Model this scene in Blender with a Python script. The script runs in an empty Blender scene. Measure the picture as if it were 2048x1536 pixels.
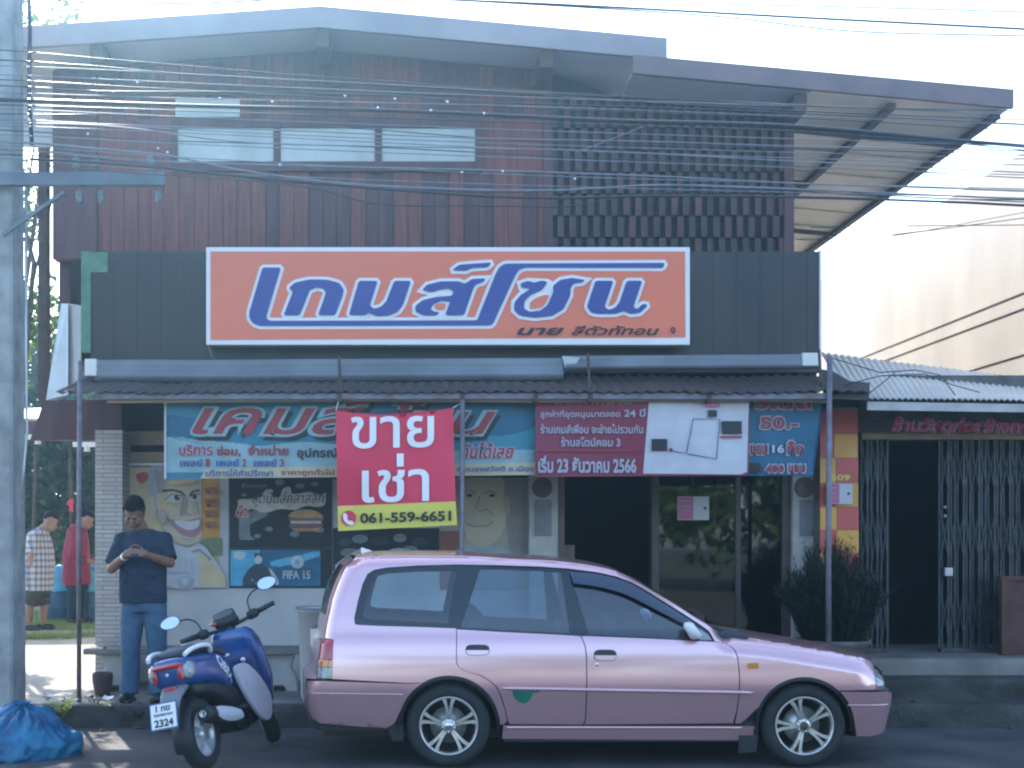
import bpy, bmesh, math, random
from mathutils import Vector, Matrix, noise
from mathutils.geometry import delaunay_2d_cdt
R = math.radians
scene = bpy.context.scene
col = scene.collection
random.seed(7)

# ---------------------------------------------------------------- camera, world, sun, exposure
FPX, CX, CY, CAMH = 2600.0, 830.0, 1074.0, 1.57
cam = bpy.data.cameras.new('camera')
cam.sensor_width = 36.0
cam.lens = 36.0 * FPX / 2048.0
cam.shift_x = (1024 - CX) / 2048.0
cam.shift_y = (CY - 768) / 2048.0
cam.clip_start = 0.05
cam.clip_end = 3000
camo = bpy.data.objects.new('camera', cam)
camo.location = (0, 0, CAMH)
camo.rotation_euler = (R(90), 0, 0)
col.objects.link(camo)
scene.camera = camo

SUN_EL, SUN_AZ = 38.0, -19.5            # azimuth measured from +Y (behind the shop) towards +X
world = bpy.data.worlds.new('World')
scene.world = world
world.use_nodes = True
wn = world.node_tree
sky = wn.nodes.new('ShaderNodeTexSky')
sky.sky_type = 'NISHITA'
sky.sun_disc = False
sky.sun_elevation = R(SUN_EL)
sky.sun_rotation = R(SUN_AZ)
sky.air_density = 1.1
sky.dust_density = 1.2
sky.ozone_density = 2.0
bg = wn.nodes['Background']
bg.inputs['Strength'].default_value = 0.15
wn.links.new(sky.outputs[0], bg.inputs[0])
sun = bpy.data.lights.new('sun', 'SUN')
sun.energy = 4.0
sun.angle = R(0.5)
sun.color = (1.0, 0.93, 0.82)
suno = bpy.data.objects.new('sun', sun)
sd = Vector((math.sin(R(SUN_AZ)) * math.cos(R(SUN_EL)), math.cos(R(SUN_AZ)) * math.cos(R(SUN_EL)), math.sin(R(SUN_EL))))
suno.rotation_euler = sd.to_track_quat('Z', 'Y').to_euler()
suno.location = (-6, 20, 20)
col.objects.link(suno)
vs = scene.view_settings
vs.view_transform = 'Standard'
vs.look = 'None'
vs.exposure = 2.08
vs.gamma = 1.0
scene.cycles.filter_width = 2.2
scene.cycles.max_bounces = 8
scene.cycles.transparent_max_bounces = 16

# ---------------------------------------------------------------- helpers
def P(px, py, Y):
    return Vector(((px - CX) * Y / FPX, Y, CAMH + (CY - py) * Y / FPX))
def PXX(px, Y): return (px - CX) * Y / FPX
def PZ(py, Y): return CAMH + (CY - py) * Y / FPX

def lin(r, g, b):
    def f(c):
        c /= 255.0
        return c / 12.92 if c <= 0.04045 else ((c + 0.055) / 1.055) ** 2.4
    return (f(r), f(g), f(b), 1.0)

def mat(name, c, rough=0.6, metal=0.0, var=0.18, scale=6.0, bump=0.0, bscale=60.0, coat=0.0, c2=None, spec=0.5, stretch=(1, 1, 1), detail=5.0):
    m = bpy.data.materials.new(name)
    m.use_nodes = True
    nt = m.node_tree
    b = nt.nodes['Principled BSDF']
    c = tuple(c[:3])
    tc = nt.nodes.new('ShaderNodeTexCoord')
    mp = nt.nodes.new('ShaderNodeMapping')
    mp.inputs['Scale'].default_value = stretch
    nt.links.new(tc.outputs['Object'], mp.inputs[0])
    n = nt.nodes.new('ShaderNodeTexNoise')
    n.inputs['Scale'].default_value = scale
    n.inputs['Detail'].default_value = detail
    nt.links.new(mp.outputs[0], n.inputs['Vector'])
    cr = nt.nodes.new('ShaderNodeValToRGB')
    cr.color_ramp.elements[0].position = 0.3
    cr.color_ramp.elements[1].position = 0.7
    lo = c2[:3] if c2 else tuple(x * (1 - var) for x in c)
    hi = c if c2 else tuple(min(1, x * (1 + var)) for x in c)
    cr.color_ramp.elements[0].color = (*lo, 1)
    cr.color_ramp.elements[1].color = (*hi, 1)
    nt.links.new(n.outputs['Fac'], cr.inputs[0])
    nt.links.new(cr.outputs[0], b.inputs['Base Color'])
    b.inputs['Roughness'].default_value = rough
    b.inputs['Metallic'].default_value = metal
    b.inputs['Specular IOR Level'].default_value = spec
    if coat:
        b.inputs['Coat Weight'].default_value = coat
        b.inputs['Coat Roughness'].default_value = 0.05
    if bump:
        n2 = nt.nodes.new('ShaderNodeTexNoise')
        n2.inputs['Scale'].default_value = bscale
        n2.inputs['Detail'].default_value = 4
        nt.links.new(mp.outputs[0], n2.inputs['Vector'])
        bp = nt.nodes.new('ShaderNodeBump')
        bp.inputs['Strength'].default_value = bump
        bp.inputs['Distance'].default_value = 0.02
        nt.links.new(n2.outputs['Fac'], bp.inputs['Height'])
        nt.links.new(bp.outputs[0], b.inputs['Normal'])
    return m

def glass_mat(name, tint, refl=0.1, rough=0.02):
    m = bpy.data.materials.new(name)
    m.use_nodes = True
    nt = m.node_tree
    nt.nodes.remove(nt.nodes['Principled BSDF'])
    out = nt.nodes['Material Output']
    tr = nt.nodes.new('ShaderNodeBsdfTransparent')
    tr.inputs[0].default_value = (*tint, 1)
    gl = nt.nodes.new('ShaderNodeBsdfGlossy')
    gl.inputs['Roughness'].default_value = rough
    fr = nt.nodes.new('ShaderNodeFresnel')
    fr.inputs['IOR'].default_value = 1.5
    ma = nt.nodes.new('ShaderNodeMath')
    ma.operation = 'ADD'
    ma.inputs[1].default_value = refl
    nt.links.new(fr.outputs[0], ma.inputs[0])
    mx = nt.nodes.new('ShaderNodeMixShader')
    nt.links.new(ma.outputs[0], mx.inputs[0])
    nt.links.new(tr.outputs[0], mx.inputs[1])
    nt.links.new(gl.outputs[0], mx.inputs[2])
    nt.links.new(mx.outputs[0], out.inputs[0])
    return m

BASE = {}
def tag(o, label=None, cat=None, group=None, kind=None):
    if label: o['label'] = label
    if cat: o['category'] = cat
    if group: o['group'] = group
    if kind: o['kind'] = kind
    return o
def thing(name, label, cat, loc=(0, 0, 0), group=None, rot=None):
    o = bpy.data.objects.new(name, None)
    o.empty_display_size = 0.2
    o.location = loc
    if rot: o.rotation_euler = rot
    col.objects.link(o)
    BASE[o.name] = Vector((0, 0, 0)) if rot else Vector(loc)
    return tag(o, label, cat, group)

def cr_smooth(pts, n=6, closed=True):
    out = []
    L = len(pts)
    rng = range(L if closed else L - 1)
    for i in rng:
        g = (lambda k: pts[k % L]) if closed else (lambda k: pts[max(0, min(L - 1, k))])
        p0, p1, p2, p3 = (Vector(g(i - 1)), Vector(g(i)), Vector(g(i + 1)), Vector(g(i + 2)))
        for k in range(n):
            t = k / n
            out.append(0.5 * ((2 * p1) + (p2 - p0) * t + (2 * p0 - 5 * p1 + 4 * p2 - p3) * t * t + (3 * p1 - p0 - 3 * p2 + p3) * t ** 3))
    if not closed: out.append(Vector(pts[-1]))
    return out

class MB:
    """collects shapes in world space (or the local space of a rotated thing) and links them as ONE mesh"""
    def __init__(s): s.v = []; s.f = []; s.m = []; s.mats = []; s.smooth = []
    def mi(s, m):
        if m not in s.mats: s.mats.append(m)
        return s.mats.index(m)
    def raw(s, verts, faces, m=None, smooth=False):
        o = len(s.v); s.v += [Vector(v) for v in verts]
        k = s.mi(m) if m else 0
        for f in faces:
            s.f.append([i + o for i in f]); s.m.append(k); s.smooth.append(smooth)
        return s
    def box(s, x0, x1, y0, y1, z0, z1, m=None):
        vs_ = [(x, y, z) for x in (x0, x1) for y in (y0, y1) for z in (z0, z1)]
        return s.raw(vs_, [(0, 1, 3, 2), (4, 6, 7, 5), (0, 4, 5, 1), (2, 3, 7, 6), (0, 2, 6, 4), (1, 5, 7, 3)], m)
    def obox(s, a, b, w, h, up=(0, 0, 1), m=None):
        """bar of section w x h from a to b"""
        a, b = Vector(a), Vector(b)
        d = (b - a).normalized(); u = Vector(up)
        if abs(d.dot(u)) > 0.95: u = Vector((1, 0, 0))
        r = d.cross(u).normalized(); u = r.cross(d).normalized()
        vs_ = [p + r * (sx * w / 2) + u * (sz * h / 2) for p in (a, b) for sx, sz in ((-1, -1), (1, -1), (1, 1), (-1, 1))]
        return s.raw(vs_, [(3, 2, 1, 0), (4, 5, 6, 7), (0, 1, 5, 4), (1, 2, 6, 5), (2, 3, 7, 6), (3, 0, 4, 7)], m)
    def tube(s, pts, r, n=8, m=None, smooth=True, cap=True):
        pts = [Vector(p) for p in pts]
        rr = r if isinstance(r, (list, tuple)) else [r] * len(pts)
        vs_ = []; fs = []
        prev = None
        for i, p in enumerate(pts):
            d = (pts[min(i + 1, len(pts) - 1)] - pts[max(i - 1, 0)])
            d = d.normalized() if d.length > 1e-9 else Vector((0, 0, 1))
            if prev is None:
                u = Vector((0, 0, 1)) if abs(d.z) < 0.9 else Vector((1, 0, 0))
                u = (u - d * u.dot(d)).normalized()
            else:
                u = (prev - d * prev.dot(d)).normalized()
            prev = u
            w = d.cross(u)
            for k in range(n):
                a = 2 * math.pi * k / n
                vs_.append(p + (u * math.cos(a) + w * math.sin(a)) * rr[i])
        for i in range(len(pts) - 1):
            for k in range(n):
                fs.append((i * n + k, i * n + (k + 1) % n, (i + 1) * n + (k + 1) % n, (i + 1) * n + k))
        s.raw(vs_, fs, m, smooth)
        if cap:
            s.raw(vs_[:n], [tuple(range(n))[::-1]], m); s.raw(vs_[-n:], [tuple(range(n))], m)
        return s
    def lathe(s, prof, origin, axis=(0, 0, 1), n=32, m=None, smooth=True, a0=0, a1=2 * math.pi):
        o = Vector(origin); ax = Vector(axis).normalized()
        u = Vector((1, 0, 0)) if abs(ax.x) < 0.9 else Vector((0, 0, 1))
        u = (u - ax * u.dot(ax)).normalized(); w = ax.cross(u)
        full = abs(a1 - a0 - 2 * math.pi) < 1e-6
        N = n if full else n + 1
        vs_ = []
        for k in range(N):
            a = a0 + (a1 - a0) * k / n
            e = u * math.cos(a) + w * math.sin(a)
            for (r, h) in prof: vs_.append(o + e * r + ax * h)
        L = len(prof); fs = []
        for k in range(n):
            k2 = (k + 1) % N
            for j in range(L - 1):
                fs.append((k * L + j, k2 * L + j, k2 * L + j + 1, k * L + j + 1))
        return s.raw(vs_, fs, m, smooth)
    def prism(s, poly, ext, m=None, smooth=False):
        """closed polygon of 3-D points pushed along ext"""
        a = [Vector(p) for p in poly]; e = Vector(ext); n = len(a)
        fs = [tuple(range(n)), tuple(range(2 * n - 1, n - 1, -1))]
        s.raw(a + [p + e for p in a], fs, m)
        s.raw(a + [p + e for p in a], [(i, i + n, (i + 1) % n + n, (i + 1) % n) for i in range(n)], m, smooth)
        return s
    def grid(s, rows, m=None, smooth=True, closed=False):
        h = len(rows); w = len(rows[0]); fs = []
        for i in range(h - 1):
            for j in range(w if closed else w - 1):
                fs.append((i * w + j, i * w + (j + 1) % w, (i + 1) * w + (j + 1) % w, (i + 1) * w + j))
        return s.raw([p for r_ in rows for p in r_], fs, m, smooth)
    def loft(s, rings, m=None, smooth=True, cap=True):
        s.grid(rings, m, smooth, True)
        if cap:
            s.raw(rings[0], [tuple(range(len(rings[0])))[::-1]], m, smooth); s.raw(rings[-1], [tuple(range(len(rings[-1])))], m, smooth)
        return s
    def sphere(s, c, r, m=None, n=12, sc=(1, 1, 1)):
        c = Vector(c); rows = []
        for i in range(n + 1):
            t = math.pi * i / n; t = min(max(t, 1e-3), math.pi - 1e-3)
            rows.append([c + Vector((math.sin(t) * math.cos(a) * sc[0], math.sin(t) * math.sin(a) * sc[1], math.cos(t) * sc[2])) * r for a in [2 * math.pi * k / (2 * n) for k in range(2 * n)]])
        return s.grid(rows, m, True, True)
    def xf(s, fn):
        s.v = [Vector(fn(v)) for v in s.v]; return s
    def mesh(s, name, base=Vector((0, 0, 0)), bevel=0, weld=True):
        me = bpy.data.meshes.new(name)
        me.from_pydata([v - base for v in s.v], [], s.f)
        me.polygons.foreach_set('material_index', s.m)
        me.polygons.foreach_set('use_smooth', s.smooth)
        for m in s.mats: me.materials.append(m)
        me.update()
        if weld or bevel:
            bm = bmesh.new(); bm.from_mesh(me)
            bmesh.ops.remove_doubles(bm, verts=bm.verts, dist=1e-5)
            bmesh.ops.recalc_face_normals(bm, faces=bm.faces)
            if bevel:
                es = [e for e in bm.edges if len(e.link_faces) == 2 and e.calc_face_angle(0) > 0.5]
                bmesh.ops.bevel(bm, geom=es, offset=bevel, segments=2, affect='EDGES', clamp_overlap=True, profile=0.6)
                for f in bm.faces: f.smooth = f.smooth
            bm.to_mesh(me); bm.free()
        return me
    def build(s, name, m=None, parent=None, base=None, bevel=0, weld=True):
        if m and not s.mats: s.mats = [m]
        if parent is not None: b = BASE[parent.name]
        else: b = Vector(base) if base is not None else Vector((0, 0, 0))
        me = s.mesh(name, b, bevel, weld)
        o = bpy.data.objects.new(name, me)
        col.objects.link(o)
        if parent is not None: o.parent = parent
        else: o.location = b
        BASE[o.name] = b
        return o

def text_polys(body, offset=0.0, shear=0.0):
    c = bpy.data.curves.new('t', 'FONT')
    c.body = body; c.offset = offset; c.resolution_u = 4
    o = bpy.data.objects.new('t', c); col.objects.link(o)
    dg = bpy.context.evaluated_depsgraph_get()
    me = bpy.data.meshes.new_from_object(o.evaluated_get(dg))
    vs_ = [Vector((v.co.x + shear * v.co.y, v.co.y, 0)) for v in me.vertices]; fs = [list(p.vertices) for p in me.polygons]
    bpy.data.objects.remove(o); bpy.data.curves.remove(c); bpy.data.meshes.remove(me)
    return vs_, fs

def curve_polys(polys, offset=0.0):
    """filled 2-D outline (with holes) grown by offset; returns verts, faces"""
    c = bpy.data.curves.new('c', 'CURVE'); c.dimensions = '2D'; c.fill_mode = 'FRONT'; c.offset = offset
    for poly in polys:
        sp = c.splines.new('POLY'); sp.points.add(len(poly) - 1); sp.use_cyclic_u = True
        for q, p in zip(sp.points, poly): q.co = (p[0], p[1], 0, 1)
    o = bpy.data.objects.new('c', c); col.objects.link(o)
    dg = bpy.context.evaluated_depsgraph_get()
    me = bpy.data.meshes.new_from_object(o.evaluated_get(dg))
    vs_ = [v.co.copy() for v in me.vertices]; fs = [list(p.vertices) for p in me.polygons]
    bpy.data.objects.remove(o); bpy.data.curves.remove(c); bpy.data.meshes.remove(me)
    return vs_, fs

class Flat:
    """printed or painted layers on a surface facing the street at distance Y; polygons given on the facade"""
    def __init__(s, Y, warp=None, lift=0.0015): s.Y = Y; s.mb = MB(); s.k = 0; s.warp = warp; s.dl = lift
    def _put(s, v2, fs, m):
        s.k += 1
        y = s.Y - s.k * s.dl
        pts = [Vector((p[0], y, p[1])) for p in v2]
        if s.warp:
            bm = bmesh.new(); vv = [bm.verts.new(p) for p in pts]
            for f in fs:
                try: bm.faces.new([vv[i] for i in f])
                except ValueError: pass
            bmesh.ops.triangulate(bm, faces=bm.faces)
            for _ in range(6):
                es = [e for e in bm.edges if e.calc_length() > 0.07]
                if not es: break
                bmesh.ops.subdivide_edges(bm, edges=es, cuts=1, use_grid_fill=False)
                bmesh.ops.triangulate(bm, faces=[f for f in bm.faces if len(f.verts) > 3])
            bm.verts.index_update()
            pts = [v.co + Vector((0, s.warp(v.co.x, v.co.z), 0)) for v in bm.verts]
            fs = [[v.index for v in f.verts] for f in bm.faces]; bm.free()
        s.mb.raw(pts, fs, m, bool(s.warp))
    def poly(s, pp, m, smooth=0, closed=True):
        if smooth:
            bx = [p[0] for p in pp]; by = [p[1] for p in pp]
            pp = [(min(max(p[0], min(bx)), max(bx)), min(max(p[1], min(by)), max(by))) for p in cr_smooth(pp, smooth)]
        v = [(PXX(p[0], s.Y), PZ(p[1], s.Y)) for p in pp]
        s._put(v, [list(range(len(v)))], m); return s
    def rect(s, x0, y0, x1, y1, m): return s.poly([(x0, y1), (x1, y1), (x1, y0), (x0, y0)], m)
    def disc(s, x, y, r, m, ry=None, n=24):
        return s.poly([(x + r * math.cos(2 * math.pi * k / n), y + (ry or r) * math.sin(2 * math.pi * k / n)) for k in range(n)], m)
    def line(s, pts, w, m):
        pts = [Vector((p[0], p[1])) for p in pts]
        L = []; Rr = []
        for i, p in enumerate(pts):
            d = (pts[min(i + 1, len(pts) - 1)] - pts[max(0, i - 1)]).normalized()
            nrm = Vector((-d.y, d.x)) * w / 2
            L.append(p + nrm); Rr.append(p - nrm)
        v = [(PXX(p[0], s.Y), PZ(p[1], s.Y)) for p in L + Rr]; n = len(pts)
        s._put(v, [[i, i + 1, n + i + 1, n + i] for i in range(n - 1)], m); return s
    def text(s, body, x0, y0, x1, y1, m, offset=0.0, shear=0.0, skew=0.0):
        vs_, fs = text_polys(body, offset, shear)
        ax0 = min(v.x for v in vs_); ax1 = max(v.x for v in vs_); ay0 = min(v.y for v in vs_); ay1 = max(v.y for v in vs_)
        out = []
        for v in vs_:
            u = (v.x - ax0) / (ax1 - ax0); w = (v.y - ay0) / (ay1 - ay0)
            px = x0 + (x1 - x0) * u; py = y1 + (y0 - y1) * w + skew * u
            out.append((PXX(px, s.Y), PZ(py, s.Y)))
        s._put(out, fs, m); return s
    def glyphs(s, polys, m, offset=0.0):
        """polys in facade pixels, offset in metres"""
        q = [[(PXX(p[0], s.Y), PZ(p[1], s.Y)) for p in poly] for poly in polys]
        vs_, fs = curve_polys(q, offset)
        s._put([(v.x, v.y) for v in vs_], fs, m); return s
    def build(s, name, parent=None, base=None): return s.mb.build(name, None, parent, base, weld=False)

def inside(pt, poly):
    x, y = pt; r = False; n = len(poly)
    j = n - 1
    for i in range(n):
        xi, yi = poly[i][0], poly[i][1]; xj, yj = poly[j][0], poly[j][1]
        if (yi > y) != (yj > y) and x < (xj - xi) * (y - yi) / (yj - yi) + xi: r = not r
        j = i
    return r
def resample(poly, step):
    out = []
    n = len(poly)
    for i in range(n):
        a = Vector(poly[i][:2]); b = Vector(poly[(i + 1) % n][:2])
        k = max(1, int((b - a).length / step + 0.5))
        for t in range(k): out.append(a.lerp(b, t / k))
    return out
def cdt(poly, holes=(), step=0.04, bstep=None):
    loops = [resample(p, bstep or step) for p in [poly] + list(holes)]
    vs_ = []; es = []
    for l in loops:
        o = len(vs_); vs_ += l; es += [(o + i, o + (i + 1) % len(l)) for i in range(len(l))]
    xs = [v.x for v in loops[0]]; ys = [v.y for v in loops[0]]
    y = min(ys) + step * 0.5; row = 0
    while y < max(ys):
        x = min(xs) + step * (0.5 if row % 2 else 0.25)
        while x < max(xs):
            p = Vector((x, y))
            if inside(p, loops[0]) and not any(inside(p, h) for h in loops[1:]):
                if min((p - b).length_squared for b in vs_[:sum(map(len, loops))]) > (0.4 * step) ** 2: vs_.append(p)
            x += step
        y += step * 0.87; row += 1
    r = delaunay_2d_cdt(vs_, es, [], 0, 1e-6)
    ov, of = r[0], r[2]
    fs = []
    for f in of:
        c = sum((ov[i] for i in f), Vector((0, 0))) / len(f)
        if inside(c, loops[0]) and not any(inside(c, h) for h in loops[1:]): fs.append(list(f))
    return ov, fs

def remesh(mb, name, voxel, m, parent=None, base=None, smooth_it=2, disp=None):
    """fuse closed overlapping shapes into one continuous skin"""
    b = BASE[parent.name] if parent is not None else (Vector(base) if base is not None else Vector((0, 0, 0)))
    me = mb.mesh(name, b)
    o = bpy.data.objects.new(name, me); col.objects.link(o)
    md = o.modifiers.new('r', 'REMESH'); md.mode = 'VOXEL'; md.voxel_size = voxel; md.use_smooth_shade = True
    if smooth_it:
        sm = o.modifiers.new('s', 'SMOOTH'); sm.factor = 0.5; sm.iterations = smooth_it
    dg = bpy.context.evaluated_depsgraph_get()
    me2 = bpy.data.meshes.new_from_object(o.evaluated_get(dg))
    o.modifiers.clear(); o.data = me2; me2.name = name
    if disp:
        for v in me2.vertices: v.co = Vector(disp(v.co + b)) - b
    me2.materials.clear()
    for q in (m if isinstance(m, (list, tuple)) else [m]): me2.materials.append(q)
    for p in me2.polygons: p.use_smooth = True; p.material_index = 0
    if parent is not None: o.parent = parent
    else: o.location = b
    BASE[o.name] = b
    return o

def capsule(mb, pts, rad, n=14, flat=1.0, up=None):
    """limb: chain of points with radii and rounded ends; flat squeezes the section across 'up'"""
    pts = [Vector(p) for p in pts]; P2 = []; R2 = []
    d0 = (pts[1] - pts[0]).normalized(); d1 = (pts[-1] - pts[-2]).normalized()
    for a in (0.02, 0.35, 0.7): P2.append(pts[0] - d0 * rad[0] * (1 - a) ** 0.5 * 0.95); R2.append(rad[0] * math.sqrt(max(0.0, 1 - (1 - a))) * 0.97 + 1e-4)
    for p, r in zip(pts, rad): P2.append(p); R2.append(r)
    for a in (0.7, 0.35, 0.02): P2.append(pts[-1] + d1 * rad[-1] * (1 - a) ** 0.5 * 0.95); R2.append(rad[-1] * math.sqrt(max(0.0, 1 - (1 - a))) * 0.97 + 1e-4)
    return mb.tube(P2, R2, n)
def ellloft(mb, secs, n=20, power=2.0):
    """stack of (cx, cy, cz, rx, ry) sections joined into a closed body"""
    rings = []
    for (cx, cy, cz, rx, ry) in secs:
        ring = []
        for k in range(n):
            a = 2 * math.pi * k / n; ca, sa = math.cos(a), math.sin(a)
            e = 2.0 / power
            ring.append(Vector((cx + rx * math.copysign(abs(ca) ** e, ca), cy + ry * math.copysign(abs(sa) ** e, sa), cz)))
        rings.append(ring)
    return mb.loft(rings)
# ---------------------------------------------------------------- materials
M = {}
M['asphalt'] = mat('asphalt', (0.095, 0.094, 0.095), 0.9, c2=(0.030, 0.032, 0.036), scale=1.4, detail=15, bump=1.0, bscale=55)
M['concrete'] = mat('concrete', (0.27, 0.25, 0.225), 0.9, c2=(0.13, 0.125, 0.115), scale=2.5, bump=0.4, bscale=40, detail=9)
M['concrete_dark'] = mat('concrete_dark', (0.11, 0.105, 0.10), 0.9, var=0.45, scale=5, bump=0.5, bscale=40)
M['earth'] = mat('earth', (0.38, 0.33, 0.25), 0.95, c2=(0.24, 0.21, 0.16), scale=2.2, bump=0.6, bscale=25)
M['pole'] = mat('pole_concrete', (0.30, 0.30, 0.29), 0.9, var=0.3, scale=5, bump=0.3, bscale=50)
M['plank'] = mat('plank_brown', (0.235, 0.072, 0.060), 0.75, c2=(0.115, 0.046, 0.048), scale=5, stretch=(5, 5, 0.35), bump=0.4, bscale=14, detail=10)
M['plank2'] = mat('plank_dark', (0.100, 0.048, 0.054), 0.75, var=0.3, scale=3, stretch=(3, 3, 0.35), bump=0.2, bscale=20)
M['block'] = mat('block_wood', (0.095, 0.058, 0.055), 0.8, c2=(0.055, 0.045, 0.048), scale=4)
M['blockdk'] = mat('block_wood_dark', (0.060, 0.044, 0.046), 0.8, var=0.3)
M['blockback'] = mat('block_back', (0.032, 0.030, 0.034), 0.9)
M['fascia'] = mat('fascia_black', (0.044, 0.038, 0.040), 0.5, c2=(0.018, 0.020, 0.026), scale=1.6, stretch=(1.5, 1, 0.5), bump=0.1, bscale=12, detail=9)
M['green'] = mat('green_paint', (0.10, 0.22, 0.15), 0.7, var=0.3)
M['soffit'] = mat('soffit', (0.56, 0.57, 0.58), 0.7, var=0.08, scale=1.5)
M['soffit2'] = mat('soffit_sheet', (0.62, 0.61, 0.57), 0.6, var=0.08, scale=2)
m = bpy.data.materials.new('translucent_sheet'); m.use_nodes = True; nt = m.node_tree; b = nt.nodes['Principled BSDF']
b.inputs['Base Color'].default_value = (0.55, 0.55, 0.53, 1); b.inputs['Roughness'].default_value = 0.5
n = nt.nodes.new('ShaderNodeTexNoise'); n.inputs['Scale'].default_value = 1.3; n.inputs['Detail'].default_value = 8; tc = nt.nodes.new('ShaderNodeTexCoord'); nt.links.new(tc.outputs['Object'], n.inputs['Vector'])
cr = nt.nodes.new('ShaderNodeValToRGB'); cr.color_ramp.elements[0].color = (0.40, 0.40, 0.38, 1); cr.color_ramp.elements[0].position = 0.3; cr.color_ramp.elements[1].color = (0.62, 0.60, 0.56, 1); cr.color_ramp.elements[1].position = 0.7; nt.links.new(n.outputs['Fac'], cr.inputs[0]); nt.links.new(cr.outputs[0], b.inputs['Base Color'])
tr = nt.nodes.new('ShaderNodeBsdfTranslucent'); nt.links.new(cr.outputs[0], tr.inputs[0]); ms = nt.nodes.new('ShaderNodeMixShader'); ms.inputs[0].default_value = 0.20
nt.links.new(b.outputs[0], ms.inputs[1]); nt.links.new(tr.outputs[0], ms.inputs[2]); nt.links.new(ms.outputs[0], nt.nodes['Material Output'].inputs[0]); M['clearsheet'] = m
M['barge'] = mat('barge_board', (0.36, 0.32, 0.33), 0.7, c2=(0.27, 0.24, 0.26), scale=2)
M['barge2'] = mat('barge_board_lower', (0.22, 0.15, 0.15), 0.7, c2=(0.15, 0.115, 0.12), scale=3)
M['roofsheet'] = mat('roof_sheet', (0.35, 0.34, 0.33), 0.6, var=0.2)
M['rafter'] = mat('rafter_brown', (0.085, 0.052, 0.042), 0.8, var=0.3)
M['pane'] = mat('frosted_pane', (0.42, 0.45, 0.43), 0.35, var=0.22, scale=2.2, detail=9)
M['galv'] = mat('galvanised', (0.40, 0.41, 0.42), 0.36, metal=0.6, var=0.12, scale=3, bump=0.06, bscale=9)
M['gutter'] = mat('gutter_metal', (0.17, 0.185, 0.21), 0.45, metal=0.4, var=0.2, scale=2.5, bump=0.08, bscale=8)
M['awn'] = mat('awning_sheet', (0.085, 0.058, 0.052), 0.7, c2=(0.050, 0.042, 0.042), scale=2, bump=0.15)
M['beam'] = mat('beam_pale', (0.34, 0.25, 0.18), 0.8, c2=(0.20, 0.17, 0.15), scale=5)
M['steel'] = mat('steel_post', (0.21, 0.21, 0.25), 0.5, metal=0.3, c2=(0.14, 0.11, 0.12), scale=9)
M['white'] = mat('white_paint', (0.76, 0.74, 0.72), 0.7, var=0.06, scale=2)
M['wallwhite'] = mat('wall_white', (0.68, 0.64, 0.60), 0.85, c2=(0.44, 0.43, 0.42), scale=1.6, bump=0.15, bscale=15)
M['tan'] = mat('tan_board', (0.34, 0.26, 0.17), 0.8, var=0.15)
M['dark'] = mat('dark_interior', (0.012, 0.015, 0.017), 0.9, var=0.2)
M['doorframe'] = mat('door_frame', (0.085, 0.06, 0.058), 0.6, var=0.2)
M['doorbrown'] = mat('door_brown', (0.155, 0.10, 0.085), 0.6, var=0.2)
M['orange'] = mat('sign_orange', (0.88, 0.19, 0.085), 0.45, c2=(0.80, 0.20, 0.12), scale=0.6)
M['signwhite'] = mat('sign_white', (0.82, 0.80, 0.80), 0.45, var=0.04)
M['signblue'] = mat('sign_blue', (0.030, 0.055, 0.27), 0.45, c2=(0.05, 0.075, 0.30), scale=1.5)
M['black'] = mat('print_black', (0.02, 0.022, 0.03), 0.6, var=0.1)
M['teal'] = mat('vinyl_teal', (0.035, 0.22, 0.29), 0.5, c2=(0.02, 0.155, 0.25), scale=1.2)
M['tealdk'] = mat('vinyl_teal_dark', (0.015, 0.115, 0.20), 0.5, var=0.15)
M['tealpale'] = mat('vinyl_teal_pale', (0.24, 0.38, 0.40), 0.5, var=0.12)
M['cream'] = mat('vinyl_cream', (0.48, 0.42, 0.26), 0.55, var=0.12)
M['maroon'] = mat('vinyl_maroon', (0.22, 0.022, 0.055), 0.5, var=0.18, scale=2)
M['dkred'] = mat('print_dark_red', (0.30, 0.022, 0.035), 0.5, var=0.1)
M['red'] = mat('banner_red', (0.70, 0.035, 0.085), 0.55, var=0.10, scale=2)
M['yellow'] = mat('banner_yellow', (0.74, 0.62, 0.11), 0.55, var=0.05)
M['vinylwhite'] = mat('vinyl_white', (0.52, 0.52, 0.56), 0.5, var=0.08)
M['printgrey'] = mat('print_grey', (0.36, 0.35, 0.42), 0.5, var=0.05)
M['price'] = mat('vinyl_blue', (0.012, 0.115, 0.21), 0.5, var=0.15)
M['pink'] = mat('notice_pink', (0.48, 0.13, 0.25), 0.5, var=0.1)
M['brick'] = None
M['tile_red'] = mat('tile_red', (0.58, 0.095, 0.085), 0.35, var=0.12, scale=3)
M['tile_yel'] = mat('tile_orange', (0.72, 0.36, 0.065), 0.35, var=0.15, scale=3)
M['plaque'] = mat('plaque_stone', (0.46, 0.44, 0.42), 0.7, var=0.18)
M['plaquegrey'] = mat('plaque_grey', (0.22, 0.22, 0.24), 0.6, var=0.2)
M['gate'] = mat('gate_steel', (0.050, 0.060, 0.070), 0.45, metal=0.4, var=0.3, scale=5)
M['nroof'] = mat('neighbour_roof', (0.60, 0.55, 0.47), 0.6, var=0.12, scale=2)
M['creamwall'] = mat('cream_wall', (0.40, 0.365, 0.32), 0.85, c2=(0.30, 0.27, 0.245), scale=1.2, stretch=(1, 1, 0.4), detail=9)
M['rust'] = mat('rust_board', (0.10, 0.045, 0.035), 0.8, var=0.3)

# door glass: dark room behind, street mirrored in the pane
M['doorglass'] = glass_mat('door_glass', (0.30, 0.36, 0.34), 0.03)

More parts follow.
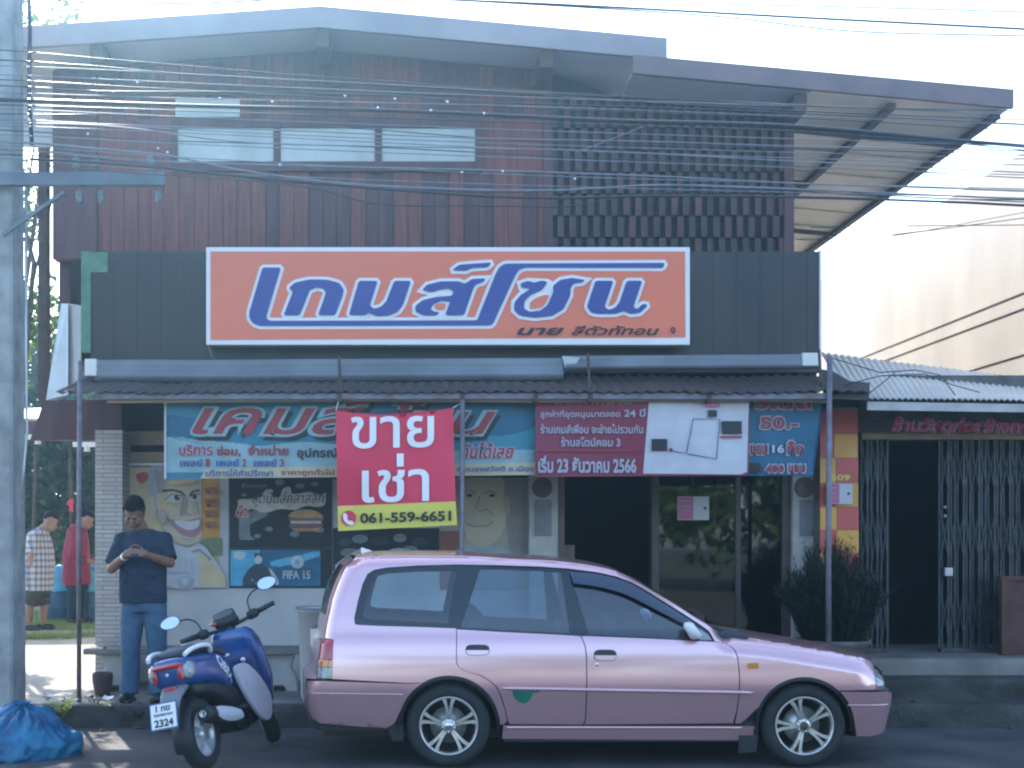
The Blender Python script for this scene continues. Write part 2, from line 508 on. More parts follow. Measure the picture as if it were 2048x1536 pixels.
def brick_mat(name, c1, c2, mortar, w, h, ms=0.015):
    m = bpy.data.materials.new(name); m.use_nodes = True
    nt = m.node_tree; b = nt.nodes['Principled BSDF']
    tc = nt.nodes.new('ShaderNodeTexCoord'); sx = nt.nodes.new('ShaderNodeSeparateXYZ'); cb = nt.nodes.new('ShaderNodeCombineXYZ')
    nt.links.new(tc.outputs['Object'], sx.inputs[0]); nt.links.new(sx.outputs['X'], cb.inputs['X']); nt.links.new(sx.outputs['Z'], cb.inputs['Y'])
    br = nt.nodes.new('ShaderNodeTexBrick')
    br.inputs['Color1'].default_value = (*c1, 1); br.inputs['Color2'].default_value = (*c2, 1); br.inputs['Mortar'].default_value = (*mortar, 1)
    br.inputs['Scale'].default_value = 1; br.inputs['Brick Width'].default_value = w; br.inputs['Row Height'].default_value = h; br.inputs['Mortar Size'].default_value = ms
    nt.links.new(cb.outputs[0], br.inputs['Vector']); nt.links.new(br.outputs['Color'], b.inputs['Base Color'])
    bp = nt.nodes.new('ShaderNodeBump'); bp.inputs['Strength'].default_value = 0.6; bp.inputs['Distance'].default_value = 0.01; bp.invert = True
    nt.links.new(br.outputs['Fac'], bp.inputs['Height']); nt.links.new(bp.outputs[0], b.inputs['Normal'])
    b.inputs['Roughness'].default_value = 0.85
    return m
M['brick'] = brick_mat('pale_stone_brick', (0.52, 0.47, 0.42), (0.42, 0.38, 0.35), (0.30, 0.27, 0.25), 0.23, 0.040, 0.006)

# ---------------------------------------------------------------- ground
KERB = 10.7
def sheet(name, x0, x1, y0, y1, zf, m, nx=2, ny=2):
    mb = MB()
    mb.grid([[Vector((x0 + (x1 - x0) * i / nx, y0 + (y1 - y0) * j / ny, zf(x0 + (x1 - x0) * i / nx, y0 + (y1 - y0) * j / ny))) for i in range(nx + 1)] for j in range(ny + 1)], m)
    return tag(mb.build(name), kind='structure')
M['verge'] = mat('verge', (0.085, 0.08, 0.055), 0.95, c2=(0.05, 0.06, 0.035), scale=0.5, bump=0.3)
sheet('ground', -150, 150, -150, 150, lambda x, y: -0.03, M['verge'])
sheet('road', -149, 149, -10.0, KERB, lambda x, y: 0.0, M['asphalt'], 4, 4)
M['moss'] = mat('mossy_concrete', (0.085, 0.083, 0.075), 0.95, c2=(0.016, 0.021, 0.019), scale=2.6, bump=0.8, bscale=22, detail=10)
def rough_step(mb, x0, x1, y0, y1, z0, z1, m, amp=0.014, cut=0.07):
    n = max(2, int((x1 - x0) / cut)); rows = []
    prof = [(y0, z0), (y0, z0 + (z1 - z0) * 0.35), (y0, z0 + (z1 - z0) * 0.7), (y0 + 0.006, z1 - 0.012), (y0 + 0.02, z1), (y0 + 0.10, z1 + 0.001), (y1, z1)]
    for i in range(n + 1):
        x = x0 + (x1 - x0) * i / n; row = []
        for k, (y, z) in enumerate(prof):
            d = noise.noise_vector(Vector((x * 5, y * 5, z * 9 + 3))) * amp + noise.noise_vector(Vector((x * 1.3, 2, z * 4))) * amp
            f = 0 if k in (0, 6) else 1
            row.append(Vector((x, y + d.y * f, z + d.z * f * 0.6)))
        rows.append(row)
    mb.grid(rows, m, True)
mb = MB(); mb.box(-149, -6, KERB, KERB + 0.16, -0.02, 0.18, M['moss']); mb.box(9, 149, KERB, KERB + 0.16, -0.02, 0.18, M['moss']); rough_step(mb, -6, 9, KERB, KERB + 0.16, -0.02, 0.18, M['moss']); tag(mb.build('kerb'), kind='structure')
def yardz(x, y):
    t = min(1, max(0, (y - 10.9) / 4.0))
    return 0.172 + 0.15 * t * t * (3 - 2 * t) + 0.022 * noise.noise(Vector((x * 2.3, y * 2.3, 0))) * min(1, max(0, (y - 10.8) * 3))
sheet('pavement', -14, 0.98, KERB + 0.15, 13.0, yardz, M['concrete'], 110, 20)
sheet('yard', -30, 14, 13.0, 60, lambda x, y: yardz(x, y) - 0.004 * 0, M['earth'], 60, 60)
mb = MB(); mb.box(0.98, 40, KERB + 0.16, 11.33, -0.02, 0.176, M['moss']); tag(mb.build('pavement'), kind='structure')
mb = MB(); rough_step(mb, 0.98, 9, 11.3, 11.64, 0.16, 0.335, M['moss'], 0.022); mb.box(9, 40, 11.3, 11.62, -0.02, 0.335, M['moss'])
rough_step(mb, 0.98, 9, 11.62, 11.80, 0.31, 0.48, M['concrete'], 0.006); mb.box(0.98, 40, 11.80, 13.2, -0.02, 0.48, M['concrete']); mb.box(9, 40, 11.62, 11.80, -0.02, 0.48, M['concrete']); mb.box(0.98, 1.0, 11.31, 11.79, -0.02, 0.33, M['moss'])
tag(mb.build('step_platform'), kind='structure')

# ---------------------------------------------------------------- main shophouse
YW = 12.2; YG = 12.3; YF = 11.6; YB = 20.0
bld = thing('wooden_shophouse', 'two storey brown wooden shophouse with gabled metal roof and black panel front', 'building', (0, YG, 0.2))
def zroofL(x): return 6.34 - 0.20 - (-(x + 0.85)) * 0.0685 if x < -0.85 else 6.14 - (x + 0.85) * 0.092   # underside of upper roof
def zroofR(x): return 5.87 - 0.17 - (x - 1.94) * 0.0915                                              # underside of lower roof
XL, XR = PXX(108, YW), PXX(1585, YW); XM = PXX(1098, YW)
# upper walls
mb = MB()
zb = PZ(520, YW)
mb.prism([(XL, YW + 0.02, zb), (XM, YW + 0.02, zb), (XM, YW + 0.02, zroofL(XM)), (-0.85, YW + 0.02, zroofL(-0.85)), (XL, YW + 0.02, zroofL(XL))], (0, 0.1, 0), M['plank2'])
rnd = random.Random(3)
x = PXX(196, YW)
bands = [(445, 12), (545, 15), (655, 38), (752, 26), (862, 30), (958, 26), (1060, 20)]
while x < XM - 0.01:
    w = min(0.115 + rnd.random() * 0.03, XM - x)
    px = CX + (x + w / 2) * FPX / YW
    dark = any(abs(px - b_) < h_ for b_, h_ in bands)
    zt_ = min(PZ(345, YW), zroofL(x))
    pr = 0.0 if dark else 0.018
    mb.box(x + 0.003, x + w - 0.003, YW - pr, YW + 0.019, zb, zt_, M['plank2'] if dark else M['plank'])
    mb.box(x + 0.003, x + w - 0.003, YW - 0.012, YW + 0.019, PZ(240, YW), zroofL(x + w / 2) - 0.02, M['plank'] if rnd.random() < 0.55 else M['plank2'])
    x += w
mb.box(PXX(108, YW), PXX(196, YW), YW - 0.05, YW + 0.02, zb, zroofL(XL) - 0.03, M['plank2'])
mb.build('upper_wall', None, bld)
# frosted window band
wf = MB()
for px in (350, 555, 757, 957): wf.box(PXX(px - 7, YW), PXX(px + 7, YW), YW - 0.05, YW + 0.02, PZ(345, YW), PZ(240, YW), M['plank2'])
wf.box(PXX(343, YW), PXX(964, YW), YW - 0.055, YW + 0.02, PZ(258, YW), PZ(240, YW), M['plank2'])
wf.box(PXX(343, YW), PXX(964, YW), YW - 0.055, YW + 0.02, PZ(345, YW), PZ(326, YW), M['plank2'])
for a, b in ((197, 343), (964, 1097)): wf.box(PXX(a, YW), PXX(b, YW), YW - 0.01, YW + 0.02, PZ(346, YW), PZ(239, YW), M['plank'])
win = wf.build('window', None, bld)
for a, b in ((357, 548), (562, 750), (764, 950)):
    q = MB(); q.box(PXX(a, YW), PXX(b, YW), YW - 0.03, YW, PZ(326, YW), PZ(258, YW), M['pane']); q.build('pane', None, win)
q = MB(); q.box(PXX(352, YW), PXX(480, YW), YW - 0.03, YW + 0.0, PZ(236, YW), PZ(200, YW), M['pane']); q.build('vent_panel', None, bld)
# staggered block screen on the right half
mb = MB(); mb.prism([(XM, YW + 0.03, zb), (XR, YW + 0.03, zb), (XR, YW + 0.03, zroofR(XR)), (XM + 0.7, YW + 0.03, zroofR(XM + 0.7)), (XM, YW + 0.03, zroofL(XM))], (0, 0.1, 0), M['blockback'])
pitch = 0.112; rh = 0.205; r_ = 0; z = zb
while z < zroofR(XM + 0.3):
    x = XM + 0.02 + (pitch / 2 if r_ % 2 else 0)
    while x < XR - 0.06:
        zt_ = min(z + rh - 0.006, zroofR(max(x, XM + 0.7)) - 0.02)
        if zt_ > z:
            j = rnd.random(); mb.box(x + 0.006 * (j - 0.5), x + 0.056 + 0.008 * rnd.random(), YW - 0.026 - 0.016 * rnd.random(), YW + 0.03, z + 0.004 * rnd.random(), zt_ - 0.005 * rnd.random(), M[('block', 'block', 'plank2', 'blockdk')[int(j * 3.99)]])
        x += pitch
    z += rh; r_ += 1
mb.box(XR - 0.09, XR, YW - 0.05, YW + 0.03, zb, zroofR(XR), M['plank2'])
mb.box(XM - 0.05, XM + 0.03, YW - 0.045, YW + 0.03, zb, zroofL(XM) - 0.03, M['plank2'])
mb.build('block_screen_wall', None, bld)
# hidden shell of the building (side and back walls, floors)
mb = MB()
mb.box(XR - 0.12, XR - 0.01, YW + 0.14, YB, zb, zroofR(XR) - 0.03, M['plank2'])
mb.box(XL + 0.01, XL + 0.12, YW + 0.14, YB, zb - 0.9, zroofL(XL) - 0.03, M['plank2'])
mb.box(XL + 0.01, XR - 0.01, YB, YB + 0.1, 0.1, 5.4, M['plank2'])
mb.box(XL + 0.14, XR - 0.14, YW + 0.14, YB - 0.01, 3.25, 3.35, M['dark'])
mb.build('rear_wall', None, bld)
# black panel front above the awning
YP = 11.95
mb = MB()
x0, x1 = PXX(180, YP), PXX(1638, YP); zt_, zl = PZ(503, YP), PZ(745, YP)
n = 62
for i in range(n):
    a = x0 + (x1 - x0) * i / n; b = x0 + (x1 - x0) * (i + 1) / n
    mb.box(a, b, YP + (0.0 if i % 2 else 0.005), YP + 0.05, zl, zt_, M['fascia'])
mb.build('fascia_panel', None, bld)
mb = MB(); mb.box(PXX(163, YP), PXX(182, YP), YP - 0.015, YP + 0.05, PZ(705, YP), PZ(503, YP), M['green']); mb.box(PXX(182, YP), PXX(216, YP), YP - 0.012, YP - 0.001, PZ(545, YP), PZ(505, YP), M['green'])
mb.build('corner_trim', None, bld)
mb = MB(); mb.box(x1, x1 + 0.018, YP - 0.02, YP + 0.06, zl, zt_ + 0.01, M['white']); mb.build('edge_strip', None, bld)
mb = MB(); mb.box(x0, x1, YP + 0.05, YW + 0.14, zt_ - 0.04, zt_ - 0.002, M['fascia']); mb.box(x1 - 0.06, x1 - 0.005, YP + 0.05, YB, 2.6, zt_ - 0.042, M['plank2']); mb.build('panel_return', None, bld)

# roof
def slab(mb, pts2, y0, y1, th, m):
    """pts2: (x,z) underside polyline swept from y0 to y1"""
    lo = [(a, y0, b) for a, b in pts2]; hi = [(a, y0, b + th) for a, b in reversed(pts2)]
    mb.prism(lo + hi, (0, y1 - y0, 0), m)
XLE = PXX(-40, YF)
up = [(XLE, zroofL(XLE)), (-0.85, zroofL(-0.85)), (2.25, zroofL(2.25))]
lowr = [(1.94, zroofR(1.94)), (5.30, zroofR(5.30))]
mb = MB(); slab(mb, up, YF + 0.05, YB, 0.02, M['soffit']); slab(mb, [(a, b + 0.024) for a, b in up], YF + 0.01, YB, 0.02, M['roofsheet']); mb.build('roof', None, bld)
mb = MB(); XO = 3.54
slab(mb, [lowr[0], (XO, zroofR(XO))], YF + 0.05, YB, 0.02, M['soffit']); slab(mb, [(1.94, zroofR(1.94) + 0.024), (XO, zroofR(XO) + 0.024)], YF + 0.01, YB, 0.02, M['roofsheet'])
slab(mb, [(XO + 0.002, zroofR(XO + 0.002)), lowr[1]], YF + 0.03, YB, 0.012, M['clearsheet'])
# ribs of the sheet on the overhang
for k in range(11):
    yy = YF + 0.9 + k * 0.72
    mb.obox((3.55, yy, zroofR(3.55) - 0.008), (5.28, yy, zroofR(5.28) - 0.008), 0.03, 0.010, m=M['soffit2'])
lr = mb.build('lower_roof', None, bld)
mb = MB(); slab(mb, [(a, b - 0.02) for a, b in up], YF, YF + 0.045, 0.19, M['barge']); mb.build('barge_board', None, bld)
mb = MB(); slab(mb, [(1.94, zroofR(1.94) + 0.0), (5.33, zroofR(5.33) - 0.0)], YF - 0.03, YF + 0.02, 0.165, M['barge2']); o = mb.build('barge_board', None, bld)
mb = MB()
for px in (195, 645, 1092):
    X = PXX(px, YF + 0.1); mb = MB(); mb.box(X - 0.06, X + 0.06, YF + 0.06, YW + 0.02, zroofL(X) - 0.17, zroofL(X) - 0.012, M['rafter']); mb.build('purlin', None, bld)
mb = MB(); X = PXX(1600, YF + 0.1); mb.box(X - 0.07, X + 0.05, YF + 0.06, YB - 0.1, zroofR(X) - 0.17, zroofR(X) - 0.022, M['rafter'])
mb.build('purlin', None, bld)
mb = MB()
for X in (5.22, 4.28):
    mb.box(X - 0.035, X + 0.035, YF + 0.06, YB - 0.1, zroofR(X) - 0.075, zroofR(X) - 0.02, M['rafter'])
for yy, xa, xb in ((12.5, 3.6, 5.25), (14.2, 3.6, 4.3), (16.2, 3.6, 5.25), (18.4, 3.6, 5.25)):
    mb.obox((xa, yy, zroofR(xa) - 0.06), (xb, yy, zroofR(xb) - 0.06), 0.045, 0.05, m=M['rafter'])
mb.build('rafter', None, bld)
mb = MB(); mb.box(XL, XM, YW - 0.03, YW - 0.012, zroofL(XL) - 0.26, zroofL(XL) - 0.17, M['rafter']); mb.build('tie_beam', None, bld)

# pale side sheet and post at the far left
mb = MB(); mb.prism([(PXX(20, 12.6), 12.6, PZ(292, 12.6)), (PXX(108, 12.6), 12.6, PZ(292, 12.6)), (PXX(108, 12.6), 12.6, PZ(110, 12.6)), (PXX(20, 12.6), 12.6, PZ(115, 12.6))], (0, 0.04, 0), M['soffit']); mb.build('side_panel', None, bld)
mb = MB(); mb.box(PXX(76, 12.8), PXX(94, 12.8), 12.8, 12.92, PZ(805, 12.8), PZ(285, 12.8), M['rafter']); mb.build('corner_post', None, bld)
mb = MB(); mb.prism([(PXX(60, 12.5), 12.5, PZ(880, 12.5)), (PXX(215, 12.5), 12.5, PZ(880, 12.5)), (PXX(215, 12.5), 12.5, PZ(800, 12.5)), (PXX(88, 12.5), 12.5, PZ(800, 12.5))], (0, 0.12, 0), M['plank2']); mb.build('eave_board', None, bld)
# galvanised downspout box
mb = MB()
Yd = 12.0
a = [(122, 607), (136, 607), (162, 611), (162, 742), (140, 790), (112, 800), (92, 800)]
front = [P(*p, Yd) for p in a]
mb.prism(front, (0, 0.03, 0), M['galv'])
mb.prism([P(122, 607, Yd - 0.004), P(136, 607, Yd - 0.06), P(136, 790, Yd - 0.09), P(92, 800, Yd - 0.004)], (0.0, 0.006, 0), M['galv'])
mb.build('downspout', None, bld)

# ground floor
gx = lambda px: PXX(px, YG)
mb = MB()
mb.box(gx(246), gx(1056), YG, YG + 0.12, 0.15, PZ(958, YG), M['wallwhite'])
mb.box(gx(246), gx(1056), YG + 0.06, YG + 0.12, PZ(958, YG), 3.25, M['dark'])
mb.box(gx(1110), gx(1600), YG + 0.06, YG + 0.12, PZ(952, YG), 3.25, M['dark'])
mb.build('front_wall', None, bld)
mb = MB(); mb.box(gx(255), gx(345), YG + 0.01, YG + 0.058, PZ(890, YG), PZ(862, YG), M['tan']); mb.box(gx(250), gx(345), YG + 0.01, YG + 0.058, PZ(924, YG), PZ(904, YG), M['tan']); mb.box(gx(246), gx(345), YG + 0.005, YG + 0.058, PZ(960, YG), PZ(934, YG), M['tan'])
mb.build('transom_slats', None, bld)
mb = MB(); mb.tube([P(250, 928.5, YG - 0.03), P(345, 928.5, YG - 0.03)], 0.016, 8, M['white']); mb.build('lamp_tube', None, bld)
mb = MB(); mb.box(PXX(190, 12.0), PXX(245, 12.0), 12.0, 12.42, 0.15, PZ(860, 12.0), M['brick']); mb.build('brick_pillar', None, bld, bevel=0.006)
mb = MB(); mb.box(PXX(190, 12.0) + 0.02, PXX(190, 12.0) + 0.10, 12.42, YB, 0.15, 3.2, M['wallwhite']); mb.box(PXX(195, 12.0), PXX(240, 12.0), 12.05, 12.4, PZ(860, 12.0), 3.25, M['plank2']); mb.build('side_wall', None, bld)
# dark shop interior (floor, back wall)
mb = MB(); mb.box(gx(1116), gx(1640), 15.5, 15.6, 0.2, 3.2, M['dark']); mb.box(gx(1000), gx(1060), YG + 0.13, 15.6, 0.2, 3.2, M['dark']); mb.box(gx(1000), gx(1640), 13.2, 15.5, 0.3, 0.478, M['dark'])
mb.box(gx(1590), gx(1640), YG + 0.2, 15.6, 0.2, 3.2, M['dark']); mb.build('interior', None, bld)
# door posts
for px0, px1 in ((1056, 1113), (1578, 1640)):
    f = MB(); f.box(gx(px0), gx(px1), YG - 0.12, YG + 0.2, 0.15, PZ(940, YG), M['plaque'])
    pc = f.build('door_pillar', None, bld, bevel=0.006)
    mid = (px0 + px1) / 2
    e = MB(); c = P(mid, 975, YG - 0.125)
    e.lathe([(0.0, -0.014), (0.045, -0.014), (0.055, -0.006), (0.075, -0.010), (0.088, -0.020), (0.095, 0.0)], c, (0, 1, 0), 28, M['doorbrown'])
    e.build('round_emblem', None, pc)
    e = MB(); e.box(gx(mid - 17), gx(mid + 16), YG - 0.132, YG - 0.119, PZ(1072, YG), PZ(1000, YG), M['plaquegrey']); e.build('grey_tablet', None, pc)
mb = MB()
mb.box(gx(1114), gx(1128), YG - 0.05, YG + 0.1, 0.48, PZ(952, YG), M['doorbrown'])
mb.box(gx(1302), gx(1316), YG - 0.05, YG + 0.1, 0.48, PZ(952, YG), M['doorframe'])
mb.box(gx(1562), gx(1578), YG - 0.05, YG + 0.1, 0.48, PZ(952, YG), M['doorframe'])
mb.box(gx(1114), gx(1578), YG - 0.055, YG + 0.1, PZ(952, YG), PZ(938, YG), M['doorframe'])
mb.build('door_frame', None, bld)
d = MB(); d.box(gx(1316), gx(1562), YG - 0.01, YG + 0.0, 0.55, PZ(953, YG), M['doorglass'])
dg_ = d.build('glass_door', None, bld)
f = MB(); f.box(gx(1470), gx(1480), YG - 0.03, YG + 0.02, 0.48, PZ(953, YG), M['doorframe']); f.box(gx(1316), gx(1562), YG - 0.028, YG + 0.018, 0.48, 0.56, M['doorframe']); f.build('door_rail', None, dg_)
# half-open leaf inside the opening
d = MB(); d.box(gx(1128), gx(1150), YG + 0.02, YG + 0.06, 0.5, PZ(1090, YG), M['doorbrown']); d.build('door_leaf', None, bld)

# ---------------------------------------------------------------- awning
Ya, Yb2 = 11.0, 12.0
awn = thing('awning', 'corrugated brown sheet awning over the shop front with long bluish gutter and steel posts', 'awning', (0.4, Ya, 0.18))
rows = []
za, zbk = PZ(784, Ya), PZ(752, Yb2)
xa0, xa1 = PXX(106, Ya), PXX(1742, Ya); xb0, xb1 = PXX(178, Yb2), PXX(1662, Yb2)
nn = 260
for j in range(2):
    t = j
    rows.append([Vector(((xa0 + (xa1 - xa0) * i / nn) * (1 - t) + (xb0 + (xb1 - xb0) * i / nn) * t, Ya * (1 - t) + Yb2 * t, za * (1 - t) + zbk * t + 0.011 * math.sin(i * math.pi / 2) + 0.02 * noise.noise(Vector((i * 0.05, 3.3, 0)))))for i in range(nn + 1)])
mb = MB(); mb.grid(rows, M['awn']); mb.grid([[p + Vector((0, 0, -0.007)) for p in r] for r in rows], M['awn']); mb.build('roof_sheet', None, awn, weld=False)
# drooping right end
mb = MB(); mb.prism([P(1640, 738, 11.6), P(1665, 742, 11.5), P(1700, 762, 11.3), P(1740, 765, 11.1), P(1738, 800, 11.05), P(1650, 797, 11.05)], (0, 0.03, 0), M['awn']); mb.build('end_flap', None, awn)
# gutter: two lengths
def gutter(px0, px1, y0t, y1t, hpx, Y):
    g = MB()
    prof = [(0, 0), (-0.02, -0.3), (-0.005, -0.45), (-0.035, -0.6), (-0.03, -1.0), (0.06, -1.0)]
    rr = []
    n = 30
    for i in range(n + 1):
        t = i / n; X = PXX(px0 + (px1 - px0) * t, Y); zt_ = PZ(y0t + (y1t - y0t) * t, Y); h = hpx * Y / FPX
        rr.append([Vector((X, Y + a + 0.006 * noise.noise(Vector((X * 1.7, 0, b * 4))), zt_ + b * h + 0.010 * noise.noise(Vector((X * 0.9, 7, 0))))) for a, b in prof])
    g.grid(rr, M['gutter'])
    return g
gutter(190, 1126, 720, 716, 44, 11.62).build('gutter', None, awn, weld=False)
gutter(1130, 1632, 712, 708, 28, 11.60).build('gutter', None, awn, weld=False)
for px0, px1, y0, y1 in ((170, 193, 718, 752), (1604, 1642, 706, 732)):
    g = MB(); g.box(PXX(px0, 11.58), PXX(px1, 11.58), 11.56, 11.66, PZ(y1, 11.58), PZ(y0, 11.58), M['white']); g.build('gutter_end', None, awn, bevel=0.008)
g = MB(); g.prism([P(1124, 712, 11.57), P(1160, 715, 11.57), P(1150, 732, 11.57), P(1132, 740, 11.57)], (0, 0.02, 0), M['galv']); g.build('gutter_joint', None, awn)
# front beams
mb = MB()
mb.box(PXX(190, Ya + 0.06), PXX(1660, Ya + 0.06), Ya + 0.03, Ya + 0.09, PZ(797, Ya), PZ(785, Ya), M['steel']); mb.build('front_beam', None, awn)
mb = MB()
mb.tube([P(215, 801, Ya + 0.1), P(700, 799, Ya + 0.1), P(1100, 801, Ya + 0.1), P(1500, 798, Ya + 0.1), P(1652, 801, Ya + 0.1)], 0.022, 8, M['beam']); mb.build('bamboo_rail', None, awn)
for px in (680, 924, 1070, 1178, 1415):
    X = PXX(px, Ya + 0.1); mb = MB(); mb.box(X - 0.02, X + 0.02, Ya + 0.02, Ya + 0.16, PZ(803, Ya), PZ(786, Ya), M['rafter']); mb.build('rail_bracket', None, awn)
for px, y0, y1, r in ((158, 722, 1400, 0.021), (923, 800, 1400, 0.021), (1657, 712, 1420, 0.024)):
    z0 = 0.17; mb = MB(); X = PXX(px, Ya)
    mb.tube([(X, Ya, z0), (X, Ya, (z0 + PZ(y0, Ya)) / 2), (X + 0.01, Ya, PZ(y0, Ya))], r, 10, M['steel'])
    mb.build('post', None, awn)
for px, y0, y1 in ((678, 712, 792), (1176, 708, 790), (1638, 700, 770)):
    mb = MB(); mb.tube([P(px, y0, 11.5), P(px + 2, (y0 + y1) / 2, 11.3), P(px + 4, y1, 11.08)], 0.012, 7, M['rafter']); mb.build('hanger', None, awn)

# ---------------------------------------------------------------- shop sign
YS = 11.72
sg = thing('shop_sign', 'wide orange sign board with blue slanted lettering outlined in white above the awning', 'sign', (PXX(896, YS), YS, PZ(690, YS)))
mb = MB(); mb.box(PXX(412, YS), PXX(1380, YS), YS, YS + 0.14, PZ(690, YS), PZ(494, YS), M['signwhite']); mb.build('frame', None, sg, bevel=0.01)
fl = Flat(YS - 0.003, lift=0.0012)
fl.poly([(421, 680), (1371, 675), (1370, 503), (421, 503)], M['orange'])
fl.build('panel', sg)
Z7 = lambda L: [(400 + u / 2.048, 480 + v / 2.048) for u, v in L]
G = [
 [(258,115),(330,115),(270,316),(276,328),(292,333),(1136,331),(1212,140),(1226,114),(1250,99),(1902,96),(1894,113),(1330,112),(1306,122),(1292,140),(1198,344),(1186,349),(246,351),(220,341),(205,322),(204,296)],
 [(345,308),(383,212),(366,197),(392,176),(450,164),(520,165),(570,178),(588,205),(582,232),(553,308),(486,308),(518,218),(510,200),(478,193),(448,206),(408,308)],
 [(652,170),(726,170),(694,270),(712,284),(742,276),(765,252),(797,170),(862,170),(830,266),(810,294),(770,310),(725,312),(690,298),(676,308),(612,308)],
 [(912,206),(930,186),(985,172),(1060,172),(1085,182),(1115,162),(1168,160),(1160,172),(1128,182),(1116,204),(1080,308),(1006,308),(1026,252),(985,250),(955,264),(942,284),(958,296),(982,298),(964,310),(915,308),(884,294),(884,270),(915,248),(970,235),(1033,231),(1041,212),(1020,198),(980,204),(950,214)],
 [(1035,125),(1062,104),(1192,95),(1178,111),(1112,115),(1090,126)],
 [(1313,180),(1345,170),(1366,178),(1400,169),(1422,174),(1398,206),(1352,226),(1328,250),(1324,282),(1348,297),(1394,292),(1424,268),(1448,214),(1446,190),(1476,166),(1522,158),(1574,166),(1564,174),(1530,178),(1516,196),(1514,228),(1486,284),(1440,311),(1370,318),(1312,310),(1287,288),(1289,256),(1316,226),(1350,206),(1346,196),(1318,197)],
 [(1620,170),(1690,170),(1654,276),(1672,289),(1700,280),(1718,258),(1748,170),(1808,170),(1772,276),(1790,287),(1812,264),(1832,268),(1802,298),(1762,303),(1736,290),(1700,302),(1640,303),(1602,298),(1586,274)],
]
lt = Flat(YS - 0.006, lift=0.0012)
G2 = []
for g in G:
    # round only gentle corners: short Chaikin pass
    g = Z7(g); h = []
    for i in range(len(g)):
        a, b = g[i], g[(i + 1) % len(g)]
        dist = math.hypot(a[0] - b[0], a[1] - b[1])
        t = min(0.25, 2.5 / max(dist, 1e-6)) if dist > 10 else 0.25
        h += [(a[0] + (b[0] - a[0]) * t, a[1] + (b[1] - a[1]) * t), (a[0] + (b[0] - a[0]) * (1 - t), a[1] + (b[1] - a[1]) * (1 - t))]
    G2.append(h)
for i, g in enumerate(G2):
    if i == 3:
        g = Z7([(912,206),(930,186),(985,172),(1060,172),(1085,182),(1115,162),(1168,160),(1160,172),(1128,182),(1116,204),(1080,308),(915,308),(884,294),(884,270),(915,248),(960,236),(940,214)])
    if i == 5:
        g = Z7([(1313,180),(1345,170),(1422,174),(1446,190),(1476,166),(1522,158),(1574,166),(1564,174),(1530,178),(1516,196),(1514,228),(1486,284),(1440,311),(1370,318),(1312,310),(1287,288),(1289,256),(1316,226),(1340,206),(1318,197)])
    lt.glyphs([g], M['signwhite'], 0.032)
lt.poly(Z7([(962,268),(980,260),(1006,262),(998,288),(978,288),(962,282)]), M['orange'], 3); lt.poly(Z7([(1350,262),(1372,240),(1412,226),(1428,232),(1408,270),(1388,280),(1352,284)]), M['orange'], 3)
lt.k += 1
for g in G2: lt.glyphs([g], M['signblue'], 0.003)
lt.text('นาย', 1034, 656, 1128, 671, M['black'], 0.03, 0.3)
lt.text('สีตัวทัทอน', 1143, 652, 1318, 671, M['black'], 0.02, 0.3)
lt.text('๑', 1340, 655, 1350, 668, M['black'], 0.02)
lt.build('lettering', sg)
mb = MB(); mb.tube([P(416, 690, YS + 0.05), P(420, 702, YS + 0.05), P(426, 720, YS + 0.06)], 0.008, 6, M['beam']); mb.build('wire_tail', None, sg)

# ---------------------------------------------------------------- banners under the awning
def wv(amp, fx, fz, ph):
    return lambda x, z: amp * math.sin(fx * x + fz * z + ph) + amp * 0.6 * noise.noise(Vector((x * 1.6, z * 1.6, ph)))
YBn = 11.25
tb = thing('vinyl_banner', 'long teal vinyl banner with big dark red slanted lettering under the awning', 'banner', (PXX(700, YBn), YBn, PZ(955, YBn)))
fl = Flat(YBn, wv(0.012, 5, 3, 0), 0.0015)
fl.poly([(328, 798), (1076, 798), (1076, 950), (332, 958)], M['teal'])
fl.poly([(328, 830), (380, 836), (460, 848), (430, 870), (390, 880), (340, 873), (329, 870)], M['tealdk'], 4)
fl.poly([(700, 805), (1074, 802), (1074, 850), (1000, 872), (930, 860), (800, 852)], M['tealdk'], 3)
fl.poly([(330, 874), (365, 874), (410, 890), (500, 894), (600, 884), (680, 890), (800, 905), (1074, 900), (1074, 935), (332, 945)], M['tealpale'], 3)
fl.poly([(411, 940), (560, 934), (1076, 925), (1076, 950), (400, 957)], M['cream'])
fl.build('cloth', tb)
lt = Flat(YBn - 0.016, wv(0.012, 5, 3, 0), 0.0015)
for k, (mm, off, dx, dy, pd) in enumerate(((M['black'], 0.05, 7, 9, 3), (M['tealpale'], 0.06, 0, 0, 5), (M['dkred'], 0.015, 0, 0, 0))):
    lt.text('เคมส์', 385 + dx - pd, 799 + dy - pd, 742 + dx + pd, 869 + dy + pd, mm, off, 0.32)
    lt.text('โซน', 772 + dx - pd, 803 + dy - pd, 992 + dx + pd, 869 + dy + pd, mm, off, 0.32)
lt.build('main_lettering', tb); lt = Flat(YBn - 0.016, wv(0.012, 5, 3, 0), 0.0015)
lt.text('บริการ', 356, 890, 428, 912, M['printgrey'], 0.09); lt.text('บริการ', 358, 890, 426, 911, M['dkred'], 0.02)
lt.text('ซ่อม,', 434, 892, 482, 914, M['dkred'], 0.03)
lt.text('จำหน่าย', 496, 890, 577, 911, M['dkred'], 0.03)
lt.text('อุปกรณ์', 594, 896, 676, 920, M['black'], 0.03)
lt.build('small_lettering', tb); lt = Flat(YBn - 0.016, wv(0.012, 5, 3, 0), 0.0015)
for i, px in enumerate((360, 433, 508)):
    lt.text('เพลย์', px, 918, px + 46, 933, M['signblue'], 0.02); lt.text(str(i + 1), px + 52, 918, px + 60, 933, M['dkred'], 0.03)
lt.build('small_lettering', tb); lt = Flat(YBn - 0.016, wv(0.012, 5, 3, 0), 0.0015)
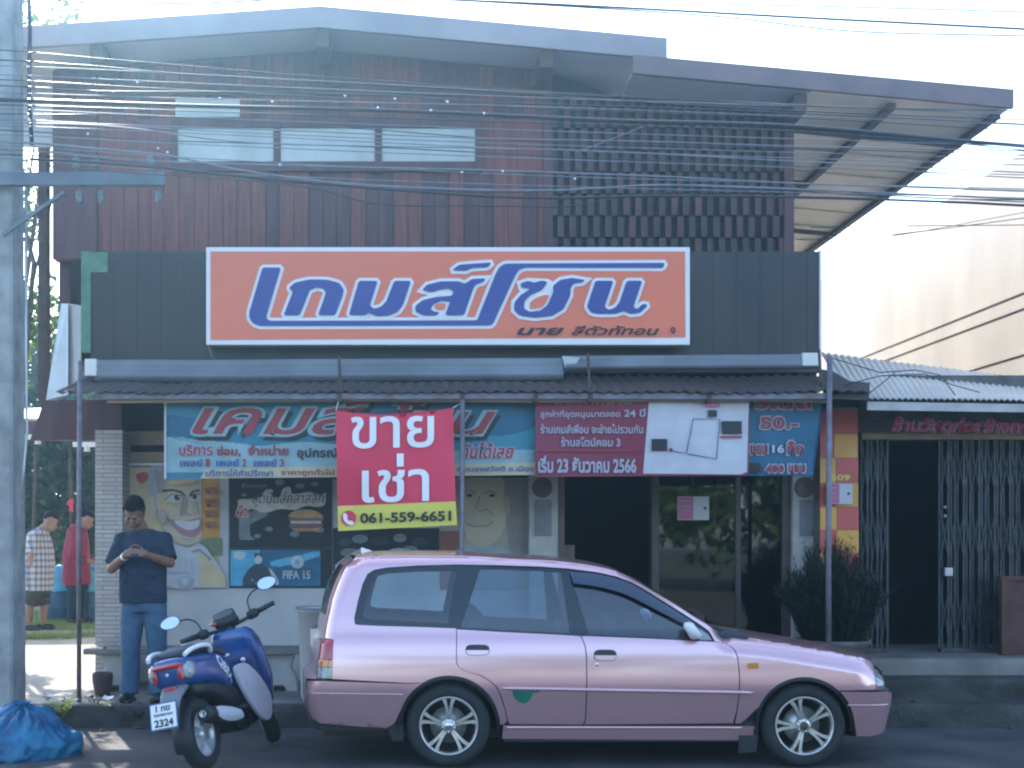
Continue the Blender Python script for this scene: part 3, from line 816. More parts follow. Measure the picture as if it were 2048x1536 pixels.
lt.text('บริการให้คำปรึกษา', 412, 938, 546, 953, M['signblue'], 0.015); lt.text('ราคาถูกทั่วไป', 562, 938, 668, 953, M['dkred'], 0.015)
lt.build('small_lettering', tb); lt = Flat(YBn - 0.016, wv(0.012, 5, 3, 0), 0.0015)
lt.text('ทันได้เลย', 918, 884, 1030, 918, M['printgrey'], 0.09, 0.25); lt.text('ทันได้เลย', 920, 885, 1028, 917, M['dkred'], 0.02, 0.25)
lt.build('red_lettering', tb); lt = Flat(YBn - 0.016, wv(0.012, 5, 3, 0), 0.0015)
lt.text('ถนนสุขสวัสดิ์ อ.เมือง', 915, 932, 1068, 946, M['signblue'], 0.015)
lt.build('lettering', tb)
mb = MB(); mb.box(PXX(329, YBn), PXX(333, YBn), YBn - 0.015, YBn + 0.02, PZ(958, YBn), PZ(798, YBn), M['vinylwhite']); mb.build('edge_hem', None, tb)

YBm = 11.15
tb = thing('vinyl_banner', 'maroon and white vinyl banner with a route map and white date lettering', 'banner', (PXX(1280, YBm), YBm, PZ(952, YBm)))
w2 = wv(0.014, 4, 5, 2)
fl = Flat(YBm, w2)
fl.poly([(1072, 800), (1500, 798), (1497, 945), (1488, 951), (1290, 952), (1070, 954)], M['maroon'])
fl.poly([(1297, 800), (1499, 798), (1493, 944), (1480, 949), (1287, 947)], M['vinylwhite'])
fl.build('cloth', tb)
lt = Flat(YBm - 0.018, w2)
lt.text('ประกาศย้าย', 1110, 800, 1262, 808, M['printgrey'], 0.015)
lt.text('ลูกค้าที่อุดหนุนมาตลอด', 1081, 820, 1240, 838, M['printgrey'], 0.025); lt.text('24 ปี', 1248, 818, 1290, 834, M['printgrey'], 0.025)
lt.text('ร้านเกมส์เพื่อน จะย้ายไปรวมกัน', 1081, 848, 1286, 867, M['printgrey'], 0.025)
lt.text('ร้านสโตน์คอม 3', 1122, 874, 1241, 893, M['printgrey'], 0.025)
lt.rect(1080, 900, 1276, 903, M['dkred'])
lt.text('เริ่ม 23 ธันวาคม 2566', 1076, 912, 1273, 946, M['printgrey'], 0.035)
lt.build('lettering', tb); lt = Flat(YBm - 0.018, w2)
lt.line([(1345, 902), (1372, 907), (1386, 838), (1440, 838), (1432, 918), (1375, 908)], 2.2, M['signblue'])
for a in ((1303, 878, 1334, 902), (1416, 820, 1434, 834), (1443, 842, 1484, 868)): lt.rect(*a, M['black'])
lt.disc(1341, 900, 4, M['dkred']); lt.rect(1440, 872, 1484, 876, M['dkred']); lt.rect(1410, 806, 1440, 814, M['pink'])
lt.build('route_map', tb)

YBp = 11.3
tb = thing('vinyl_banner', 'dark blue price banner with red numbers at the right end of the awning', 'banner', (PXX(1565, YBp), YBp, PZ(950, YBp)))
w3 = wv(0.010, 4, 3, 5)
fl = Flat(YBp, w3); fl.poly([(1496, 792), (1652, 792), (1642, 850), (1626, 950), (1486, 952)], M['price']); fl.build('cloth', tb)
lt = Flat(YBp - 0.014, w3)
for off, mm, q in ((0.07, M['printgrey'], 3.2), (0.02, M['dkred'], 0)):
    for w_, a, b, c, d in (('ร์เน็ต', 1508, 782, 1622, 818), ('50.-', 1520, 834, 1597, 858), ('แรม', 1500, 890, 1534, 909), ('กิ๊ก', 1574, 882, 1606, 909), ('400', 1530, 930, 1566, 945), ('แบบ', 1576, 930, 1609, 945)): lt.text(w_, a - q, b - q, c + q, d + q, mm, off)
lt.text('16', 1543, 890, 1567, 906, M['vinylwhite'], 0.03); lt.rect(1495, 927, 1520, 946, M['black'])
lt.build('lettering', tb)

YBs = 10.98
tb = thing('sale_banner', 'red and yellow cloth banner with large white lettering and a phone number', 'banner', (PXX(793, YBs), YBs, PZ(1060, YBs)))
w4 = lambda x, z: 0.020 * math.sin(3.2 * x + 2.2 * z) + 0.020 * noise.noise(Vector((x * 2.5, z * 2.0, 9))) + 0.020 * noise.noise(Vector((x * 4.0 + z * 2.5, z * 1.4 - x, 4)))
fl = Flat(YBs, w4)
top = [(672, 821), (700, 826), (760, 830), (830, 827), (880, 820), (906, 816)]
fl.poly(top + [(911, 1003), (675, 1012)], M['red'])
fl.poly([(675, 1012), (911, 1003), (914, 1050), (676, 1062)], M['yellow'])
fl.build('cloth', tb)
lt = Flat(YBs - 0.018, w4)
lt.text('ขาย', 702, 834, 868, 898, M['signwhite'], 0.012, skew=-3)
lt.build('upper_word', tb); lt = Flat(YBs - 0.018, w4)
lt.text('เช่า', 724, 909, 858, 1006, M['signwhite'], 0.012, skew=-3)
lt.build('lower_word', tb); lt = Flat(YBs - 0.018, w4)
lt.text('061-559-6651', 720, 1026, 902, 1047, M['black'], 0.03, skew=-5)
lt.build('phone_number', tb); lt = Flat(YBs - 0.018, w4)
lt.disc(697, 1036, 15, M['red'])
lt.poly([(686, 1028), (691, 1026), (695, 1033), (693, 1036), (698, 1042), (702, 1041), (708, 1046), (704, 1050), (695, 1048), (687, 1039)], M['signwhite'], 3)
lt.build('phone_icon', tb)
for a, b in (((672, 821), (680, 792)), ((906, 816), (922, 806))): mb = MB(); mb.tube([P(*a, YBs), P(*b, 11.06)], 0.004, 5, M['white']); mb.build('tie_cord', None, tb)

# ---------------------------------------------------------------- paintings and posters on the wall
mc = {k: mat('mural_' + k, v, 0.8, var=0.10, scale=4) for k, v in dict(skin=(0.55, 0.46, 0.34), skin2=(0.42, 0.36, 0.30), skin3=(0.30, 0.27, 0.25), ochre=(0.58, 0.30, 0.085), paleyel=(0.58, 0.47, 0.28), grey=(0.36, 0.40, 0.42), dk=(0.055, 0.055, 0.065), white=(0.58, 0.57, 0.58), lip=(0.36, 0.20, 0.24), red=(0.48, 0.08, 0.09), green=(0.22, 0.25, 0.14), shirt=(0.50, 0.50, 0.52), brown=(0.26, 0.12, 0.08)).items()}
YM = YG - 0.006
mu = thing('wall_mural', 'hand painted mural of a grinning caricature face on an ochre wall behind the standing man', 'mural', (PXX(350, YM), YM, PZ(1175, YM)))
fl = Flat(YM, lift=0.0012)
fl.rect(247, 934, 457, 1176, mc['paleyel'])
fl.poly([(402, 955), (440, 955), (443, 1085), (398, 1085)], mc['ochre']); fl.rect(440, 955, 457, 1175, mc['shirt'])
fl.poly([(272, 950), (292, 944), (298, 956), (282, 968)], mc['red'], 3)
fl.poly([(400, 1082), (444, 1075), (446, 1112), (410, 1112)], mc['green'], 3)
fl.poly([(300, 935), (345, 930), (350, 960), (322, 985), (312, 1040), (302, 1035), (297, 990)], mc['grey'], 4)
fl.poly([(313, 985), (320, 950), (360, 938), (402, 945), (404, 1060), (396, 1085), (376, 1092), (352, 1085), (330, 1058), (316, 1020)], mc['skin'], 4)
fl.poly([(316, 1000), (330, 995), (345, 1010), (336, 1022), (322, 1020)], mc['paleyel'], 4)
fl.poly([(296, 1000), (308, 992), (312, 1040), (300, 1030)], mc['skin'], 4)
fl.line([(326, 982), (345, 980), (362, 984), (370, 992)], 4, mc['dk']); fl.line([(380, 992), (386, 983), (400, 980)], 4, mc['dk'])
fl.poly([(330, 998), (346, 988), (366, 991), (368, 999), (350, 1003)], mc['white'], 4); fl.disc(355, 995, 6, mc['dk']); fl.disc(358, 993, 2, mc['white'])
fl.poly([(381, 996), (390, 988), (402, 989), (402, 998), (388, 1000)], mc['white'], 4); fl.disc(390, 994, 5, mc['dk'])
fl.poly([(366, 988), (374, 1004), (370, 1024), (360, 1030), (364, 1008)], mc['skin3'], 4); fl.poly([(388, 1004), (396, 1016), (398, 1030), (386, 1026)], mc['skin2'], 4)
fl.line([(360, 1030), (372, 1027), (384, 1030)], 3, mc['skin3'])
fl.poly([(335, 1036), (360, 1044), (380, 1040), (402, 1036), (400, 1062), (384, 1073), (366, 1068), (348, 1054)], mc['lip'], 4)
fl.poly([(350, 1042), (380, 1043), (400, 1040), (397, 1054), (380, 1060), (362, 1054)], mc['white'], 4)
for px in (366, 374, 382, 390): fl.line([(px, 1043), (px, 1057)], 0.8, mc['grey'])
fl.poly([(330, 1090), (352, 1086), (378, 1096), (400, 1088), (420, 1105), (452, 1175), (327, 1175), (325, 1120)], mc['shirt'], 3)
fl.poly([(395, 1100), (420, 1120), (450, 1150), (452, 1172), (400, 1172), (402, 1130)], mc['paleyel'], 3)
fl.line([(385, 1104), (400, 1100), (415, 1112), (422, 1120)], 5, mc['skin3'])
for k in range(9): fl.line([(306 + 3 * k, 940 + 2 * (k % 3)), (312 + 2 * k, 962 + k), (316 + k, 985)], 1.1, mc['dk'] if k % 2 else mc['white'])
fl.line([(316, 1020), (326, 1056), (348, 1084), (372, 1092), (394, 1086)], 2.2, mc['skin3']); fl.line([(332, 1034), (338, 1046), (346, 1052)], 2, mc['skin2']); fl.line([(366, 1076), (382, 1079), (394, 1074)], 2, mc['skin2'])
fl.poly([(318, 1022), (334, 1030), (330, 1048), (322, 1040)], mc['skin2'], 3); fl.poly([(340, 962), (384, 958), (392, 966), (346, 970)], mc['paleyel'], 3); fl.line([(336, 1006), (350, 1010), (364, 1006)], 1.8, mc['skin2']); fl.line([(384, 1004), (398, 1006)], 1.8, mc['skin2'])
fl.line([(331, 1000), (346, 989), (367, 992)], 1.6, mc['dk']); fl.line([(381, 996), (390, 988), (403, 990)], 1.6, mc['dk'])
for k in range(5): fl.line([(338 + 12 * k, 1104 + 3 * k), (334 + 13 * k, 1134 + 2 * k)], 1.6, mc['grey'])
fl.line([(327, 1140), (350, 1144), (382, 1142)], 3, mc['grey']); fl.line([(327, 1168), (360, 1176), (388, 1176)], 3, mc['grey'])
fl.disc(372, 1162, 11, mc['grey']); fl.disc(372, 1162, 7, mc['shirt'])
for yy, hh in ((975, 14), (998, 16), (1020, 14), (1043, 12)):
    fl.text('พร', 412, yy, 438, yy + hh, mc['brown'], 0.04)
fl.build('painting', mu)

mu = thing('wall_mural', 'faded painted portrait of a round faced man on the wall behind the car roof', 'mural', (PXX(970, YM), YM, PZ(1178, YM)))
fl = Flat(YM, lift=0.0012)
fl.rect(880, 955, 1055, 1180, mc['skin2'])
fl.rect(880, 1062, 924, 1180, mc['brown']); fl.poly([(1004, 955), (1054, 955), (1054, 1115), (1020, 1110)], mc['skin3'])
fl.poly([(905, 1110), (940, 1090), (1000, 1092), (1030, 1115), (1030, 1178), (900, 1178)], mc['grey'], 3)
fl.poly([(926, 958), (1002, 955), (1008, 1000), (1012, 1040), (996, 1078), (964, 1096), (936, 1078), (926, 1040)], mc['skin'], 4)
fl.poly([(1006, 990), (1020, 995), (1020, 1025), (1010, 1030)], mc['skin2'], 4)
fl.line([(926, 986), (940, 981), (952, 988)], 3, mc['skin3']); fl.line([(966, 988), (980, 982), (994, 988)], 3, mc['skin3'])
fl.disc(939, 991, 6, mc['dk'], 3.2); fl.disc(984, 991, 6, mc['dk'], 3.2)
fl.line([(960, 992), (950, 1018), (962, 1022), (976, 1018)], 2.5, mc['skin3']); fl.line([(932, 1046), (950, 1053), (974, 1052), (986, 1042)], 2.5, mc['skin3'])
fl.line([(976, 1020), (988, 1032)], 2, mc['skin3'])
fl.build('painting', mu)

YPo = YG - 0.012
def poster(label, box, layers):
    t = tag(Flat(YPo), None)if False else None
    fl = Flat(YPo, lift=0.0012)
    fl.rect(*box, M['black'])
    layers(fl)
    o = fl.build('game_poster', None, base=(PXX((box[0] + box[2]) / 2, YPo), YPo, PZ(box[3], YPo)))
    tag(o, label, 'poster', 'posters on the shop wall')
pc_ = {k: mat('poster_' + k, v, 0.4, var=0.25, scale=9) for k, v in dict(cyan=(0.10, 0.42, 0.60), deep=(0.012, 0.13, 0.24), pale=(0.50, 0.52, 0.53), grey=(0.16, 0.20, 0.22), bun=(0.48, 0.25, 0.10), meat=(0.20, 0.085, 0.085), red=(0.50, 0.05, 0.07), navy=(0.030, 0.045, 0.07), cream=(0.56, 0.50, 0.46)).items()}
def lay1(f):
    f.poly([(478, 1035), (520, 1020), (540, 1040), (520, 1075), (480, 1080)], pc_['grey'], 4)
    f.poly([(500, 1050), (545, 1030), (552, 1060), (530, 1085), (500, 1070)], M['black'], 4)
    for (a, b, r_) in ((505, 1040, 6), (538, 1058, 8), (515, 1072, 7), (560, 965, 10), (600, 972, 9), (630, 968, 8), (640, 1060, 9), (590, 1068, 10), (488, 990, 5)): f.disc(a, b, r_, pc_['grey'], r_ * 0.6)
    f.poly([(476, 1000), (500, 998), (520, 994), (532, 980), (546, 980), (544, 992), (560, 994), (566, 978), (580, 974), (586, 988), (620, 984), (640, 990), (652, 986), (650, 1008), (636, 1014), (612, 1012), (590, 1020), (560, 1018), (530, 1026), (505, 1018), (490, 1024), (478, 1018)], pc_['cream'], 3)
    f.text('สุดมันส์คลาสสิก', 505, 984, 648, 1014, pc_['navy'], 0.0, 0.2)
    f.text('ศึก.', 470, 1008, 500, 1036, pc_['cream'], 0.09, 0.3); f.text('ศึก.', 472, 1010, 498, 1034, pc_['red'], 0.02, 0.3)
    f.text('ร่วมสนุก', 484, 966, 534, 978, pc_['grey'], 0.02)
    f.poly([(578, 1034), (590, 1022), (612, 1019), (634, 1023), (646, 1036)], pc_['bun'], 3)
    f.rect(578, 1036, 647, 1042, pc_['meat']); f.rect(582, 1042, 643, 1047, pc_['cream']); f.rect(579, 1047, 646, 1055, pc_['meat']); f.poly([(582, 1056), (643, 1056), (634, 1063), (592, 1063)], pc_['bun'])
poster('black poster with a burger and cream Thai lettering, hung above the football poster', (459, 956, 664, 1096), lay1)
def lay2(f):
    f.rect(461, 1100, 641, 1172, pc_['deep'])
    f.poly([(461, 1100), (520, 1100), (500, 1172), (461, 1172)], pc_['cyan'], 2); f.poly([(540, 1124), (590, 1112), (640, 1102), (640, 1112), (560, 1134)], pc_['cyan'], 2)
    f.poly([(466, 1104), (492, 1104), (484, 1118), (466, 1114)], pc_['pale'], 3)
    f.poly([(486, 1172), (490, 1150), (500, 1136), (512, 1128), (522, 1128), (540, 1140), (552, 1156), (556, 1172)], pc_['navy'], 4)
    f.disc(517, 1118, 7.5, pc_['pale'], 10); f.poly([(509, 1116), (510, 1106), (524, 1106), (525, 1116), (517, 1110)], pc_['navy'], 3)
    f.poly([(538, 1136), (550, 1148), (558, 1166), (552, 1170), (544, 1152)], pc_['pale'], 3)
    for k in range(5): f.disc(505 + 8 * k, 1160 + (k % 2) * 6, 3, pc_['grey'])
    f.disc(595, 1124, 13, pc_['pale']); f.disc(595, 1124, 5, pc_['cyan'])
    f.text('FIFA 15', 566, 1141, 621, 1158, pc_['pale'], 0.03)
poster('blue football game poster with a player and FIFA 15 lettering', (459, 1097, 664, 1176), lay2)
def lay3(f):
    for k, (a, b) in enumerate(((690, 1085), (720, 1078), (760, 1082), (800, 1076), (840, 1084), (700, 1105), (750, 1110), (820, 1100))): f.disc(a, b, 14 + 3 * (k % 3), pc_['grey'] if k % 2 else pc_['navy'], 9, 9)
    f.poly([(670, 1130), (720, 1098), (760, 1105), (800, 1096), (850, 1110), (876, 1120), (876, 1140), (670, 1140)], pc_['pale'], 3)
poster('dark torn poster with ragged pale lower edge, half hidden behind the car roof', (666, 1056, 878, 1142), lay3)
# small notices
def notice(label, box, Y):
    f = Flat(Y); x0, y0, x1, y1 = box; xm = (x0 + x1) / 2
    f.rect(x0, y0, x1, y1, M['vinylwhite']); f.rect(x0 + 1, y0 + 1, xm, y1 - 1, M['pink']); f.disc(x1 - 8, (y0 + y1) / 2, 3, M['black'])
    for k in range(3): f.rect(x0 + 5, y0 + 8 + 10 * k, xm - 5, y0 + 10 + 10 * k, M['printgrey'])
    tag(f.build('notice', None, (PXX(xm, Y), Y, PZ(y1, Y))), label, 'notice')
notice('small pink and white notice stuck on the dark glass door', (1355, 993, 1418, 1040), YG - 0.012)
notice('pink and white notice on the red and orange tiled pillar', (1652, 967, 1705, 1008), 11.90)
# ---------------------------------------------------------------- neighbouring shop on the right
YN = 12.3
nb = thing('neighbour_shop', 'low neighbouring shop with pale corrugated roof, dark folding gate and red orange tiled pillar', 'building', (PXX(1850, YN), YN, 0.48))
nx = lambda px: PXX(px, YN)
mb = MB()
cells = [(1640, 1668, 820, 915, 'r'), (1668, 1716, 820, 868, 'r'), (1668, 1716, 868, 916, 'y'), (1640, 1672, 916, 966, 'y'), (1672, 1717, 916, 966, 'r'), (1640, 1672, 966, 1014, 'r'), (1672, 1717, 966, 1014, 'y'), (1640, 1674, 1014, 1060, 'y'), (1674, 1718, 1014, 1060, 'r'), (1640, 1674, 1060, 1106, 'r'), (1674, 1718, 1060, 1106, 'y'), (1640, 1674, 1106, 1152, 'y'), (1674, 1718, 1106, 1152, 'r'), (1640, 1674, 1152, 1310, 'r'), (1674, 1718, 1152, 1310, 'y')]
YT = 11.96
mb.box(PXX(1641, YT), PXX(1717, YT), YT + 0.012, YT + 0.4, 0.48, PZ(815, YT), M['concrete'])
for a, b, c, d, k in cells: mb.box(PXX(a, YT) + 0.002, PXX(b, YT) - 0.002, YT, YT + 0.011, max(0.48, PZ(d, YT)) + 0.002, PZ(c, YT) - 0.002, M['tile_red'] if k == 'r' else M['tile_yel'])
mb.build('tiled_pillar', None, nb)
f = Flat(YT - 0.002); f.text('509', 1661, 949, 1700, 961, M['yellow'], 0.03); f.build('house_number', nb)
# folding gate
def gate_stack(px0, px1, n, name):
    mb = MB()
    for i in range(n + 1):
        X = nx(px0 + (px1 - px0) * i / n); yy = YN - 0.03 * (i % 2)
        mb.box(X - 0.010, X + 0.010, yy - 0.012, yy + 0.012, 0.52, PZ(880, YN), M['gate'])
        if n > 5: mb.box(X + 0.022, X + 0.036, yy - 0.004, yy + 0.008, 0.52, PZ(880, YN), M['gate'])
    for i in range(n):
        Xa, Xb = nx(px0 + (px1 - px0) * i / n), nx(px0 + (px1 - px0) * (i + 1) / n)
        for z0, z1 in ((0.62, 1.05), (1.35, 1.8), (2.0, 2.42)):
            mb.obox((Xa, YN - 0.035, z0), (Xb, YN - 0.035, z1), 0.004, 0.009, m=M['gate']); mb.obox((Xa, YN - 0.045, z1), (Xb, YN - 0.045, z0), 0.004, 0.009, m=M['gate'])
    mb.box(nx(px0), nx(px1), YN - 0.05, YN + 0.02, 0.485, 0.52, M['gate'])
    return mb.build(name, None, nb)
gate_stack(1722, 1772, 5, 'folding_gate'); g2 = gate_stack(1878, 2140, 17, 'folding_gate')
mb = MB(); mb.box(nx(1884), nx(1900), YN - 0.07, YN - 0.03, PZ(1152, YN), PZ(1135, YN), M['galv']); mb.build('padlock', None, g2, bevel=0.006)
mb = MB()
for py in (1014, 1032): mb.sphere(P(1890, py, YN - 0.06), 0.018, M['galv'], 6)
mb.build('gate_latch', None, g2)
mb = MB(); mb.box(nx(1718), nx(2300), YN - 0.08, YN + 0.1, PZ(880, YN), PZ(866, YN), M['tan']); mb.prism([P(1718, 866, YN - 0.09), P(1800, 869, YN - 0.09), P(1718, 850, YN - 0.09)], (0, 0.01, 0), M['tan']); mb.box(nx(1718), nx(2300), YN + 0.0, YN + 0.1, PZ(866, YN), 3.1, M['concrete_dark']); mb.build('lintel', None, nb)
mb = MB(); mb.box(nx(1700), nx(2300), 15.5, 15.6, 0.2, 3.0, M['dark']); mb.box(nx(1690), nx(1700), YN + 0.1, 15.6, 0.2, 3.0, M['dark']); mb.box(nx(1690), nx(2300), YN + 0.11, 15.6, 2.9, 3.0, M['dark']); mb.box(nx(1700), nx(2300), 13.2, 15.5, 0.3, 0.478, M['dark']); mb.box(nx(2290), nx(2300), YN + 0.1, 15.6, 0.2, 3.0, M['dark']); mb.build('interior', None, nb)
# red lettering board
f = Flat(12.12, lift=0.002)
f.poly([(1722, 840), (2160, 846), (2160, 868), (1722, 864)], M['fascia'])
for off, mm in ((0.07, M['printgrey']), (0.02, M['red'])): f.text('ร้านวัสดุก่อสร้างทองชัย', 1782, 832, 2130, 871, mm, off, 0.2, 6)
nsg = f.build('sign_lettering', nb)
# corrugated roof sloping to the street
mb = MB(); rows = []
n = 200
for j in range(3):
    t = j / 2; rr = []
    for i in range(n + 1):
        u = i / n
        a = P(1700 + (2300 - 1700) * u, 796 + 8 * u, 11.2); b = P(1642 + (2300 - 1642) * u, 706 + (786 - 706) * u, 13.2)
        p = a.lerp(b, t); p.z += 0.009 * math.sin(i * math.pi / 2) + 0.02 * noise.noise(p * 0.8)
        rr.append(p)
    rows.append(rr)
mb.grid(rows, M['nroof']); mb.grid([[p - Vector((0, 0, 0.01)) for p in r] for r in rows], M['nroof']); mb.build('roof', None, nb, weld=False)
mb = MB(); mb.prism([P(1735, 803, 11.22), P(2300, 812, 11.22), P(2300, 828, 11.22), P(1735, 820, 11.22)], (0, 0.03, 0), M['plaque']); mb.build('eave_board', None, nb)
mb = MB()
for (pts) in ([(1650, 712), (1760, 745), (1830, 740), (1880, 750), (1910, 790)], [(1690, 770), (1760, 752), (1850, 748), (1905, 770), (1960, 785)], [(1740, 785), (1760, 770), (1790, 745)]):
    mb.tube([P(a, b, 11.15 + 0.2 * math.sin(k)) for k, (a, b) in enumerate(pts)], 0.005, 5, M['gate'])
tag(mb.build('loose_cable', None, None, (PXX(1800, 11.2), 11.2, 3)), 'loose thin black cables lying over the pale neighbour roof', 'cable')
mb = MB(); mb.box(PXX(2000, 12.0), PXX(2120, 12.0), 11.98, 12.03, 0.485, PZ(1155, 12.0), M['rust']); mb.box(PXX(1998, 12.0), PXX(2122, 12.0), 11.96, 12.05, PZ(1160, 12.0), PZ(1152, 12.0), M['rust']); mb.box(PXX(2000, 12.0), PXX(2010, 12.0), 11.96, 11.979, 0.485, PZ(1160, 12.0), M['rust'])
tag(mb.build('metal_cabinet', None, None, (PXX(2060, 12), 12, 0.48)), 'rust brown board standing on the step in front of the folding gate', 'board')
# tall cream building behind on the right
XW = 6.6
tw = thing('cream_building', 'tall sunlit cream building behind the low neighbouring shop', 'building', (XW + 3, 16, 0))
mb = MB(); mb.box(XW, XW + 7, 12.9, 24, 0.1, 5.75, M['creamwall']); mb.build('wall', None, tw)
mb = MB()
for z, y0, y1 in ((3.55, 14.0, 18.8), (4.05, 13.2, 18.8), (4.22, 13.2, 19.6)): mb.box(XW - 0.012, XW - 0.002, y0, y1, z, z + 0.05, M['creamwall'])
mb.build('ledge', None, tw)

# ---------------------------------------------------------------- leaf helper and potted plant
def leaves(mb, pts, m, sz, rnd, up=0.3, asp=0.4):
    """small bent leaf faces at given points"""
    for p in pts:
        d = Vector((rnd.gauss(0, 1), rnd.gauss(0, 1), rnd.gauss(0, 1) + up)).normalized()
        w = d.cross(Vector((rnd.gauss(0, 1), rnd.gauss(0, 1), rnd.gauss(0, 1)))).normalized()
        s = sz * (0.6 + 0.8 * rnd.random())
        a = p - d * s * 0.5; b = p + d * s * 0.5; c = p + w * s * asp * 0.5 + Vector((0, 0, 0.08 * s)); e = p - w * s * asp * 0.5 + Vector((0, 0, 0.08 * s))
        mb.raw([a, c, b, e], [(0, 1, 2, 3)], m)
def leafmat(name, c1, c2, trans=0.25):
    m = bpy.data.materials.new(name); m.use_nodes = True
    nt = m.node_tree; b = nt.nodes['Principled BSDF']; out = nt.nodes['Material Output']
    oi = nt.nodes.new('ShaderNodeTexCoord'); n = nt.nodes.new('ShaderNodeTexNoise'); n.inputs['Scale'].default_value = 2.5; n.inputs['Detail'].default_value = 6
    nt.links.new(oi.outputs['Object'], n.inputs['Vector'])
    mx = nt.nodes.new('ShaderNodeMix'); mx.data_type = 'RGBA'; mx.inputs[6].default_value = (*c1, 1); mx.inputs[7].default_value = (*c2, 1)
    nt.links.new(n.outputs['Fac'], mx.inputs[0]); nt.links.new(mx.outputs[2], b.inputs['Base Color']); b.inputs['Roughness'].default_value = 0.55
    tr = nt.nodes.new('ShaderNodeBsdfTranslucent'); nt.links.new(mx.outputs[2], tr.inputs[0])
    ms = nt.nodes.new('ShaderNodeMixShader'); ms.inputs[0].default_value = trans
    nt.links.new(b.outputs[0], ms.inputs[1]); nt.links.new(tr.outputs[0], ms.inputs[2]); nt.links.new(ms.outputs[0], out.inputs[0])
    return m
M['leaf'] = leafmat('leaf_dark', (0.030, 0.065, 0.028), (0.055, 0.10, 0.035))
M['leaf2'] = leafmat('leaf_bright', (0.07, 0.14, 0.03), (0.13, 0.20, 0.05), 0.4)
M['grass'] = leafmat('grass', (0.16, 0.24, 0.05), (0.30, 0.34, 0.10), 0.4)
M['bark'] = mat('bark', (0.10, 0.075, 0.055), 0.9, var=0.35, scale=8, bump=0.5, bscale=20)
M['clay'] = mat('clay_pot', (0.085, 0.055, 0.05), 0.8, var=0.3)
M['lime'] = leafmat('lime_leaf', (0.30, 0.42, 0.05), (0.42, 0.50, 0.10), 0.4)
rnd = random.Random(11)
YPl = 11.45
zp = 0.335
pl = thing('potted_plant', 'dark needle leaved bush in a broad pot behind the car bonnet', 'potted plant', (PXX(1665, YPl), YPl, zp))
cx_ = PXX(1665, YPl)
mb = MB(); mb.lathe([(0.0, 0.0), (0.20, 0.0), (0.25, 0.12), (0.30, 0.28), (0.325, 0.30), (0.325, 0.335), (0.29, 0.335), (0.27, 0.29), (0.0, 0.29)], (cx_, YPl, zp), (0, 0, 1), 36, M['concrete_dark']); mb.build('pot', None, pl)
mb = MB()
M['needle'] = leafmat('needle_leaf', (0.009, 0.022, 0.014), (0.020, 0.042, 0.022), 0.12)
for k in range(560):
    a = rnd.random() * 6.283; r = 0.24 * math.sqrt(rnd.random())
    b0 = Vector((cx_ + r * math.cos(a), YPl + r * math.sin(a), zp + 0.28))
    q = r / 0.24
    ln = (0.98 - 0.42 * q ** 2) * (0.72 + 0.36 * rnd.random()); out = 0.36 * q ** 1.4 + 0.08 * rnd.gauss(0, 1)
    pts = []
    for i in range(6):
        t = i / 5
        pts.append(b0 + Vector((math.cos(a) * out * ln * t, math.sin(a) * out * ln * t, ln * (t - 0.22 * q * t * t))) + Vector((rnd.gauss(0, 0.016), rnd.gauss(0, 0.016), 0)) * (i > 0))
    mb.tube(pts, [0.004, 0.004, 0.0035, 0.003, 0.002, 0.001], 3, M['needle'], False, False)
    for i in range(52):
        t = 0.12 + 0.88 * rnd.random(); j = min(4, int(t * 5)); qq = pts[j].lerp(pts[j + 1], t * 5 - j)
        d = Vector((rnd.gauss(0, 1), rnd.gauss(0, 1), 0.5 + 0.8 * rnd.random())).normalized() * (0.05 + 0.05 * rnd.random())
        w = Vector((-d.y, d.x, 0)).normalized() * 0.0042
        mb.raw([qq - w, qq + w, qq + d], [(0, 1, 2)], M['needle'])
mb.build('foliage', None, pl, weld=False)

# ---------------------------------------------------------------- bench, jar, bucket under the mural
Yb = 11.75
bn = thing('stone_bench', 'long grey concrete bench along the wall behind the scooter and the man', 'bench', (PXX(400, Yb), Yb, 0.18))
mb = MB(); mb.box(PXX(176, Yb), PXX(612, Yb), Yb - 0.19, Yb + 0.19, PZ(1306, Yb), PZ(1294, Yb), M['concrete']); mb.build('seat', None, bn, bevel=0.012)
for px in (236, 560):
    w = 0.17; X = PXX(px, Yb); z0, z1 = 0.17, PZ(1307, Yb)
    mb = MB(); h = z1 - z0
    mb.prism([(X - w, Yb - 0.1, z0), (X - w * 0.45, Yb - 0.1, z0), (X - w * 0.25, Yb - 0.1, z0 + h * 0.2), (X + w * 0.25, Yb - 0.1, z0 + h * 0.2), (X + w * 0.45, Yb - 0.1, z0), (X + w, Yb - 0.1, z0), (X + w * 0.9, Yb - 0.1, z0 + h * 0.4), (X + w * 0.6, Yb - 0.1, z0 + h * 0.65), (X + w * 0.8, Yb - 0.1, z1), (X - w * 0.8, Yb - 0.1, z1), (X - w * 0.6, Yb - 0.1, z0 + h * 0.65), (X - w * 0.9, Yb - 0.1, z0 + h * 0.4)], (0, 0.2, 0), M['plaque'])
    mb.build('leg', None, bn, bevel=0.01)
Yj = 11.45
mb = MB(); zj = yardz(PXX(205, Yj), Yj); mb.lathe([(0.0, 0.0), (0.060, 0.0), (0.075, 0.06), (0.088, 0.13), (0.090, 0.19), (0.082, 0.205), (0.072, 0.20), (0.0, 0.15)], (PXX(205, Yj), Yj, zj), (0, 0, 1), 28, M['clay'])
tag(mb.build('clay_pot', None, None, (PXX(205, Yj), Yj, zj)), 'small dark brown clay pot standing under the end of the concrete bench', 'pot')
Yk = 11.0; zk = 0.18
mb = MB(); rz = PZ(1216, Yk) - zk
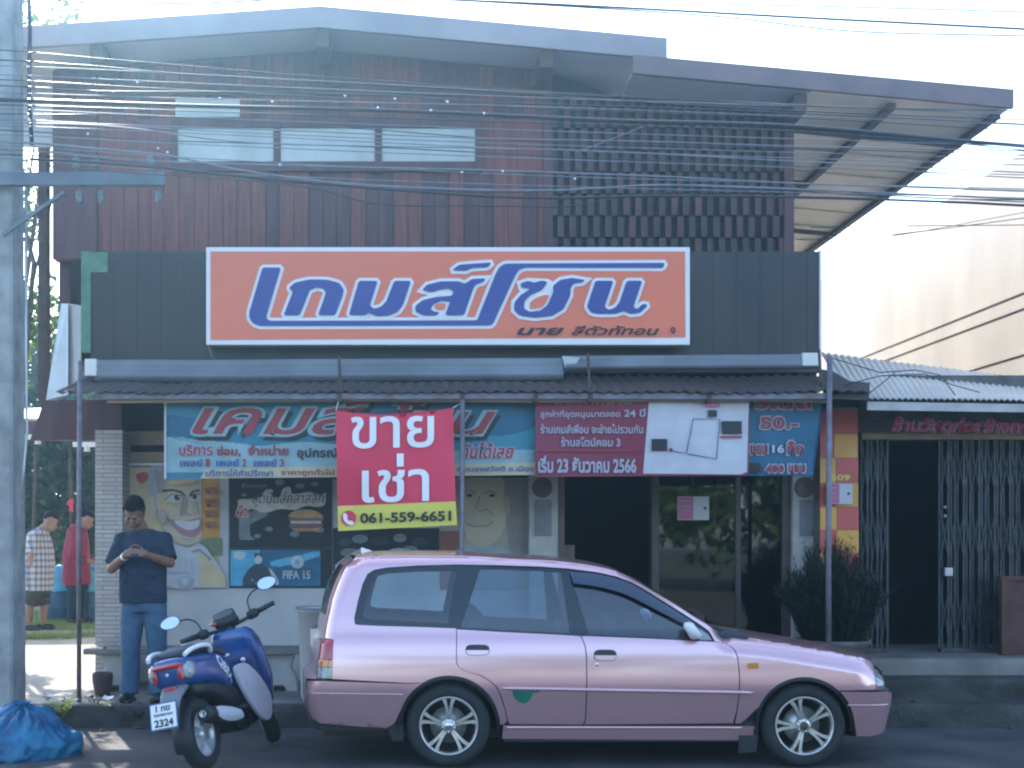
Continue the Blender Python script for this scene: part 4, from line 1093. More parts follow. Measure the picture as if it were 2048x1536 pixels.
bk = thing('white_bin', 'round off white bin half hidden behind the rear of the pink car', 'bin', (PXX(640, Yk), Yk, zk))
mb.lathe([(0.0, 0.0), (0.14, 0.0), (0.16, 0.05), (0.185, rz - 0.03), (0.20, rz - 0.025), (0.20, rz), (0.19, rz), (0.175, rz - 0.05), (0.0, rz - 0.12)], (PXX(640, Yk), Yk, zk), (0, 0, 1), 32, M['wallwhite']); mb.build('body', None, bk)
mb = MB(); mb.tube([Vector((PXX(640, Yk) + 0.20 * math.cos(a), Yk + 0.20 * math.sin(a), zk + rz)) for a in [2 * math.pi * k / 32 for k in range(33)]], 0.010, 8, M['plaquegrey']); mb.build('rim', None, bk)

# ---------------------------------------------------------------- utility pole
M['armsteel'] = mat('arm_steel', (0.15, 0.18, 0.21), 0.5, metal=0.3, var=0.2)
Yp = 10.4
up_ = thing('utility_pole', 'weathered square concrete utility pole beside the blue bag', 'utility pole', (PXX(0, Yp), Yp, 0.18))
mb = MB(); rings = []
for i in range(22):
    t = i / 21; z = 0.1 + 8.5 * t; hw = 0.185 - 0.004 * t * 8.5; c = 0.02
    X = PXX(-4, Yp) - 0.012
    X0 = X + 0.01 * t
    rings.append([Vector((X0 + a, Yp + b, z)) for a, b in ((-hw, -hw + c), (-hw + c, -hw), (hw - c, -hw), (hw, -hw + c), (hw, hw - c), (hw - c, hw), (-hw + c, hw), (-hw, hw - c))])
mb.loft(rings, M['pole'], False)
mb.build('shaft', None, up_)
for py in (520, 605, 672, 800, 917, 1083, 1162, 1190, 1260, 985, 330):
    q = MB(); q.lathe([(0.0, 0.004), (0.010, 0.004), (0.013, 0.0)], P(12 if py % 2 else 6, py, Yp - 0.1855 + 0.004 * PZ(py, Yp)), (0, 1, 0), 12, M['black']); q.build('bolt_hole', None, up_)
mb = MB()
ya_ = Yp - 0.24
mb.box(PXX(-60, ya_), PXX(330, ya_), ya_ - 0.035, ya_ + 0.035, PZ(372, ya_), PZ(346, ya_), M['armsteel']); mb.build('cross_arm', None, up_, bevel=0.004)
mb = MB(); mb.obox(P(5, 470, ya_ + 0.02), P(128, 385, ya_ + 0.02), 0.03, 0.03, m=M['armsteel']); mb.build('brace', None, up_)
def insulator(px, py, hang):
    mb = MB(); o = P(px, py, ya_); a = Vector((0, 0, -1 if hang else 1))
    mb.lathe([(0.008, 0.0), (0.008, 0.03), (0.022, 0.035), (0.030, 0.055), (0.020, 0.065), (0.032, 0.085), (0.022, 0.10), (0.028, 0.12), (0.012, 0.135), (0.0, 0.137)], o, a, 16, M['armsteel']); mb.build('insulator', None, up_)
for px in (160, 203, 318): insulator(px, 372, True)
for px in (152, 192, 300): insulator(px, 346, False)
mb = MB(); xg = PXX(58, Yp - 0.1)
mb.tube([P(56, -60, Yp - 0.1), P(60, 60, Yp - 0.1), P(58, 200, Yp - 0.1), P(64, 290, Yp - 0.1)], 0.017, 8, M['gate']); mb.build('cable_pipe', None, up_)
mb = MB(); mb.tube([P(52, 372, Yp - 0.1), P(52, 700, Yp - 0.1), P(54, 860, Yp - 0.1), P(48, 930, Yp - 0.1), P(42, 1000, Yp - 0.15)], 0.012, 8, M['galv']); mb.build('earth_pipe', None, up_)

# ---------------------------------------------------------------- overhead cables
M['cable'] = mat('cable_black', (0.020, 0.022, 0.026), 0.42, var=0.2, spec=0.5)
M['cable2'] = mat('cable_grey', (0.20, 0.21, 0.235), 0.55, metal=0.25, var=0.2)
CAB = []
def cable(pts, r, Y, label, m='cable', jit=0.0):
    mb = MB()
    pts = [(-260, pts[0][1] + (pts[0][1] - pts[1][1]) * (260 + pts[0][0]) / max(1, pts[1][0] - pts[0][0]) * 0.4)] + list(pts) if pts[0][0] <= 40 else list(pts)
    if pts[-1][0] >= 2000:
        a, b = pts[-2], pts[-1]; pts = pts + [(2500, b[1] + (b[1] - a[1]) * (2500 - b[0]) / max(1, b[0] - a[0]))]
    sm = cr_smooth([P(a, b, Y) for a, b in pts], 10, False)
    mb.tube(sm, r * 0.82, 6, M[m])
    c = sm[len(sm) // 2]
    tag(mb.build('overhead_cable', None, None, c), label, 'cable', 'overhead cables along the road')
thinA = 'thin cable crossing the white sky above the right roof edge'
thinB = 'thin cable stretched across the brown upper storey'
thinC = 'slim cable crossing below the frosted window band'
cable([(600, -14), (1350, 6), (1700, 14), (2048, 24)], 0.006, 9.6, thinA)
cable([(700, -8), (1100, 8), (1583, 34), (2048, 58)], 0.011, 9.7, 'thickest cable running above the right roof edge against the sky')
cable([(900, 0), (1400, 30), (1700, 62), (2048, 72)], 0.007, 9.8, thinA)
cable([(1500, 60), (1800, 80), (2048, 92)], 0.004, 9.9, thinA)
cable([(45, -6), (190, 4), (400, 6), (700, -10)], 0.010, 9.8, 'knotted cable sagging across the sky above the left roof edge')
cable([(0, 120), (200, 133), (420, 152), (900, 178), (1300, 205), (1640, 224), (2048, 240)], 0.006, 10.0, thinB)
cable([(0, 100), (260, 122), (600, 150), (1000, 178), (1400, 200), (1700, 215), (2048, 222)], 0.005, 9.7, thinB)
cable([(20, 172), (200, 182), (500, 184), (760, 190), (1000, 205), (1400, 218), (1700, 232), (2048, 248)], 0.006, 9.8, thinB)
cable([(20, 160), (300, 176), (600, 192), (900, 208), (1200, 222), (1600, 236), (2048, 262)], 0.005, 9.9, thinB)
cable([(20, 200), (400, 212), (800, 222), (1200, 240), (1580, 252), (1900, 280), (2048, 292)], 0.019, 9.9, 'thick black cable crossing in front of the right soffit', 'cable')
cable([(20, 210), (500, 226), (900, 240), (1300, 252), (1580, 262), (1880, 284), (2048, 300)], 0.006, 9.75, thinB)
cable([(20, 240), (250, 250), (600, 262), (950, 276), (1300, 283), (1580, 292), (2048, 302)], 0.006, 9.8, thinB, 'cable2')
cable([(20, 228), (300, 232), (700, 256), (1100, 284), (1580, 296), (2048, 310)], 0.005, 10.0, thinB)
cable([(40, 246), (240, 254), (500, 285), (950, 296), (1200, 302), (1580, 322), (2048, 345)], 0.006, 9.7, thinB, 'cable2')
cable([(40, 262), (300, 280), (700, 292), (1100, 312), (1580, 332), (2048, 356)], 0.005, 9.9, thinB)
cable([(40, 285), (180, 296), (340, 312), (480, 340), (680, 366), (900, 378), (1080, 381), (1200, 376), (1330, 370), (1580, 378), (2048, 398)], 0.009, 9.7, 'long pale cable sagging lowest just above the orange sign', 'cable2')
cable([(40, 300), (300, 322), (700, 334), (950, 340), (1300, 352), (1580, 366), (2048, 382)], 0.008, 9.8, thinC, 'cable2')
cable([(40, 310), (240, 322), (600, 372), (760, 408), (1000, 412), (1140, 412), (1280, 390), (1500, 378), (1700, 388), (2048, 404)], 0.006, 9.9, thinC)
cable([(60, 318), (260, 330), (560, 360), (900, 388), (1100, 396), (1300, 392), (1580, 394), (1900, 404), (2048, 411)], 0.012, 9.75, 'bundled dark cable along the bottom of the right soffit')
cable([(60, 330), (350, 352), (700, 372), (1000, 385), (1300, 372), (1580, 376), (1850, 396), (2048, 400)], 0.005, 10.0, thinC)
cable([(1150, 306), (1290, 252)], 0.004, 9.8, 'short slanting wire linking two cables in front of the block screen', 'cable2')
cable([(1620, 462), (1750, 470), (1850, 462), (2048, 436)], 0.004, 9.9, 'thin wire rising to the right over the cream building')
cable([(1620, 455), (1800, 452), (2048, 450)], 0.004, 9.8, 'thin level wire over the cream building')
cable([(1600, 478), (1780, 472), (2048, 425)], 0.003, 10.1, 'thin wire rising to the right over the cream building')
cable([(20, 150), (420, 168), (1100, 196), (2048, 226)], 0.0045, 9.79, thinB, 'cable2')
cable([(20, 186), (420, 198), (1100, 214), (2048, 250)], 0.0045, 9.75, thinB, 'cable2')
cable([(20, 218), (420, 236), (1100, 262), (2048, 292)], 0.0045, 9.84, thinB, 'cable2')
cable([(20, 252), (420, 268), (1100, 300), (2048, 330)], 0.0045, 9.77, thinB, 'cable2')
cable([(20, 270), (420, 290), (1100, 318), (2048, 350)], 0.0045, 9.74, thinB, 'cable2')
cable([(20, 318), (420, 346), (1100, 372), (2048, 396)], 0.0045, 9.84, thinC, 'cable2')
cable([(20, 132), (420, 150), (1100, 186), (2048, 230)], 0.0045, 10.00, thinB, 'cable2')
cable([(20, 236), (420, 262), (1100, 290), (2048, 318)], 0.0045, 9.96, thinB, 'cable2')
cable([(20, 292), (420, 318), (1100, 352), (2048, 378)], 0.0045, 9.95, thinC, 'cable2')
mb = MB()
rnd = random.Random(5)
M['tie'] = mat('tie_metal', (0.75, 0.75, 0.76), 0.15, metal=1.0, var=0.05)
for k, (px, py) in enumerate([(275, 165), (227, 184), (440, 197), (545, 204), (690, 192), (756, 216), (862, 221), (968, 227), (790, 198), (895, 204), (924, 345), (1005, 343), (1150, 358), (316, 297), (335, 305), (560, 330), (176, 268)]):
    mb = MB(); Yt = 9.7 + 0.02 * (k % 3)
    o = P(px, py, Yt)
    mb.lathe([(0.006, -0.009), (0.0095, -0.007), (0.0095, 0.007), (0.006, 0.009)], o, (1, 0.1, -0.05), 10, M['tie'])
    tag(mb.build('cable_tie', None, None, o), 'tiny shiny metal tie glinting on an overhead cable', 'cable tie', 'shiny ties on the cables')

# ---------------------------------------------------------------- yard and trees behind on the left
def tree(name, label, x, y, h, cr, n, seed, m, tr=0.12, z0=0.25, leaf=0.20, flat=0.8, base=0.3):
    rnd = random.Random(seed)
    t = thing(name, label, 'tree', (x, y, z0))
    tk = MB(); L = [Vector((x, y, z0))]
    for i in range(1, 6): L.append(Vector((x + 0.1 * i * rnd.gauss(0, 0.5), y + 0.1 * i * rnd.gauss(0, 0.5), z0 + (h * 0.75) * i / 5)))
    tk.tube(L, [tr, tr * 0.85, tr * 0.7, tr * 0.55, tr * 0.4, tr * 0.25], 9, M['bark'])
    cl = []
    for k in range(16):
        a = rnd.random() * 6.283; rr_ = cr * (0.35 + 0.6 * rnd.random()); zz = z0 + h * (base + (1 - base) * rnd.random())
        c = Vector((x + rr_ * math.cos(a), y + rr_ * math.sin(a), zz)); cl.append((c, cr * (0.25 + 0.25 * rnd.random())))
        s0 = L[2].lerp(L[5], rnd.random()); tk.tube([s0, s0.lerp(c, 0.5) + Vector((0, 0, 0.15)), c], [tr * 0.35, tr * 0.2, tr * 0.06], 6, M['bark'])
    tk.build('trunk', None, t)
    cw = MB(); pts = []
    for i in range(n):
        c, r = cl[rnd.randrange(len(cl))]
        v = Vector((rnd.gauss(0, 1), rnd.gauss(0, 1), rnd.gauss(0, 1) * flat)); v = v.normalized() * r * (0.35 + 0.75 * rnd.random() ** 0.5)
        pts.append(c + v)
    leaves(cw, pts, m, leaf, rnd)
    cw.build('crown', None, t, weld=False)
    return t
tree('shade_tree', 'dark leafy tree behind the plaid shirted man at the far left', PXX(60, 24), 25, 5.2, 2.2, 16000, 2, M['leaf'], base=0.18)
tree('shade_tree', 'dark leafy tree behind the red shirted man, next to the brick pillar', PXX(190, 27), 27.5, 5.0, 2.6, 16000, 3, M['leaf'], base=0.18)
tree('shade_tree', 'bright sunlit tree showing between pole and house above the eave', PXX(24, 15.5), 15.5, 7.6, 0.9, 3000, 4, M['leaf2'], base=0.40, leaf=0.13, tr=0.07)
# lean-to roof and its thin posts in the back yard
sh = thing('yard_shed', 'open back yard shed with thin posts and dark roof at the far left', 'shed', (PXX(110, 19), 19, 0.3))
mb = MB(); mb.prism([P(-60, 842, 18.6), P(260, 842, 18.6), P(260, 884, 18.6), P(-60, 872, 18.6)], (0, 0.06, 0), M['plank2']); mb.prism([P(-60, 842, 18.6), P(260, 842, 18.6), P(300, 820, 22.5), P(-60, 820, 22.5)], (0, 0, 0.04), M['roofsheet']); mb.build('roof', None, sh)
mb = MB(); mb.box(PXX(-80, 30), PXX(230, 30), 30, 30.1, 0.2, 2.5, M['dark']); mb.build('dark_backdrop', None, sh)  # dark panel added as a backdrop to darken the gaps behind the trees
for a, b in ((72, 60), (140, 146)):
    mb = MB(); mb.tube([P(a, 880, 18.7), P((a + b) / 2 + 1, 1080, 18.7), P(b, 1262, 18.7)], 0.028, 8, M['bark']); mb.build('post', None, sh)
for px0, px1, py in ((48, 92, 874), (146, 192, 889)):
    mb = MB(); mb.obox(P(px0, py, 18.5), P(px1, py, 18.5), 0.05, 0.07, m=M['white']); mb.tube([P(px0 + 28, py, 18.5), P(px0 + 28, py + 14, 18.5)], [0.03, 0.05], 10, M['white']); mb.build('tube_lamp', None, sh)
mb = MB(); mb.box(PXX(-80, 36), PXX(120, 36), 36, 36.3, 0.3, 2.0, M['plank2']); mb.prism([P(-80, 968, 35.6), P(116, 966, 35.6), P(112, 946, 38.5), P(-80, 940, 38.5)], (0, 0, 0.06), M['nroof'])
hs = mb.build('far_house', None, None, (PXX(50, 36), 36, 0.3)); tag(hs, 'distant low house with a sunlit roof, glimpsed between pole and trees', 'house')
mb = MB(); rnd = random.Random(8)
pts = []
for i in range(9000):
    y = 15.8 + 6 * rnd.random() ** 1.3; x = PXX(20 + 190 * rnd.random(), y)
    if noise.noise(Vector((x * 1.3, y * 1.1, 4))) > -0.12: pts.append(Vector((x, y, yardz(x, y))))
for p in pts:
    d = Vector((rnd.gauss(0, 0.4), rnd.gauss(0, 0.4), 1)).normalized() * (0.04 + 0.06 * rnd.random()); w = Vector((rnd.gauss(0, 1), rnd.gauss(0, 1), 0)).normalized() * 0.006
    mb.raw([p - w, p + w, p + d], [(0, 1, 2)], M['grass'])
tag(mb.build('grass', weld=False), kind='stuff')
# weeds and litter along the kerb
def weed(px, py, Y, s, m, label, n=26, seed=1):
    rnd = random.Random(seed); o = P(px, py, Y); mb = MB()
    for k in range(n):
        a = rnd.random() * 6.283; ln = s * (0.5 + 0.7 * rnd.random())
        e = o + Vector((math.cos(a) * ln * 0.6, math.sin(a) * ln * 0.6, ln * (0.5 + 0.6 * rnd.random())))
        mid = o.lerp(e, 0.55) + Vector((0, 0, ln * 0.15)); mb.tube([o, mid, e], [0.003, 0.0025, 0.001], 3, m, False, False)
        for j in range(3):
            c = o.lerp(e, 0.4 + 0.3 * j); d = Vector((rnd.gauss(0, 1), rnd.gauss(0, 1), 0.5)).normalized() * s * 0.22; w = d.cross(Vector((0, 0, 1))).normalized() * s * 0.09
            mb.raw([c, c + d * 0.5 + w, c + d, c + d * 0.5 - w], [(0, 1, 2, 3)], m)
    tag(mb.build('weed', None, None, o, weld=False), label, 'plant', 'weeds along the kerb')
weed(128, 1432, 10.62, 0.16, M['lime'], 'lime green weed at the kerb beside the blue bag', 20, 1)
weed(190, 1420, 10.8, 0.10, M['leaf'], 'low dark weed at the kerb beside the bottom of the left awning post', 24, 2)
weed(236, 1432, 10.75, 0.12, M['leaf'], 'low dark weed on the kerb left of the scooter plate', 30, 3)
weed(280, 1440, 10.72, 0.11, M['leaf'], 'low dark weed on the kerb right behind the scooter plate', 26, 4)
M['dryleaf'] = leafmat('dry_leaf', (0.16, 0.10, 0.05), (0.24, 0.17, 0.07), 0.2)
rnd = random.Random(77)
for k in range(34):
    x = -3.0 + 8.5 * rnd.random(); y = (10.35 + 0.33 * rnd.random()) if k % 3 else (10.86 + 0.35 * rnd.random())
    z = 0.004 if y < KERB else 0.185
    if 0.9 < x and y > 11.2: y = 10.9
    o = Vector((x, y, z)); a = rnd.random() * 6.28; L_ = 0.035 + 0.035 * rnd.random(); e = Vector((math.cos(a), math.sin(a), 0)); w = Vector((-e.y, e.x, 0)); mb = MB()
    rows = [[o + e * L_ * (t - 0.5) * 2 + w * L_ * 0.42 * s_ * math.sin(math.pi * (0.08 + 0.84 * t)) + Vector((0, 0, 0.012 * abs(s_) + 0.012 * (t - 0.4) ** 2 * 3)) for s_ in (-1, 0, 1)] for t in (0, 0.25, 0.5, 0.75, 1)]
    mb.grid(rows, M['dryleaf']); tag(mb.build('dry_leaf', None, None, o, weld=False), 'curled dry brown leaf lying along the kerb', 'leaf', 'dry leaves along the kerb')
rnd = random.Random(21)
for k, (px, py, Y, lab) in enumerate([(204, 1299, 11.6, 'scrap of white paper on the end of the concrete bench'), (216, 1398, 10.95, 'scrap of pale paper on the pavement near the feet of the man'), (148, 1419, 10.75, 'scrap of pinkish paper at the foot of the left post'), (96, 1395, 10.95, 'crumpled pale scrap on the pavement beside the pole')]):
    mb = MB(); o = P(px, py, Y); rows = [[o + Vector((0.045 * (i - 1) + rnd.gauss(0, 0.006), 0.04 * (j - 1), 0.012 + rnd.gauss(0, 0.012))) for i in range(3)] for j in range(3)]
    mb.grid(rows, M['white']); mb.grid([[p - Vector((0, 0, 0.003)) for p in r] for r in rows], M['white'])
    tag(mb.build('paper_scrap', None, None, o, weld=False), lab, 'litter', 'litter on the pavement')

# the far side of the street, seen only mirrored in the door glass and the car
for k, (x, y, h, c) in enumerate(((1.5, -13, 6.5, 2.6), (6.5, -14, 7.0, 2.9), (11.5, -13, 6.0, 2.6), (-8, -14, 6.0, 2.6))):
    tree('roadside_tree', ['leafy tree across the street opposite the shop door', 'tallest leafy tree across the street', 'leafy tree across the street, farthest right', 'leafy tree across the street, farthest left'][k], x, y, h, c, 4500, 40 + k, M['leaf2'], z0=0.0, leaf=0.42, base=0.25)
# ---------------------------------------------------------------- the estate car
YC = 9.63
def paint(name, c, c2):
    m = bpy.data.materials.new(name); m.use_nodes = True
    nt = m.node_tree; b = nt.nodes['Principled BSDF']
    n = nt.nodes.new('ShaderNodeTexNoise'); n.inputs['Scale'].default_value = 1.7; n.inputs['Detail'].default_value = 6
    tc = nt.nodes.new('ShaderNodeTexCoord'); nt.links.new(tc.outputs['Object'], n.inputs['Vector'])
    mx = nt.nodes.new('ShaderNodeMix'); mx.data_type = 'RGBA'
    mx.inputs[6].default_value = (*c, 1); mx.inputs[7].default_value = (*c2, 1)
    nt.links.new(n.outputs['Fac'], mx.inputs[0]); nt.links.new(mx.outputs[2], b.inputs['Base Color'])
    b.inputs['Metallic'].default_value = 0.6; b.inputs['Roughness'].default_value = 0.38
    b.inputs['Coat Weight'].default_value = 1.0; b.inputs['Coat IOR'].default_value = 2.1; b.inputs['Coat Roughness'].default_value = 0.13
    n3 = nt.nodes.new('ShaderNodeTexNoise'); n3.inputs['Scale'].default_value = 3.0; nt.links.new(tc.outputs['Object'], n3.inputs['Vector'])
    rr = nt.nodes.new('ShaderNodeMapRange'); rr.inputs[3].default_value = 0.24; rr.inputs[4].default_value = 0.38
    nt.links.new(n3.outputs['Fac'], rr.inputs[0]); nt.links.new(rr.outputs[0], b.inputs['Roughness'])
    return m
MC = {}
MC['paint'] = paint('pink_paint', (0.80, 0.45, 0.46), (0.74, 0.39, 0.42))
MC['rubber'] = mat('black_rubber', (0.018, 0.020, 0.024), 0.45, var=0.2)
MC['trim'] = mat('black_trim', (0.010, 0.014, 0.018), 0.2, var=0.1, coat=0.4)
MC['tyre'] = mat('tyre', (0.024, 0.026, 0.028), 0.85, var=0.25, scale=12, bump=0.2, bscale=60)
MC['alloy'] = mat('alloy', (0.62, 0.60, 0.57), 0.34, metal=0.8, var=0.12, scale=14)
MC['alloydk'] = mat('alloy_barrel', (0.10, 0.10, 0.10), 0.5, metal=0.6, var=0.3)
MC['chrome'] = mat('chrome', (0.75, 0.76, 0.78), 0.15, metal=0.9, var=0.05)
MC['glass'] = glass_mat('car_glass', (0.72, 0.84, 0.90), 0.07)
MC['glassdk'] = glass_mat('car_glass_dark', (0.50, 0.64, 0.72), 0.09)
MC['visor'] = mat('smoked_visor', (0.03, 0.045, 0.07), 0.12, var=0.1, coat=0.6)
MC['seat'] = mat('seat_cloth', (0.045, 0.05, 0.06), 0.9, var=0.3, scale=20)
MC['lampred'] = mat('lamp_red', (0.45, 0.02, 0.03), 0.12, var=0.25, scale=30, coat=1.0)
MC['lampamber'] = mat('lamp_amber', (0.62, 0.22, 0.05), 0.12, var=0.2, scale=30, coat=1.0)
MC['lampclear'] = mat('lamp_clear', (0.30, 0.33, 0.33), 0.10, var=0.3, scale=25, coat=1.0)
MC['headlamp'] = mat('head_lamp', (0.22, 0.24, 0.25), 0.08, var=0.5, scale=22, coat=1.0, metal=0.3)
MC['sticker'] = mat('green_sticker', (0.012, 0.16, 0.10), 0.5, var=0.15)

def interp(tab):
    """smooth curve through a table of (t, value)"""
    def f(t):
        if t <= tab[0][0]: return tab[0][1]
        if t >= tab[-1][0]: return tab[-1][1]
        for i in range(len(tab) - 1):
            if tab[i][0] <= t <= tab[i + 1][0]: break
        x0, y0 = tab[i]; x1, y1 = tab[i + 1]
        def sl(k):
            a = tab[max(0, k - 1)]; b = tab[min(len(tab) - 1, k + 1)]
            return (b[1] - a[1]) / (b[0] - a[0])
        h = x1 - x0; u = (t - x0) / h; m0, m1 = sl(i) * h, sl(i + 1) * h
        return (2 * u ** 3 - 3 * u * u + 1) * y0 + (u ** 3 - 2 * u * u + u) * m0 + (3 * u * u - 2 * u ** 3) * y1 + (u ** 3 - u * u) * m1
    return f
Wb = interp([(0.12, 0.720), (0.22, 0.752), (0.34, 0.786), (0.46, 0.814), (0.53, 0.829), (0.60, 0.831), (0.72, 0.822), (0.82, 0.804), (0.87, 0.788), (0.92, 0.766), (1.02, 0.735), (1.18, 0.680), (1.32, 0.628), (1.44, 0.585), (1.55, 0.55)])
def cpx(px, py, ins=0.0):
    z = 0.8
    for _ in range(6):
        Y = YC - (Wb(z) - ins); z = PZ(py, Y)
    return Vector((PXX(px, Y), z))
def cpoly(L, ins=0.0): return [cpx(p[0], p[1], ins) for p in L]
TOPpx = [(706,1119),(713,1115.5),(735,1112.5),(780,1111),(850,1110.6),(950,1112),(1000,1116),(1098,1121),(1176,1130),(1225,1140),(1254,1151.5),(1277,1164),(1312.5,1185.5),(1351.6,1209),(1390.6,1234),(1419.5,1251.6),(1439,1264.5),(1451,1271)]
HOODpx = [(1451,1271),(1470,1274),(1517,1279),(1576,1288),(1634,1298.5),(1693,1309),(1732,1318),(1755.5,1327),(1767,1336)]
REARpx = [(706,1119),(690,1133),(678,1158),(664,1197),(653,1246),(648,1277),(641,1285),(636,1320),(632,1358)]
FRONTpx = [(1767,1336),(1774,1343),(1778,1360),(1780,1382)]
TOPpx = [tuple(p) for p in cr_smooth(TOPpx, 4, False)]; HOODpx = [tuple(p) for p in cr_smooth(HOODpx, 4, False)]
TOP = cpoly(TOPpx, 0.05); HOOD = cpoly(HOODpx, 0.05); REAR = cpoly(REARpx, 0.05); FRONT = cpoly(FRONTpx, 0.10)
BR = cpoly([(612,1358),(612,1384),(616,1420),(624,1450)], 0.05); BF = cpoly([(1793,1384),(1792,1396),(1790,1412),(1785,1431),(1776,1470)], 0.08)
def pdist(p, line):
    best = 9
    for a, b in zip(line, line[1:]):
        d = b - a; t = max(0, min(1, (p - a).dot(d) / d.length_squared))
        best = min(best, (p - a - d * t).length)
    return best
def rnd_(d, r):
    return 0.0 if d >= r else r - math.sqrt(max(0.0, r * r - (r - d) ** 2))
def soft_(d, r, k):
    return 0.0 if d >= r else k * r * (1 - d / r) ** 2
def Wside(x, z):
    p = Vector((x, z))
    return Wb(z) - soft_(pdist(p, TOP), 0.07, 0.95) - soft_(pdist(p, HOOD), 0.12, 0.9) - rnd_(pdist(p, REAR), 0.085) - rnd_(pdist(p, FRONT), 0.22) * 0.9
def Wbr(x, z): return Wb(z) + 0.016 - rnd_(pdist(Vector((x, z)), BR), 0.10)
def Wbf(x, z): return Wb(z) + 0.016 - rnd_(pdist(Vector((x, z)), BF), 0.20)

car = thing('parked_car', 'metallic pink estate car with alloy wheels parked at the kerb', 'car', (PXX(1250, YC), YC, 0.0))
class PanelMB(MB):
    W = None
    def build(s, name, m=None, parent=None, base=None, bevel=0, weld=False):
        o = MB.build(s, name, m, parent, base, bevel, False)
        if s.W is None: return o
        me = o.data; b = BASE[o.name]; nn = []; e = 0.002
        cache = {}
        for p in me.polygons:
            if not p.use_smooth: nn += [tuple(p.normal)] * len(p.vertices); continue
            for i in p.vertices:
                if i not in cache:
                    v = me.vertices[i].co + b; sg = 1 if v.y < YC else -1
                    wx = (s.W(v.x + e, v.z) - s.W(v.x - e, v.z)) / (2 * e); wz = (s.W(v.x, v.z + e) - s.W(v.x, v.z - e)) / (2 * e)
                    wx = max(-7, min(7, wx)); wz = max(-7, min(7, wz))
                    cache[i] = tuple(Vector((-wx, -sg, -wz)).normalized())
                nn.append(cache[i])
        me.normals_split_custom_set(nn)
        return o
def panel(poly, m, s=1, holes=(), W=Wside, off=0.0, step=0.035, th=0.012, mb=None):
    """body sheet lifted off its side-view outline; s=1 street side, -1 kerb side"""
    vs_, fs = cdt(poly, holes, step)
    if mb is None: mb = PanelMB(); mb.W = W
    out = [Vector((v.x, YC - s * (W(v.x, v.y) + off), v.y)) for v in vs_]
    inn = [Vector((v.x, YC - s * (W(v.x, v.y) + off - th), v.y)) for v in vs_]
    mb.raw(out, [f if s > 0 else f[::-1] for f in fs], m, True)
    if th:
        # turn the outer rim inwards so the sheet has thickness
        cnt = {}
        for f in fs:
            for a, b in zip(f, f[1:] + f[:1]): cnt[(a, b)] = 1
        rim = [(a, b) for (a, b) in cnt if (b, a) not in cnt]
        vv = []; ff = []
        for a, b in rim:
            o = len(vv); vv += [out[a], out[b], inn[b], inn[a]]; ff.append((o, o + 1, o + 2, o + 3))
        mb.raw(vv, ff, m, False)
    return mb
def arc(cx, cy, r, a0, a1, n=24): return [(cx + r * math.cos(R(a0 + (a1 - a0) * i / n)), cy - r * math.sin(R(a0 + (a1 - a0) * i / n))) for i in range(n + 1)]
DLOtop = [(709,1246),(708.4,1236),(715,1205),(725,1168),(734.8,1148),(748,1139.6),(775.8,1134.7),(834,1131),(912.5,1129),(1000,1130.5),(1078,1133),(1136.7,1137),(1195,1144.5),(1234,1153),(1263.7,1164),(1293,1180.6),(1332,1205),(1371,1229.4),(1400,1248.5),(1419.5,1263),(1430,1283)]
DLObot = [(1430,1283),(1400,1281.5),(1293,1276),(1176,1271),(1117,1268.5),(1000,1263),(912.5,1257),(834,1254),(756,1252),(717,1250),(711,1249)]
RA = (898, 1453, 102); FA = (1609, 1453, 99)
seamR = [(912.5,1259),(912,1324),(916,1334),(932,1343),(961,1351.5),(981,1364),(991,1373),(1001,1392),(1010,1422),(1014,1442)]
seamB = [(1162,1272.5),(1170,1291),(1173,1314),(1173.5,1380),(1171,1440),(1168,1449)]
seamF = [(1448,1287),(1462,1292),(1470,1300),(1476,1318),(1479,1353),(1478,1392),(1474,1421),(1468,1447)]
shell = [(664.5,1358),(667,1279),(649,1277),(653,1246),(664,1197),(678,1158),(690,1133)] + TOPpx + [(1446.5,1286)] + DLOtop[::-1][0:] + [(711,1249)] + DLObot[::-1][1:5] + seamR + [(1007,1449)] + arc(*RA, 2, 121, 30) + [(807,1365.5)]
rdoor = [(p[0] + 1.6, p[1] + (0 if i < 4 else -1.0)) for i, p in enumerate(seamR)] + [(1020,1448), (1165.5,1449)] + [(p[0] - 1.0, p[1]) for p in seamB[::-1][1:]] + [(1117,1269.5),(1000,1264)]
fdoor = [(p[0] + 1.0, p[1]) for p in seamB] + [(1466,1446.5)] + [(p[0] - 1.0, p[1]) for p in seamF[::-1][1:]] + [(1430,1284),(1400,1282.5),(1293,1277),(1176,1272.4)]
fender = [(1448,1274)] + HOODpx[0:] + [(1757,1341),(1753,1360),(1753.5,1380),(1679,1381)] + arc(*FA, 46, 157, 30) + [(1508,1422),(1490,1440),(1480,1447),(1470,1447)] + [(p[0] + 1.0, p[1]) for p in seamF[::-1][1:]]
sill = [(1006,1451),(1100,1451.5),(1508,1452),(1504,1480),(1300,1479),(1004,1477)]
frbump = [(1680,1383),(1730,1383.5),(1771,1384),(1790,1386.5),(1792,1396),(1790,1412),(1785,1431),(1776,1466),(1740,1472),(1712,1472)] + arc(*FA, 2, 43, 10)
rebump = [(614,1363),(640,1361.5),(720,1364),(808,1367)] + arc(*RA, 121.5, 152, 8) + [(789,1446),(772,1456),(700,1451),(640,1446),(622,1438),(616,1420),(612,1386)]
qglass = [(726,1230),(733,1200),(743,1168),(755,1152),(775,1147),(835,1143),(913,1141),(895,1247),(835,1243.5),(745,1239),(729,1236)]
rglass = [(960,1139),(1000,1139),(1078,1142),(1122,1145.5),(1140,1267),(1000,1260),(922,1255)]
